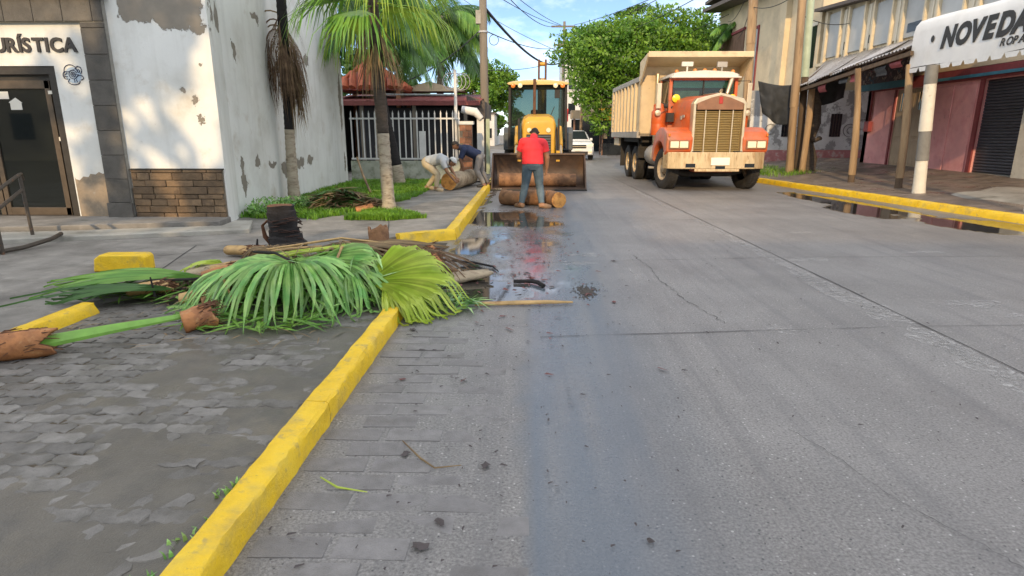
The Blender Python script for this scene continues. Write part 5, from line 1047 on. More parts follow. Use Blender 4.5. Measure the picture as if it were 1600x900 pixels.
T(MB().tube([(.62,1.55,2.62),(.75,1.6,3.05),(.62,1.7,3.1)], [.05,.07,.05], 10), 'air_horn', 'chrome_warm', smooth=True)
T(MB().bx(-.8,-.25,2.2,2.7,1.3,2.55).bx(.25,.8,2.2,2.7,1.3,2.55), 'seat', 'cab_inside', bevel=.06); T(MB().bx(-.85,.85,1.82,2.05,2.25,2.46), 'dashboard', 'cab_inside', bevel=.03)
T(MB().tube([(-.45+.22*math.cos(i*.4), 2.08+.05*math.sin(i*.4), 2.5+.18*math.sin(i*.4)) for i in range(17)], .015, 6), 'steering_wheel', 'chassis'); T(MB().bx(-.8,-.1,1.80,1.81,2.46,2.72), 'windscreen_cloth', 'cloth_pale')
# tipper body
bw = 1.5; y0, y1, zf, zs_ = 3.25, 8.45, 1.45, 3.18
T(MB().bx(-bw,bw,y0,y1,zf,zf+.08), 'body_floor', 'tipper_grey')
for s in (-1,1):
    sd_ = T(MB().bx(*sorted((s*(bw-.05), s*bw)),y0,y1,zf+.08,zs_-.1), 'body_side', 'tipper_cream')
    T(MB().bx(*sorted((s*(bw-.10), s*(bw+.07))),y0-.02,y1,zs_-.1,zs_+.06), 'top_rail', 'tipper_grey', bevel=.02); T(MB().bx(*sorted((s*(bw-.06), s*(bw+.06))),y0,y1,zf-.06,zf+.14), 'bottom_rail', 'tipper_grey', bevel=.015)
    rb = MB().prism([(-.09,zf+.14),(.09,zf+.14),(.09,zs_-.1),(-.09,zs_-.1)], *sorted((s*(bw-.01), s*(bw+.075))), 'x').mesh('side_rib', 'tipper_cream')
    for k in range(8): piece('side_rib', rb, tk, (0, y0+.62+k*.64, 0))
    for k in range(4): MB().bar((s*(bw+.10),y1-.75,zf+.4+.3*k),(s*(bw+.10),y1-.45,zf+.4+.3*k),.025).build('ladder_rung', 'tipper_grey', sd_)
T(MB().bx(-bw,bw,y1-.06,y1,zf+.08,zs_), 'tailgate', 'tipper_cream', bevel=.01)
T(MB().prism([(y0,zf),(y0,3.52),(y0-1.0,3.74),(y0-1.0,3.82),(y0+.06,3.66),(y0+.06,zf)], -bw, bw, 'x'), 'headboard', 'tipper_cream', bevel=.01)
T(MB().bx(-bw-.03,bw+.03,y0-1.06,y0-1.01,3.68,3.84), 'shield_lip', 'tipper_cream', bevel=.012)
for s in (-1,1): T(MB().prism([(y0+.06,zs_-.2),(y0-.02,zs_-.2),(y0-.98,3.70),(y0-.98,3.80),(y0+.06,3.66)], *sorted((s*(bw-.002), s*(bw+.045))), 'x'), 'shield_gusset', 'tipper_cream')
T(MB().tube([(0,3.5,.9),(0,3.9,1.45)], .14, 10), 'hoist', 'chassis'); T(MB().bx(-1.35,-.65,3.95,4.02,.75,1.35).bx(.65,1.35,3.95,4.02,.75,1.35), 'mud_guard', 'chassis'); T(MB().bx(-1.4,-.6,7.0,7.05,.35,1.4).bx(.6,1.4,7.0,7.05,.35,1.4), 'mud_flap', 'chassis')
T(MB().bx(-1.3,1.3,3.6,8.2,1.25,1.44), 'subframe', 'chassis')
T(MB().bx(-1.45,-.95,7.2,8.3,1.1,1.38), 'rear_guard', 'tipper_cream')

# ---------------------------------------------------------------- backhoe loader
M('loader_yellow', (.60,.33,.02), .45, .12, 4, .06, layers=(((.40,.22,.04), 4, .55, .7, .6), ((.20,.14,.08), 9, .66, .75, .6)), coat=.2)
M('loader_roof', (.60,.44,.16), .5, .12, 3, .06); M('bucket_steel', (.075,.048,.034), .55, .3, 4, .3, 30, layers=(((.15,.085,.05), 3, .5, .66, .8), ((.06,.05,.045), 6, .52, .66, .7)), metal=.25)
M('loader_grey', (.09,.105,.12), .6, .2, 4, .1); M('hose_black', (.02,.02,.02), .6, .1, 4, 0)
glassmat('cab_glass', (.58,.74,.72), .03, .5)
bh = thing('backhoe_loader', 'yellow backhoe loader with its rusty front bucket lowered onto the road', 'digger', (.30,16.72,0), R(-.5))
def K(mb, nm, mat, par=None, **k): return mb.build(nm, mat, par or bh, **k)
prof = [(-.02,.02),(.35,.03),(.72,.07),(.92,.20),(1.0,.42),(.96,.68),(.84,.90),(.80,.96)]; inn = [(a-.035 if i > 2 else a, z+.04 if i < 4 else z-.0) for i, (a, z) in enumerate(prof)]
bk = K(MB().prism(prof+inn[::-1], -1.30, 1.30, 'x'), 'bucket', 'bucket_steel', smooth=True)
for s in (-1,1): MB().prism([(-.02,.02),(.72,.05),(.94,.2),(1.0,.42),(.96,.68),(.80,.97),(.55,.80),(.22,.42)], *sorted((s*1.275, s*1.315)), 'x').build('side_plate', 'bucket_steel', bk, bevel=.008)
MB().bx(-1.32,1.32,-.10,.10,.005,.035).build('cutting_edge', 'chassis', bk, bevel=.006); MB().bx(-1.31,1.31,.74,.84,.93,.985).build('top_lip', 'bucket_steel', bk, bevel=.01)
for s in (-1,1):
    K(MB().prism([(.95,.35),(1.1,.25),(1.9,.9),(2.7,1.35),(2.7,1.6),(1.8,1.2)], *sorted((s*.58, s*.72)), 'x'), 'loader_arm', 'loader_yellow', bevel=.015)
    K(MB().tube([(s*.65,1.05,.75),(s*.65,2.2,1.5)], .05, 8), 'ram', 'chrome_warm', smooth=True); K(MB().tube([(s*.65,1.7,1.17),(s*.65,2.5,1.7)], .075, 8), 'ram_body', 'loader_yellow', smooth=True)
    K(MB().bx(*sorted((s*.50, s*.60)),.86,1.0,.75,1.05), 'bucket_lug', 'loader_yellow')
    K(MB().tube([(s*.52,1.2,1.0),(s*.5,1.6,1.75),(s*.42,2.2,1.8)], .022, 6), 'hose', 'hose_black', smooth=True); K(MB().bar((s*.58,1.45,.85),(s*.58,1.5,1.95),.06), 'guard_bar', 'chassis')
def hs2(y, w, zb, zt_): return [(-w,y,zb),(-w,y,zt_-.22),(-w*.9,y,zt_-.08),(-w*.6,y,zt_),(w*.6,y,zt_),(w*.9,y,zt_-.08),(w,y,zt_-.22),(w,y,zb)]
K(loft([hs2(1.45,.46,.85,1.88), hs2(1.55,.50,.85,2.0), hs2(2.9,.52,.85,2.12)]), 'engine_cover', 'loader_yellow', smooth=True, bevel=.02)
K(MB().bx(-.36,.36,1.42,1.455,.95,1.5), 'front_grille', 'chassis'); 
for k in range(7): K(MB().bx(-.35,.35,1.405,1.418,.98+k*.075,1.01+k*.075), 'grille_bar', 'loader_grey')
for x in (-.28,.28): K(MB().lathe([(.07,0),(.065,-.03)], (x,1.44,1.62), 'y', 12), 'work_light', 'lamp_lens')
K(MB().bx(-.4,.4,1.5,5.0,.45,.95), 'chassis_body', 'chassis', bevel=.03)
for s in (-1,1): wheel(bh, s*.80, 2.0, .47, .32, 0, rimc='loader_yellow', lugs=20, big=True); wheel(bh, s*.86, 4.3, .76, .48, 0, rimc='loader_yellow', lugs=22, big=True)
for s in (-1,1): K(MB().prism([(3.5,1.0),(3.45,1.55),(3.7,1.72),(4.6,1.74),(4.9,1.5),(4.9,1.4),(4.55,1.62),(3.8,1.62),(3.6,1.45),(3.6,1.0)], *sorted((s*.62, s*1.13)), 'x'), 'mudguard', 'loader_grey', bevel=.03)
cl, cr_ = -.93, .88                              # cab
cb = K(MB().bar((cl,3.0,1.05),(cl+.02,3.15,3.0),.07).bar((cr_,3.0,1.05),(cr_-.02,3.15,3.0),.07).bar((cl,4.7,1.2),(cl+.02,4.6,3.0),.07).bar((cr_,4.7,1.2),(cr_-.02,4.6,3.0),.07).bar((cl,3.05,1.1),(cr_,3.05,1.1),.08).bar((cl,3.15,3.0),(cr_,3.15,3.0),.08).bar((cl,4.6,3.0),(cr_,4.6,3.0),.08).bar((cl,3.05,1.3),(cl,4.65,1.3),.06).bar((cr_,3.05,1.3),(cr_,4.65,1.3),.06), 'cab_frame', 'chassis')
K(MB().add([(cl+.04,3.05,1.12),(cr_-.04,3.05,1.12),(cr_-.06,3.15,2.97),(cl+.06,3.15,2.97)], [(0,1,2,3)]), 'windscreen', 'cab_glass', fix=False)
for x in (cl+.01, cr_-.01): K(MB().add([(x,3.1,1.3),(x,4.65,1.3),(x,4.58,2.97),(x,3.18,2.97)], [(0,1,2,3)]), 'side_window', 'cab_glass', fix=False)
K(MB().add([(cl+.04,4.66,1.3),(cr_-.04,4.66,1.3),(cr_-.06,4.6,2.97),(cl+.06,4.6,2.97)], [(0,1,2,3)]), 'rear_window', 'cab_glass', fix=False)
K(loft([[(cl-.06+(cr_-cl+.12)*u, y, 3.04+h_*max(0,math.sin(3.14159*u))**.4+.0) for u in (0,.03,.1,.3,.45,.5,.55,.7,.9,.97,1)]+[(cr_+.0,y,3.0),(cl-.0,y,3.0)] for y, h_ in ((2.95,.06),(3.1,.12),(4.7,.14),(4.85,.06))]), 'cab_roof', 'loader_roof', smooth=True)
for x, mt_ in ((-.80,'amber_lens'),(-.58,'lamp_lens'),(.52,'lamp_lens'),(.74,'amber_lens')): K(MB().lathe([(.075,0),(.07,-.05),(.02,-.065)], (x,2.98,2.97), 'y', 12), 'roof_light', mt_, smooth=True)
K(MB().tube([(-.13,2.72,2.0),(-.13,2.72,2.9),(-.13,2.76,3.15)], .045, 8), 'exhaust_stack', 'fibre_brown', smooth=True)
K(MB().bx(-.3,.25,3.75,4.3,1.1,1.95).bx(-.25,.2,4.2,4.35,1.9,2.3), 'seat', 'chassis', bevel=.05); K(MB().bx(-.35,.35,3.15,3.3,1.1,1.75), 'console', 'chassis', bevel=.03); K(MB().tube([(0,3.35,1.75),(0,3.45,1.95)], .03, 8).tube([(.18*math.cos(i*.4),3.46+.05*math.sin(i*.4),1.97+.16*math.sin(i*.4)) for i in range(17)], .015, 6), 'steering_wheel', 'chassis')
K(MB().bx(.50,.66,3.02,3.1,2.6,2.85), 'mirror', 'chassis'); K(MB().bar((.25,3.06,1.75),(.5,3.1,2.35),.02), 'wiper', 'chassis'); K(MB().bx(-.9,.85,4.75,5.2,.6,1.2), 'rear_frame', 'loader_yellow', bevel=.02)
for x in (.02,.26): K(MB().prism([(5.2,.9),(5.5,.9),(6.0,3.5),(5.95,4.05),(5.7,4.05),(5.6,3.5)], x-.035, x+.035, 'x'), 'boom_plate', 'fibre_brown', bevel=.01)
K(MB().tube([(-.02,5.8,3.9),(.30,5.8,3.9)], .07, 10), 'boom_pin', 'loader_yellow', smooth=True); K(MB().bar((.14,5.9,3.4),(.14,7.0,1.2),.2,.25), 'dipper', 'loader_yellow'); K(MB().prism([(6.7,.3),(7.3,.3),(7.3,1.2),(6.9,1.3)], -.2, .48, 'x'), 'rear_bucket', 'bucket_steel')
K(MB().bx(-1.28,-1.02,-.02,.04,-.0,.06), 'bucket_tag', 'plate_white')

# ---------------------------------------------------------------- white SUV far behind
M('car_white', (.70,.72,.72), .3, .04, 3, 0, coat=.6)
sv = thing('white_suv', 'white four-wheel-drive car coming up the street behind the digger', 'car', (3.0,36.6,0), R(4))
def V(mb, nm, mat, par=None, **k): return mb.build(nm, mat, par or sv, **k)
def cs(y, w, zb, zt_, r=.9): return [(-w*.96,y,zb),(-w,y,zb+(zt_-zb)*.35),(-w*.985,y,zb+(zt_-zb)*.7),(-w*r,y,zt_-.02),(-w*r*.6,y,zt_),(w*r*.6,y,zt_),(w*r,y,zt_-.02),(w*.985,y,zb+(zt_-zb)*.7),(w,y,zb+(zt_-zb)*.35),(w*.96,y,zb)]
V(loft([cs(0,.80,.35,.92,.9), cs(.12,.92,.30,1.03), cs(.55,.96,.28,1.10), cs(1.3,.97,.28,1.16), cs(3.6,.97,.28,1.16), cs(4.5,.95,.32,1.14)]), 'body', 'car_white', smooth=True)
V(loft([cs(1.25,.90,1.10,1.17,.92), cs(2.0,.84,1.10,1.66,.84), cs(2.5,.83,1.10,1.74,.84), cs(3.9,.82,1.10,1.73,.84), cs(4.45,.82,1.1,1.60,.86)]), 'cabin', 'car_white', smooth=True)
V(MB().add([(-.76,1.30,1.19),(.76,1.30,1.19),(.64,1.99,1.66),(-.64,1.99,1.66)], [(0,1,2,3)]), 'windscreen', 'window_dark', fix=False).location.z = .035
for s in (-1,1):
    V(MB().add([(s*.925,1.75,1.2),(s*.925,3.9,1.2),(s*.81,3.8,1.62),(s*.81,2.2,1.62)], [(0,1,2,3)]), 'side_window', 'window_dark', fix=False)
    V(MB().bx(*sorted((s*.93, s*1.08)),1.55,1.68,1.12,1.28), 'mirror', 'car_white', bevel=.03); V(MB().prism([(s*.50,.78),(s*.86,.80),(s*.88,.98),(s*.52,.93)], -.03, .12, 'y'), 'headlight', 'plate_white'); V(MB().bx(*sorted((s*.58, s*.80)),-.03,.05,.45,.55), 'fog_lamp', 'lamp_lens')
    for y in (.85,3.6): wheel(sv, s*.86, y, .36, .24, 0, rimc='tipper_grey', lugs=20)
V(MB().bx(-.45,.45,-.03,.05,.70,.90), 'grille', 'window_dark', bevel=.02); V(MB().bx(-.46,.46,-.04,-.028,.78,.82), 'grille_bar', 'chrome_warm'); V(MB().bx(-.55,.55,-.025,.05,.36,.52), 'bumper_vent', 'chassis'); V(MB().bx(-.2,.2,-.045,-.03,.56,.66), 'number_plate', 'plate_white')
# ================================================================ people
M('skin', (.30,.155,.085), .55, .1, 8, .03); M('skin_dark', (.20,.10,.06), .55, .1, 8, .03); M('shirt_red', (.80,.035,.045), .8, .12, 4, .12, 30); M('jeans', (.075,.115,.145), .85, .2, 6, .15, 60, layers=(((.15,.20,.23), 3, .5, .68, .6),)); M('shoe_tan', (.22,.13,.07), .7, .2, 8, .1)
M('shirt_grey', (.40,.43,.45), .85, .1, 4, .12, 30); M('khaki', (.42,.36,.25), .85, .15, 5, .15, 40); M('shirt_navy', (.018,.028,.07), .85, .15, 5, .12, 30); M('trouser_grey', (.20,.19,.18), .85, .15, 5, .12, 30); M('hair_dark', (.02,.015,.012), .7, .3, 30, .4, 80); M('cap_white', (.60,.62,.60), .7, .05, 5, .05); M('shoe_dark', (.03,.03,.03), .6, .2, 6, .1)
def person(lab, loc, rz, J, clothes, skin, hairmat, hat=None, bulk=1.0):
    """J: joints. Limbs are tapered tubes fused by voxel remesh into one body; clothes are shells lifted off the body."""
    v = {k: Vector(p) for k, p in J.items()}; m = MB(); segs = []
    def limb(a, b, r0, r1, t, n=10, mid=None):
        A, B_ = v[a] if isinstance(a, str) else a, v[b] if isinstance(b, str) else b
        mid = mid or (r0*.55+r1*.45)*1.06; pts = [A-(B_-A).normalized()*r0*.55, A, A.lerp(B_,.35), A.lerp(B_,.7), B_, B_+(B_-A).normalized()*r1*.55]; m.tube(pts, [r0*.7,r0,mid,(mid+r1)/2,r1,r1*.6], n); segs.append((A, B_, (r0+r1)/2, t))
    lat = (v['sr']-v['sl']).normalized()
    def torso(secs, t):
        vs = []; n = 18
        for i, (c, rx, ry) in enumerate(secs):
            tn = (secs[min(i+1,len(secs)-1)][0]-secs[max(i-1,0)][0]).normalized(); fwd = tn.cross(lat).normalized() if False else lat.cross(tn).normalized()
            for j in range(n):
                a = 6.2832*j/n; vs.append(c+lat*rx*math.cos(a)+fwd*ry*math.sin(a))
        k = len(secs); m.add(vs, [(i*n+j, i*n+(j+1)%n, (i+1)*n+(j+1)%n, (i+1)*n+j) for i in range(k-1) for j in range(n)]+[tuple(range(n-1,-1,-1)), tuple(range((k-1)*n, k*n))])
        for i in range(k-1): segs.append((secs[i][0], secs[i+1][0], (secs[i][1]+secs[i][2])/2, t))
    hip, ch, nk = v['hip'], v['chest'], v['neck']; up_ = (ch-hip).normalized(); b = bulk
    torso([(hip-up_*.12,.12*b,.09*b),(hip-up_*.04,.175*b,.125*b),(hip+up_*.06,.175*b,.13*b)], 'pelvis')
    torso([(hip+up_*.06,.172*b,.13*b),(hip.lerp(ch,.55),.17*b,.128*b),(ch,.19*b,.13*b),(ch.lerp(nk,.6),.175*b,.105*b),(nk-(nk-ch)*.12,.085*b,.07*b)], 'torso')
    limb('neck','head',.06,.055,'neck')
    hd = v['head']; look = Vector(J['look']).normalized(); hu = (hd-nk).normalized(); hr = look.cross(hu).normalized(); hu2 = hr.cross(look).normalized()
    def head_pt(a, bb, c): return hd+hr*a+look*bb+hu2*c
    hv = []; n1, n2 = 10, 16
    for i in range(n1+1):
        ph = math.pi*i/n1
        for j in range(n2):
            th = 2*math.pi*j/n2; x, y, z = .078*math.sin(ph)*math.cos(th), .098*math.sin(ph)*math.sin(th), .12*math.cos(ph); 
            if z < -.03 and y < 0: y *= .75
            hv.append(head_pt(x, y, z+.04))
    m.add(hv, [(i*n2+j, i*n2+(j+1)%n2, (i+1)*n2+(j+1)%n2, (i+1)*n2+j) for i in range(n1) for j in range(n2)])
    m.tube([head_pt(0,.09,.06),head_pt(0,.118,.025),head_pt(0,.09,.01)], [.012,.018,.012], 6)
    m.tube([head_pt(-.025,.088,-.028),head_pt(.025,.088,-.028)], .011, 6)
    for s in (-1,1): m.tube([head_pt(s*.078,-.01,.065),head_pt(s*.09,-.02,.04),head_pt(s*.078,-.008,.005)], [.012,.018,.010], 6)
    segs.append((hd, hd+hu2*.1, .1, 'head'))
    for s in 'lr':
        limb('s'+s,'e'+s,.062*b,.045*b,'uparm'+s); limb('e'+s,'w'+s,.046*b,.031,'fore'+s)
        limb(ch.lerp(nk,.55), 's'+s, .085*b, .07*b, 'torso')
        w_ = v['w'+s]; d = (v['h'+s]-w_).normalized(); sd2 = d.cross(lat).normalized() if abs(d.dot(lat)) < .9 else d.orthogonal().normalized(); ps = d.cross(sd2).normalized()
        m.tube([w_-d*.02, w_+d*.035, w_+d*.085], [.028,.036,.033], 8, sq=.6); segs.append((w_, w_+d*.18, .03, 'hand'))
        for q, L_ in ((-.030,.068),(-.010,.080),(.010,.075),(.030,.058)):
            r0 = w_+d*.08+sd2*q; m.tube([r0, r0+d*L_*.5+ps*.006, r0+d*L_*.85+ps*.03], [.0105,.0095,.008], 6)
        t0 = w_+d*.03-sd2*.03; m.tube([t0, t0+d*.035-sd2*.025, t0+d*.07-sd2*.025+ps*.012], [.013,.011,.009], 6)
        limb('t'+s,'k'+s,.092*b,.062*b,'thigh'+s); limb('k'+s,'a'+s,.062*b,.042*b,'shin'+s, mid=.062*b)
        a_ = v['a'+s]; f = Vector(J['f'+s]).normalized(); m.tube([a_-f*.06+Vector((0,0,-.03)), a_+Vector((0,0,-.02)), a_+f*.10+Vector((0,0,-.045)), a_+f*.19+Vector((0,0,-.055))], [.042,.05,.046,.03], 10); segs.append((a_+Vector((0,0,-.03))-f*.06, a_+f*.2+Vector((0,0,-.05)), .04, 'foot'))
    me = m.mesh('body_raw', skin); ob = bpy.data.objects.new('body_raw', me); C.objects.link(ob)
    md = ob.modifiers.new('r', 'REMESH'); md.mode = 'VOXEL'; md.voxel_size = .0095; sm = ob.modifiers.new('s', 'SMOOTH'); sm.iterations = 4; sm.factor = .5
    dg = bpy.context.evaluated_depsgraph_get(); bm_ = bpy.data.meshes.new_from_object(ob.evaluated_get(dg)); bpy.data.objects.remove(ob)
    root = bpy.data.objects.new('person', bm_); C.objects.link(root); bm_.name = 'person'; bm_.materials.clear(); bm_.materials.append(MT[skin]); bm_.polygons.foreach_set('use_smooth', [True]*len(bm_.polygons)); root.location = loc; root.rotation_euler.z = rz; tag(root, lab, 'person')
    nv = len(bm_.vertices); co = np.empty(nv*3); bm_.vertices.foreach_get('co', co); co = co.reshape(-1,3); no = np.empty(nv*3); bm_.vertices.foreach_get('normal', no); no = no.reshape(-1,3)
    best = np.full(nv, 9.); tagi = np.zeros(nv, int); tt = np.zeros(nv)
    for i, (A, B_, r, t) in enumerate(segs):
        A, B_ = np.array(A), np.array(B_); d = B_-A; u = np.clip(((co-A)@d)/(d@d), 0, 1); dist = np.linalg.norm(co-A-u[:,None]*d, axis=1)-r
        q = dist < best; best[q] = dist[q]; tagi[q] = i; tt[q] = u[q]
    tags = np.array([s[3] for s in segs])[tagi]; polys = [tuple(p.vertices) for p in bm_.polygons]
    def shell(name, sel, off, mat, wob=.009):
        idx = {}; vs = []; fs = []
        for p in polys:
            if all(sel[i] for i in p):
                fs.append(tuple(idx.setdefault(i, len(idx)) for i in p))
        inv = sorted(idx, key=idx.get); vs = [tuple(co[i]+no[i]*(off+wob*noise.noise(Vector(co[i])*9))) for i in inv]
        q = MB(); q.v = vs; q.f = fs; q.m = [0]*len(fs); o = q.build(name, mat, root, smooth=2, fix=False); o.modifiers.new('t', 'SOLIDIFY').thickness = .004; return o
    for (name, mat, rule, off) in clothes:
        sel = np.zeros(nv, bool)
        for t, lo, hi in rule: sel |= (np.char.startswith(tags.astype(str), t)) & (tt >= lo) & (tt <= hi)
        shell(name, sel, off, mat)
    hsel = (tags == 'head') | (tags == 'neck'); rel = co-np.array(hd); zc = rel@np.array(hu2); yc = rel@np.array(look)
    shell('hair', hsel & ((zc > .075) | ((yc < -.015) & (zc > -.02))) & ~((yc > .05) & (zc < .10)), .009, hairmat, .006)
    if hat: shell('cap', hsel & (zc > .085-.25*yc*0), .02, hat, 0)
    for s in (-1,1): q = MB().lathe([(.001,-.009),(.008,-.004),(.009,0),(.006,.006),(.001,.009)], n=8); e = q.build('eye', 'window_dark', root, smooth=True); e.location = head_pt(s*.032, .086, .05)
    return root
SH = lambda sl: [('torso',0,1),('uparm',0,sl)]
TR = [('pelvis',0,1),('thigh',0,1),('shin',0,.96)]
person('man in a red T-shirt and blue jeans looking down at the cut logs', (.10,12.72,0), 0,
    dict(hip=(0,0,.90), chest=(0,.03,1.20), neck=(.01,.07,1.41), head=(.03,.15,1.50), look=(.06,.6,-.8), sl=(-.205,.04,1.34), sr=(.215,.03,1.33), el=(-.29,.12,1.06), er=(.30,.06,1.04), wl=(-.15,.33,1.0), wr=(.30,.15,.79), hl=(.0,.45,1.0), hr=(.28,.2,.6),
         tl=(-.10,0,.85), tr=(.10,0,.85), kl=(-.15,.05,.47), kr=(.15,.06,.46), al=(-.235,.0,.085), ar=(.20,-.06,.085), fl=(-.55,.7,0), fr=(.95,-.1,0)),
    [('jeans','jeans',TR,.010), ('t_shirt','shirt_red',SH(.62)+[('pelvis',.35,1)],.018), ('shoe','shoe_tan',[('foot',0,1)],.012)], 'skin', 'hair_dark', bulk=1.18)
person('worker in a grey shirt and khaki trousers bending down over the palm log', (-2.35,15.45,.10), R(-8),
    dict(hip=(-.22,.1,.72), chest=(.13,.08,.80), neck=(.32,.06,.72), head=(.42,.05,.70), look=(.75,.05,-.65), sl=(.22,.26,.76), sr=(.24,-.14,.74), el=(.36,.28,.52), er=(.36,-.16,.50), wl=(.50,.16,.33), wr=(.50,-.08,.30), hl=(.6,.1,.2), hr=(.6,-.05,.2),
         tl=(-.24,.2,.70), tr=(-.24,.0,.68), kl=(-.02,.24,.42), kr=(.08,-.05,.42), al=(-.30,.30,.09), ar=(.04,-.06,.085), fl=(1,.1,0), fr=(1,-.2,0)),
    [('trousers','khaki',TR,.012), ('shirt','shirt_grey',SH(.7)+[('pelvis',.5,1)],.018), ('boot','khaki',[('foot',0,1)],.012)], 'skin', 'hair_dark', 'cap_white')
person('worker in a navy shirt and grey trousers stooping at the far end of the log', (-1.50,16.75,.10), R(5),
    dict(hip=(.18,.05,.82), chest=(-.14,.02,.98), neck=(-.34,.0,1.06), head=(-.43,-.02,1.08), look=(-.7,-.15,-.6), sl=(-.24,-.2,1.0), sr=(-.24,.2,1.02), el=(-.34,-.24,.74), er=(-.30,.22,.76), wl=(-.26,-.16,.50), wr=(-.32,.12,.52), hl=(-.25,-.1,.3), hr=(-.3,.1,.3),
         tl=(.18,-.1,.78), tr=(.18,.12,.78), kl=(.10,-.16,.44), kr=(.24,.16,.42), al=(.30,-.2,.085), ar=(.42,.2,.085), fl=(-1,-.1,0), fr=(-1,.1,0)),
    [('trousers','trouser_grey',TR,.012), ('shirt','shirt_navy',SH(.9)+[('pelvis',.5,1)],.018), ('boot','shoe_dark',[('foot',0,1)],.012)], 'skin_dark', 'hair_dark')
# ================================================================ cut logs
def log(lab, a, b, r, seed, bark='bark_log', taper=.95, cut='wood_cut', cat='log'):
    a, b = Vector(a), Vector(b); L_ = (b-a).length; d = (b-a).normalized(); rt_ = thing('palm_log', lab, cat, a); n = 20; k = max(5, int(L_/.07)); u = d.orthogonal().normalized(); w = d.cross(u); m = MB(); vs = []
    for i in range(k+1):
        t = i/k; rr = r*(1+(taper-1)*t)*(1+(.035 if i % 2 else -.02))
        for j in range(n):
            an = 6.2832*j/n; q = 1+.09*noise.noise(Vector((math.cos(an)*1.3, math.sin(an)*1.3, t*4+seed))); vs.append(d*L_*t+(u*math.cos(an)+w*math.sin(an))*rr*q)
    m.add(vs, [(i*n+j, i*n+(j+1)%n, (i+1)*n+(j+1)%n, (i+1)*n+j) for i in range(k) for j in range(n)]); m.build('bark', bark, rt_, smooth=2)
    for i0, s in ((0,-1),(k,1)):
        c = d*L_*(i0/k)+d*s*.012; ring = [vs[i0*n+j] for j in range(n)]; mm = MB().add([c]+ring, [(0, 1+j, 1+(j+1)%n) for j in range(n)]); mm.build('cut_face', cut, rt_)
    return rt_
M('bark_log', (.24,.125,.06), .85, .3, 6, .7, 30, layers=(((.11,.055,.03), 5, .5, .64, .8), ((.42,.22,.10), 7, .58, .70, .8))); M('bark_log_pale', (.38,.31,.21), .85, .25, 6, .7, 30, layers=(((.17,.12,.08), 5, .5, .64, .8),))
log('thick palm log with an orange cut end between the two stooping workers', (-2.02,15.55,.33), (-1.63,17.3,.33), .22, 1, 'bark_log_pale')
log('orange-brown palm log lying across the inside of the loader bucket', (-.80,17.15,.27), (1.35,17.2,.26), .19, 2, 'bark_log', .9)
log('short palm log by the left foot of the man in red', (-.55,13.3,.165), (-.12,13.05,.155), .165, 4)
log('middle palm log half hidden behind the legs of the man in red', (-.05,13.25,.17), (.42,13.15,.17), .17, 5)
log('palm log with a bright orange cut end at the right of the man in red', (.45,13.25,.16), (.66,12.75,.155), .17, 6)
# ================================================================ cut fronds
def fan(name, lab, hub, az, spread, n, L_, mat, rise, fall, width, seed, unit=.5, pet=None, petmat='petiole_green', zmin=.06, cat='palm leaf', pleat=.012, droop=1.6, group=None):
    """fan leaf lying on the heap: joined pleats near the hub, free straps beyond, ends hanging down to the ground"""
    r = random.Random(seed); hub = Vector(hub); m = MB(); K_ = 9
    root = thing(name, lab, cat, hub, 0, group)
    for i in range(n):
        f = (i+.5)/n*2-1; a = az+spread*f; Ls = L_*(.78+.22*math.cos(f*1.5))*r.uniform(.70,1.10); dv = Vector((math.cos(a), math.sin(a), 0)); sv_ = Vector((-dv.y, dv.x, 0)); curl = r.uniform(-.55,.55); a += r.gauss(0,.03); dr = droop*r.uniform(.55,1.5); ext = r.uniform(.9,1.1)
        L0 = []; wmax = 2*math.sin(spread/n)*L_*unit*.52
        for k in range(K_+1):
            t = k/K_; s = Ls*t
            z = rise*math.sin(min(1,t/.55)*math.pi/2)*.6 - fall*max(0,t-.35)**1.5*dr
            out = s*(1-.28*max(0,t-.55)*dr); p = dv*out+sv_*(curl*max(0,t-.5)**2*Ls)+Vector((0,0,z))
            if hub.z+p.z < zmin+.02*r.random(): p.z = zmin-hub.z+.012*r.random()+.01*math.sin(k+i)
            if t <= unit: hw_ = wmax*(t/unit)
            else: hw_ = max(width, wmax*.9)*(1-((t-unit)/(1-unit))**1.6)
            hw_ = max(hw_, .0012); L0.append((p, sv_*hw_, pleat*(1 if t < unit else .6)*(0 if k == 0 else 1)))
        vs = []
        for p, w, pl in L0: vs += [p-w-Vector((0,0,pl)), p+Vector((0,0,pl)), p+w-Vector((0,0,pl))]
        m.add(vs, [q for k in range(K_) for q in ((3*k,3*k+1,3*k+4,3*k+3),(3*k+1,3*k+2,3*k+5,3*k+4))])
    m.build('blade', mat, root, fix=False)
    if pet:
        pts = [Vector(p)-hub for p in pet]; MB().tube(pts, [.012]+[.02]*(len(pts)-2)+[.028], 8, sq=.6).build('petiole', petmat, root, smooth=True)
    return root
PI = math.pi
fan('palm_leaf', 'big fresh green fan leaf spread over the front of the heap', (-2.05,5.08,.40), -PI/2-.10, 1.95, 62, 1.0, 'frond_fresh', .12, .82, .015, 1, .60, ((-2.05,5.08,.40),(-1.9,5.5,.42),(-1.6,5.95,.36)), droop=1.2)
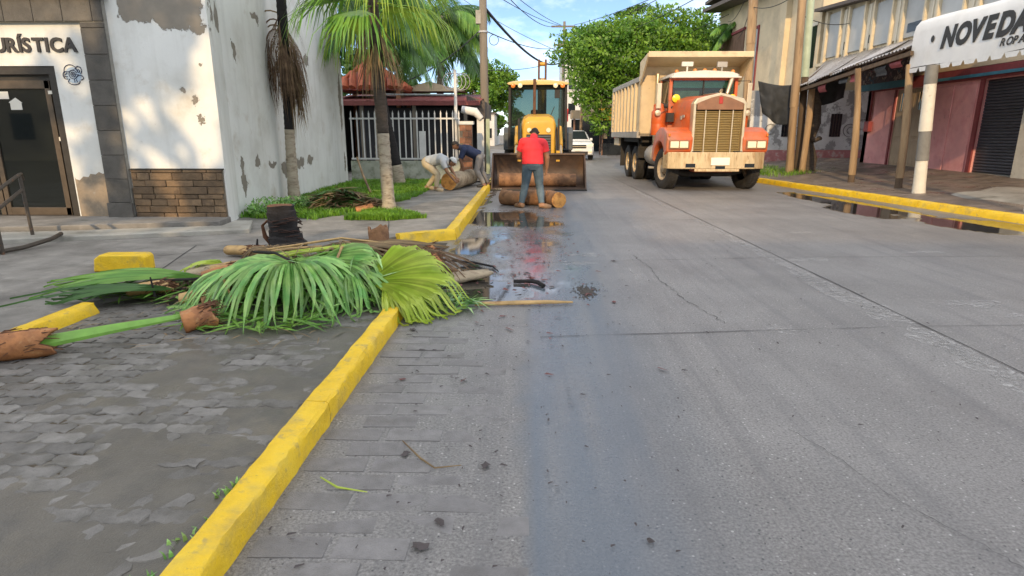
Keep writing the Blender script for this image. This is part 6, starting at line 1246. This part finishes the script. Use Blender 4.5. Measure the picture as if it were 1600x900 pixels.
def plate_fan(lab, hub, U, Vv, a0, a1, n, L_, mat, seed, pet=None, zmin=.03, tip=.35, pleat=.014):
    """fan leaf standing as a tilted pleated plate, straps hanging only at the rim"""
    r = random.Random(seed); hub = Vector(hub); U, Vv = Vector(U).normalized(), Vector(Vv).normalized(); nrm = U.cross(Vv).normalized(); m = MB(); K_ = 11; root = thing('palm_leaf', lab, 'palm leaf', hub); da = (a1-a0)/n
    for i in range(n):
        a = a0+da*(i+.5); Ls = L_*r.uniform(.92,1.08)*(.85+.15*math.sin((i+.5)/n*PI)); dv = U*math.cos(a)+Vv*math.sin(a); sv_ = -U*math.sin(a)+Vv*math.cos(a); hang = r.uniform(.5,1.4); vs = []; tw = r.uniform(-.3,.3)
        for k in range(K_+1):
            t = k/K_; e = max(0, t-.70)/.30; p = dv*Ls*(t-.10*e*e*hang)+nrm*(.10*math.sin(t*2.6)*L_)-Vector((0,0,tip*Ls*e**1.5*hang))+sv_*(tw*e*e*.12)
            if hub.z+p.z < zmin: p.z = zmin-hub.z+.01*r.random()
            hw_ = math.tan(da/2)*Ls*min(t,.70)*1.02*(1 if t < .70 else 1-e**1.8*.93); hw_ = max(hw_, .001); q = nrm*(pleat*min(1,t*3))*(1 if t < .72 else .5)
            vs += [p-sv_*hw_-q, p+q, p+sv_*hw_-q]
        m.add(vs, [f for k in range(K_) for f in ((3*k,3*k+1,3*k+4,3*k+3),(3*k+1,3*k+2,3*k+5,3*k+4))])
    m.build('blade', mat, root, fix=False)
    if pet: MB().tube([Vector(p)-hub for p in pet], [.012]+[.02]*(len(pet)-2)+[.026], 8, sq=.6).build('petiole', 'petiole_green', root, smooth=True)
    return root
plate_fan('yellow-green pleated fan leaf arching at the right end of the heap', (-1.40,5.12,.24), (1,-.10,-.12), (.10,.90,.30), -.75, 1.45, 40, .93, 'frond_yellow', 2, ((-1.40,5.12,.24),(-1.7,5.3,.34),(-2.2,5.6,.34)), tip=.42)
plate_fan('stiff green leaf half buried between the two large fan leaves', (-1.95,5.35,.36), (1,-.25,-.05), (.15,.9,.22), -.9, .9, 30, .80, 'frond_fresh', 31, tip=.5)
plate_fan('stiff leaf lying towards the left behind the big fan leaf', (-2.3,5.35,.32), (-1,.1,-.12), (0,.95,.12), -.5, 1.1, 28, .85, 'frond_green', 32, tip=.45, zmin=.11)
fan('palm_leaf', 'green fan leaf drooping over the kerb between the two large ones', (-1.62,5.22,.30), -1.0, 1.25, 36, .82, 'frond_fresh', .05, .8, .016, 3, .45, ((-1.62,5.22,.3),(-1.75,5.7,.3)), droop=1.5)
fan('palm_leaf', 'darker fan leaf tucked under the front of the heap', (-2.25,5.3,.26), -PI/2+.25, 1.5, 40, .98, 'frond_green', .02, .7, .016, 4, .4, droop=1.4)
fan('palm_leaf', 'shaded green leaf at the back of the heap below the stump', (-1.95,6.05,.32), PI/2-.9, 1.6, 34, .75, 'frond_green', .10, .7, .016, 5, .4, ((-1.95,6.05,.32),(-2.3,5.7,.3)), droop=1.4)
fan('palm_leaf', 'narrow green leaf lying flat and pointing to the left edge', (-2.95,5.35,.20), PI-.05, .34, 26, 1.75, 'frond_green', .08, .25, .022, 6, .25, ((-2.95,5.35,.2),(-2.6,5.4,.25)), zmin=.125, droop=1.0)
fan('palm_leaf', 'dark wilted leaf pointing left beneath the narrow one', (-3.1,5.05,.18), PI+.10, .30, 20, 1.45, 'frond_dark', .05, .2, .02, 7, .25, zmin=.12, droop=1.0)
fan('palm_leaf', 'small striped leaf with pale edges near the yellow block', (-3.0,5.75,.24), PI-.35, .5, 18, .55, 'frond_yellow', .06, .2, .014, 8, .4, zmin=.12, droop=1.0)
fan('palm_leaf', 'dry tan leaf lying across the top of the heap', (-2.2,6.3,.34), .15, .45, 22, 1.5, 'frond_dry', .06, .3, .014, 9, .3, ((-2.2,6.3,.34),(-2.9,6.2,.3)), 'petiole_tan', droop=.9)
fan('palm_leaf', 'dry brown leaf sagging towards the puddle at the right', (-1.5,6.4,.26), -.35, .5, 20, 1.1, 'frond_burnt', .05, .4, .016, 10, .3, droop=1.0)
fan('palm_leaf', 'lower yellow-green leaf fringe touching the wet road', (-1.25,5.0,.20), -.45, .9, 26, .78, 'frond_yellow', .03, .6, .016, 11, .45, zmin=.02, droop=1.2)
fan('palm_leaf', 'green leaf hanging at the left flank of the heap beside the husk', (-2.5,5.2,.30), PI+.75, .9, 30, .8, 'frond_fresh', .06, .8, .016, 12, .4, droop=1.5)
fan('palm_leaf', 'olive leaf behind the stump end of the heap', (-2.7,6.2,.30), PI/2+.5, 1.2, 24, .7, 'frond_dry', .06, .6, .014, 13, .3, droop=1.3)
# petioles, husks and boots
def stickthing(nm, lab, pts, rad, mat, cat, sq=1.0, n=8, jit=0, group=None):
    a = Vector(pts[0]); m = MB().tube([Vector(p)-a for p in pts], rad, n, sq=sq)
    if jit: m.jit(jit, 9, len(lab))
    return tag(m.build(nm, mat, smooth=True, loc=a), lab, cat, group)
def boot(lab, a, b, r0, r1, seed, mat='sheath_orange', flat=.6, cat='husk', band=True, open_=True):
    """leaf base: a scoop-shaped shell with fibre band"""
    a, b = Vector(a), Vector(b); d = (b-a); L_ = d.length; d.normalize(); side = d.cross(Vector((0,0,1))).normalized(); upv = side.cross(d); root = thing('palm_husk', lab, cat, a); m = MB(); nu, nw = 12, 14
    def fn(i, j):
        t = i/nu; a_ = -2.5+5.0*j/nw if open_ else 2*PI*j/nw; r = (r0+(r1-r0)*t)*(1+.20*noise.noise(Vector((t*2.5, math.sin(a_)*1.5, seed*1.7+math.cos(a_))))+.10*noise.noise(Vector((t*9, a_*3, seed)))); return d*L_*t*(1+.06*math.sin(a_*3+seed)+.025*math.sin(a_*7+seed))+side*r*math.sin(a_)+upv*r*flat*math.cos(a_)
    m.grid(nu, nw, fn); o = m.build('shell', mat, root, smooth=2, fix=False); md = o.modifiers.new('t', 'SOLIDIFY'); md.thickness = .018
    if band:
        mm = MB(); rr = random.Random(seed)
        for q in range(60):
            a_ = rr.uniform(0, 6.28); t = rr.uniform(.62,.98); r = (r0+(r1-r0)*t)*1.04; p = d*L_*t+side*r*math.sin(a_)+upv*r*flat*math.cos(a_); e = d*rr.uniform(.02,.09)+side*rr.uniform(-.03,.03)+upv*rr.uniform(-.02,.03); mm.tube([p-e, p+upv*.02, p+e*1.3], [.003,.007,.002], 5)
        o = mm.build('fibre_band', 'fibre_brown', root); tag(o, kind='stuff')
    return root
boot('large orange sawn leaf base lying on the paving at the left edge', (-3.80,3.50,.15), (-3.22,3.78,.14), .10, .085, 1, open_=False, flat=.85)
stickthing('palm_stalk', 'bright green leaf stalk joining the sawn base to the husk', [(-3.28,3.75,.14),(-2.95,4.0,.16),(-2.55,4.33,.17)], [.055,.042,.022], 'petiole_green', 'stalk', .55)
boot('curled brown husk in front of the green heap', (-2.60,4.28,.12), (-2.42,4.40,.15), .075, .09, 2, flat=.9)
boot('broad tan leaf base leaning on the heap near the yellow block', (-3.02,5.55,.20), (-2.62,5.72,.30), .085, .05, 3, 'petiole_tan', .7)
stickthing('palm_stalk', 'long yellowish stalk running from the tan base across the heap', [(-2.66,5.70,.30),(-2.3,5.85,.36),(-1.85,6.0,.40)], [.04,.032,.02], 'frond_yellow', 'stalk', .6)
boot('pale pinkish husk tip poking out on the left of the heap', (-3.0,4.95,.12), (-2.7,5.05,.16), .05, .085, 4, 'petiole_tan')
boot('mauve-grey smooth husk beside the yellow block', (-3.35,5.75,.16), (-3.0,5.75,.2), .06, .09, 5, 'bark_log_pale', band=False)
boot('dark hollow husk in the shade under the heap', (-2.75,4.85,.10), (-2.5,4.98,.14), .1, .11, 6, 'bark_log')
boot('tan sawn stem piece at the back beside the stump', (-3.55,6.95,.17), (-3.05,6.75,.2), .06, .07, 7, 'petiole_tan', open_=False)
boot('upright brown split stub at the back of the heap', (-1.62,6.55,.14), (-1.66,6.6,.50), .075, .10, 8, 'bark_log', .7, band=False)
boot('orange torn husk beside the puddle at the right end', (-1.32,6.6,.1), (-1.05,6.75,.2), .09, .12, 9, 'sheath_orange', .7)
boot('small orange husk scrap next to the upright stub', (-1.78,6.45,.15), (-1.62,6.45,.28), .06, .08, 10, 'sheath_orange')
boot('grey curved bark slab lying in the puddle edge', (-1.05,6.0,.02), (-.42,6.28,.06), .16, .08, 11, 'bark_log_pale', .25, band=False)
boot('flat brown husk at the foot of the orange one', (-1.2,6.25,.04), (-.8,6.4,.05), .09, .05, 12, 'bark_log', .3, band=False)
boot('orange husk lying on top of the left part of the heap', (-2.95,5.25,.24), (-2.62,5.42,.30), .06, .085, 13)
boot('split tan husk under the narrow leaf at the far left', (-3.55,5.1,.15), (-3.2,5.2,.18), .05, .075, 14, 'petiole_tan')
boot('rust-coloured husk behind the yellow-green leaf', (-1.15,6.05,.16), (-.95,6.2,.22), .06, .09, 15)
for k, (lab, p) in enumerate((('thin dark twig bent over the left part of the heap', ((-3.4,5.2,.22),(-2.95,5.1,.26),(-2.45,5.2,.3),(-2.1,5.3,.34))), ('dark bent twig crossing the big green leaf', ((-2.5,5.35,.46),(-2.2,5.1,.5),(-1.75,4.75,.42))), ('slender brown stick standing out on the left', ((-3.25,5.0,.12),(-3.27,5.0,.3))), ('dry looped stalk on the right part of the heap', ((-1.75,5.6,.46),(-1.7,5.4,.5),(-1.72,5.2,.36),(-1.85,5.0,.3))), ('pale dry stalk hanging between the leaves', ((-2.62,4.9,.34),(-2.5,4.75,.36),(-2.42,4.7,.2))), ('long tan stalk across the top of the heap', ((-2.7,6.1,.34),(-2.0,6.35,.42),(-1.2,6.5,.3))))):
    stickthing('palm_twig', lab, p, [.012]*(len(p)-1)+[.006], 'petiole_tan' if k in (3,4,5) else 'bark_burnt', 'twig')
# loose strips and litter in and around the heap
def litter(name, lab, mat, spots, seed, parentless=True, L=(.15,.5), w=.012, cat='litter', zb=.02):
    r = random.Random(seed); m = MB()
    for (cx, cy, rx, ry, zt_, n) in spots:
        for i in range(n):
            a = r.uniform(0,6.28); q = math.sqrt(r.random()); x, y = cx+rx*q*math.cos(a), cy+ry*q*math.sin(a); z = zb+(zt_*(1-q*q))*r.uniform(.5,1.05)+r.uniform(0,.02); d = r.uniform(0,6.28); l = r.uniform(*L)/2; dv = Vector((math.cos(d), math.sin(d), r.uniform(-.15,.15)))*l; sv_ = Vector((-math.sin(d), math.cos(d), r.uniform(-.5,.5)))*w*r.uniform(.5,1.3); c = Vector((x,y,z)); b = Vector((0,0,r.uniform(.0,.05)*l*4))
            if (c-dv).z < zb: dv.z = 0
            m.add([c-dv, c-dv*.3-sv_+b, c-dv*.3+sv_+b, c+dv*.4-sv_*.8+b*.8, c+dv*.4+sv_*.8+b*.8, c+dv], [(0,1,2),(1,3,4,2),(3,5,4)])
    o = m.build(name, mat, fix=False); return tag(o, lab, cat, kind='stuff')
litter('heap_filling', 'tangle of dry strips filling the heap', 'frond_burnt', [(-2.1,5.6,.9,.65,.22,420),(-1.5,5.9,.6,.6,.2,220),(-2.9,5.4,.6,.5,.10,200)], 1, zb=.07)
litter('heap_filling', 'green and dry strips along the back of the heap', 'frond_dry', [(-2.1,6.3,1.0,.45,.26,260),(-1.4,6.5,.5,.3,.14,120),(-2.9,6.0,.5,.4,.1,80)], 2, zb=.08)
litter('heap_filling', 'green scraps strewn about the heap', 'frond_green', [(-2.2,5.9,1.0,.7,.26,260),(-1.6,5.2,.6,.4,.14,120),(-3.3,5.3,.7,.35,.08,160),(-2.1,4.45,.6,.25,.01,90)], 3, zb=.075)
litter('heap_filling', 'fallen green strips along the wet road edge', 'frond_fresh', [(-.75,5.15,.35,.25,.04,70),(-.9,5.5,.3,.4,.12,60)], 4, zb=.012)
litter('heap_filling', 'loose green straps lying over the big fan leaves', 'frond_fresh', [(-2.1,4.9,.7,.4,.34,70),(-1.5,5.3,.5,.4,.34,50)], 14, L=(.3,.7), w=.010, zb=.08)
litter('heap_filling', 'torn tan fibres over the top of the heap', 'frond_dry', [(-1.9,5.75,.9,.4,.40,130),(-2.7,5.5,.5,.3,.22,70)], 15, L=(.2,.7), w=.007, zb=.1)
litter('bay_litter', 'thin dry fibres fallen on the paving before the heap', 'frond_dry', [(-2.2,4.2,.9,.35,.0,60),(-3.0,4.4,.5,.4,.0,40)], 16, L=(.05,.3), w=.004, zb=.062)
# dry heap on the verge
litter('dry_frond_heap', 'olive heap of wilted fronds on the verge by the white wall', 'frond_dry', [(-3.65,11.7,.6,.45,.34,420),(-3.0,11.5,.45,.3,.16,160)], 5, L=(.3,.9), w=.02, zb=.11)
litter('dry_frond_heap', 'greenish wilted strips over the verge heap', 'frond_dark', [(-3.65,11.65,.55,.4,.36,260),(-4.2,11.8,.3,.25,.12,70)], 6, L=(.3,.8), w=.02, zb=.12)
boot('pinkish husk scrap beside the foot of the lime palm', (-3.15,11.0,.14), (-2.85,11.1,.2), .08, .1, 21, 'sheath_orange')
stickthing('pole_stick', 'pale wooden pole leaning on the verge behind the dry heap', [(-3.80,14.6,.12),(-4.05,14.9,.55),(-4.25,15.2,.95)], [.03,.028,.022], 'timber', 'stick')
o = MB().add([(-.25,0,.0),(0,-.09,.05),(.3,-.03,.03),(.02,.1,.04)], [(0,1,3),(1,2,3)]).build('yellow_leaf', 'frond_yellow', loc=(-3.72,14.45,.16), fix=False); tag(o, 'single yellow leaf lying at the foot of the pale pole', 'leaf')
stickthing('iron_bar', 'dark rod lying across the pavement behind the stooping worker', [(-1.75,17.9,.13),(-1.1,18.1,.16)], .025, 'bark_burnt', 'rod')
# things lying on the road
stickthing('palm_stalk', 'long straight brown and green stalk lying across the road by the puddle', [(-.47,5.2,.02),(-.1,5.24,.025),(.2,5.28,.022),(.42,5.3,.018)], [.02,.024,.02,.01], 'petiole_tan', 'stalk', .6, jit=.004)
stickthing('black_pipe', 'short bent black pipe piece in the shallow puddle', [(-.14,6.08,.02),(.05,6.06,.025),(.11,6.0,.03),(.17,5.88,.02)], [.02,.022,.024,.022], 'bark_burnt', 'pipe', .8)
stickthing('palm_twig', 'long thin black twig reaching from the orange husk over the wet road', [(-1.0,7.0,.05),(-.65,6.98,.03),(-.4,6.8,.02),(-.32,6.55,.015)], [.012,.014,.012,.006], 'bark_burnt', 'twig')
stickthing('palm_twig', 'curved dry blade lying on the near road', [(-.62,2.72,.012),(-.50,2.55,.014),(-.42,2.47,.012),(-.30,2.50,.010)], [.003,.005,.004,.002], 'frond_dry', 'twig', .5, 6)
stickthing('palm_twig', 'short green-tipped blade lying by the yellow kerb', [(-.92,2.38,.012),(-.82,2.30,.014),(-.68,2.27,.012)], [.003,.005,.002], 'frond_yellow', 'twig', .5, 6)
M('leaf_dead', (.055,.045,.045), .7, .3, 12, .2); M('leaf_red', (.14,.05,.045), .7, .3, 12, .2)
rr = random.Random(5)
def leaf_bit(lab, x, y, s, mat='leaf_dead', seed=0, z=.011):
    r = random.Random(seed); n = 9; m = MB(); vs = [(0,0,.004+.08*s*r.random())]; s *= .72
    for i in range(n):
        a = 6.283*i/n; q = s*r.uniform(.45,1.1); vs.append((q*math.cos(a), q*.7*math.sin(a), .0+.3*s*abs(math.sin(a*1.5+seed))*r.random()*(i % 3 == 0)))
    o = m.add(vs, [(0,i+1,(i+1)%n+1) for i in range(n)]).build('dead_leaf', mat, loc=(x,y,z), rz=r.random()*6, fix=False); return tag(o, lab, 'leaf')
for k, (x, y, s, mt_, lab) in enumerate(((-.34,2.08,.045,'leaf_dead','curled dark leaf on the near road below the thin blade'),(-.40,1.93,.06,'leaf_dead','largest crumpled dark leaf near the bottom of the road'),(-.19,2.5,.05,'leaf_dead','dark leaf at the right tip of the curved blade'),(-.58,2.6,.05,'leaf_dead','flat dark leaf left of the curved blade'),(-.78,3.5,.04,'leaf_red','small reddish leaf close to the yellow kerb'),(.47,1.98,.03,'leaf_dead','small dark chip on the bluish-tinted wet lane'),(.80,5.35,.05,'leaf_red','small brown lump on the dry lane'),(.05,6.3,.10,'leaf_red','red-brown bark scrap in the shallow puddle'),(.0,6.5,.08,'leaf_dead','dark bark scrap behind the red-brown one'),(-.16,6.45,.07,'leaf_dead','upright dark scrap at the left of the bark scraps'),(.18,6.2,.07,'leaf_red','reddish splinter right of the bark scraps'),(1.05,7.2,.06,'leaf_dead','dark flake on the road above the crack'),(.25,5.9,.05,'leaf_dead','dark flake just beyond the bent pipe'),(-.9,4.5,.06,'leaf_dead','wet dark leaf where the kerb meets the heap'))):
    leaf_bit(lab, x, y, s, mt_, k)
m = MB(); 
for i in range(420):
    a, q = rr.random()*6.28, abs(rr.gauss(0,.5)); x, y = .58+.12*q*math.cos(a)*1.0, 5.75+.30*q*math.sin(a); s = rr.uniform(.004,.011); m.add([(x-s,y-s,.001),(x+s,y-s,.001),(x+s,y+s,.001),(x-s,y+s,.001),(x,y,.001+s*1.2)], [(0,1,4),(1,2,4),(2,3,4),(3,0,4)])
tag(m.build('gravel_patch', 'gravel_dark', fix=False), 'small scatter of dark grit on the road', 'grit', kind='stuff')
m = MB()
for i in range(620):
    y = 1.3+abs(rr.gauss(0,4.6)); x = rr.uniform(-1.0, 3.5) if rr.random() < .5 else rr.gauss(-.2,.55)
    if x < -1.0 or y > 14: continue
    s = rr.uniform(.0012,.0042)*(1+.12*y); a = rr.random()*6.28; l = s*rr.uniform(1,4); c_, s_ = math.cos(a), math.sin(a); z = .0125; m.add([(x-c_*l+s_*s,y-s_*l-c_*s,z),(x+c_*l+s_*s*.5,y+s_*l-c_*s*.5,z),(x+c_*l-s_*s,y+s_*l+c_*s,z),(x-c_*l*.6-s_*s,y-s_*l*.6+c_*s,z+.004)], [(0,1,2,3)])
tag(m.build('road_litter', 'leaf_dead', fix=False), 'fine dark plant crumbs scattered over the wet road', 'litter', kind='stuff')
m = MB()
for i in range(260):
    x, y = rr.gauss(.0,.35), rr.gauss(7.6,1.4); s = rr.uniform(.004,.012); a = rr.random()*6.28; l = s*rr.uniform(1,5); c_, s_ = math.cos(a), math.sin(a); z = .0125
    if x < -.95: continue
    m.add([(x-c_*l+s_*s,y-s_*l-c_*s,z),(x+c_*l+s_*s*.5,y+s_*l-c_*s*.5,z),(x+c_*l-s_*s,y+s_*l+c_*s,z),(x-c_*l*.6-s_*s,y-s_*l*.6+c_*s,z+.006)], [(0,1,2,3)])
tag(m.build('road_litter', 'leaf_red', fix=False), 'reddish bark crumbs strewn between the two left puddles', 'litter', kind='stuff')
# ================================================================ behind the viewer: unseen building and trees added to shade the near street
bb = thing('shade_building', 'tall unseen building added behind the viewer to shade the near street', 'building', (-10,-17,0))
MB().bx(-22,17.5,-10,0,-.1,9.6).build('wall', 'cream_wall', bb); MB().bx(-22.3,17.8,-10.3,.4,9.6,9.85).build('roof', 'roof_dark', bb)
for k in range(12):
    for r_ in range(3): w = MB().bx(-20.5+3.1*k,-19.2+3.1*k,.005,.05,1.2+r_*3,2.7+r_*3).build('window', 'window_dark', bb)
for k, (x, y, cz, rx, rz, lab) in enumerate(((-13.5,-10,9.3,3.8,3.0,'added shade tree behind the viewer on the far left'),(-8.2,-11,9.6,2.6,2.9,'added shade tree behind the viewer left of the road'),(-4.2,-12.5,9.2,2.3,2.4,'added shade tree behind the viewer at the kerb'),(-19,-11,9.0,4.0,3.4,'added shade tree at the far corner behind the viewer'))):
    tree('street_tree', lab, x, y, 5, rx, rx, rz, cz, 9, 46, .62, 60+k, 'leaf_tree', .3)  # unseen trees added to dapple and shade the near street
# repeats of a kind share a group
for nm, gr in {'kerb': 'yellow painted kerbs along the street', 'awning_post': 'round posts under the lettered awning', 'timber_post': 'rough timber posts of the zinc awning', 'utility_pole': 'utility poles along the street', 'overhead_wire': 'overhead wires across the street', 'palm_log': 'sawn palm logs', 'palm_leaf': 'cut fan palm leaves in the heap', 'palm_husk': 'palm husks and leaf bases from the cut tree', 'palm_twig': 'loose twigs and blades', 'palm_stalk': 'cut palm leaf stalks', 'dead_leaf': 'dead leaves and bark scraps on the road', 'street_tree': 'trees along the street', 'feather_palm': 'feathery palms behind the railing', 'far_building': 'buildings far down the street', 'tarpaulin': 'black sheets hung by the poles', 'person': 'people clearing the felled palm'}.items():
    for o in C.objects:
        if o.parent is None and o.name.split('.')[0] == nm and 'label' in o.keys(): o['group'] = gr
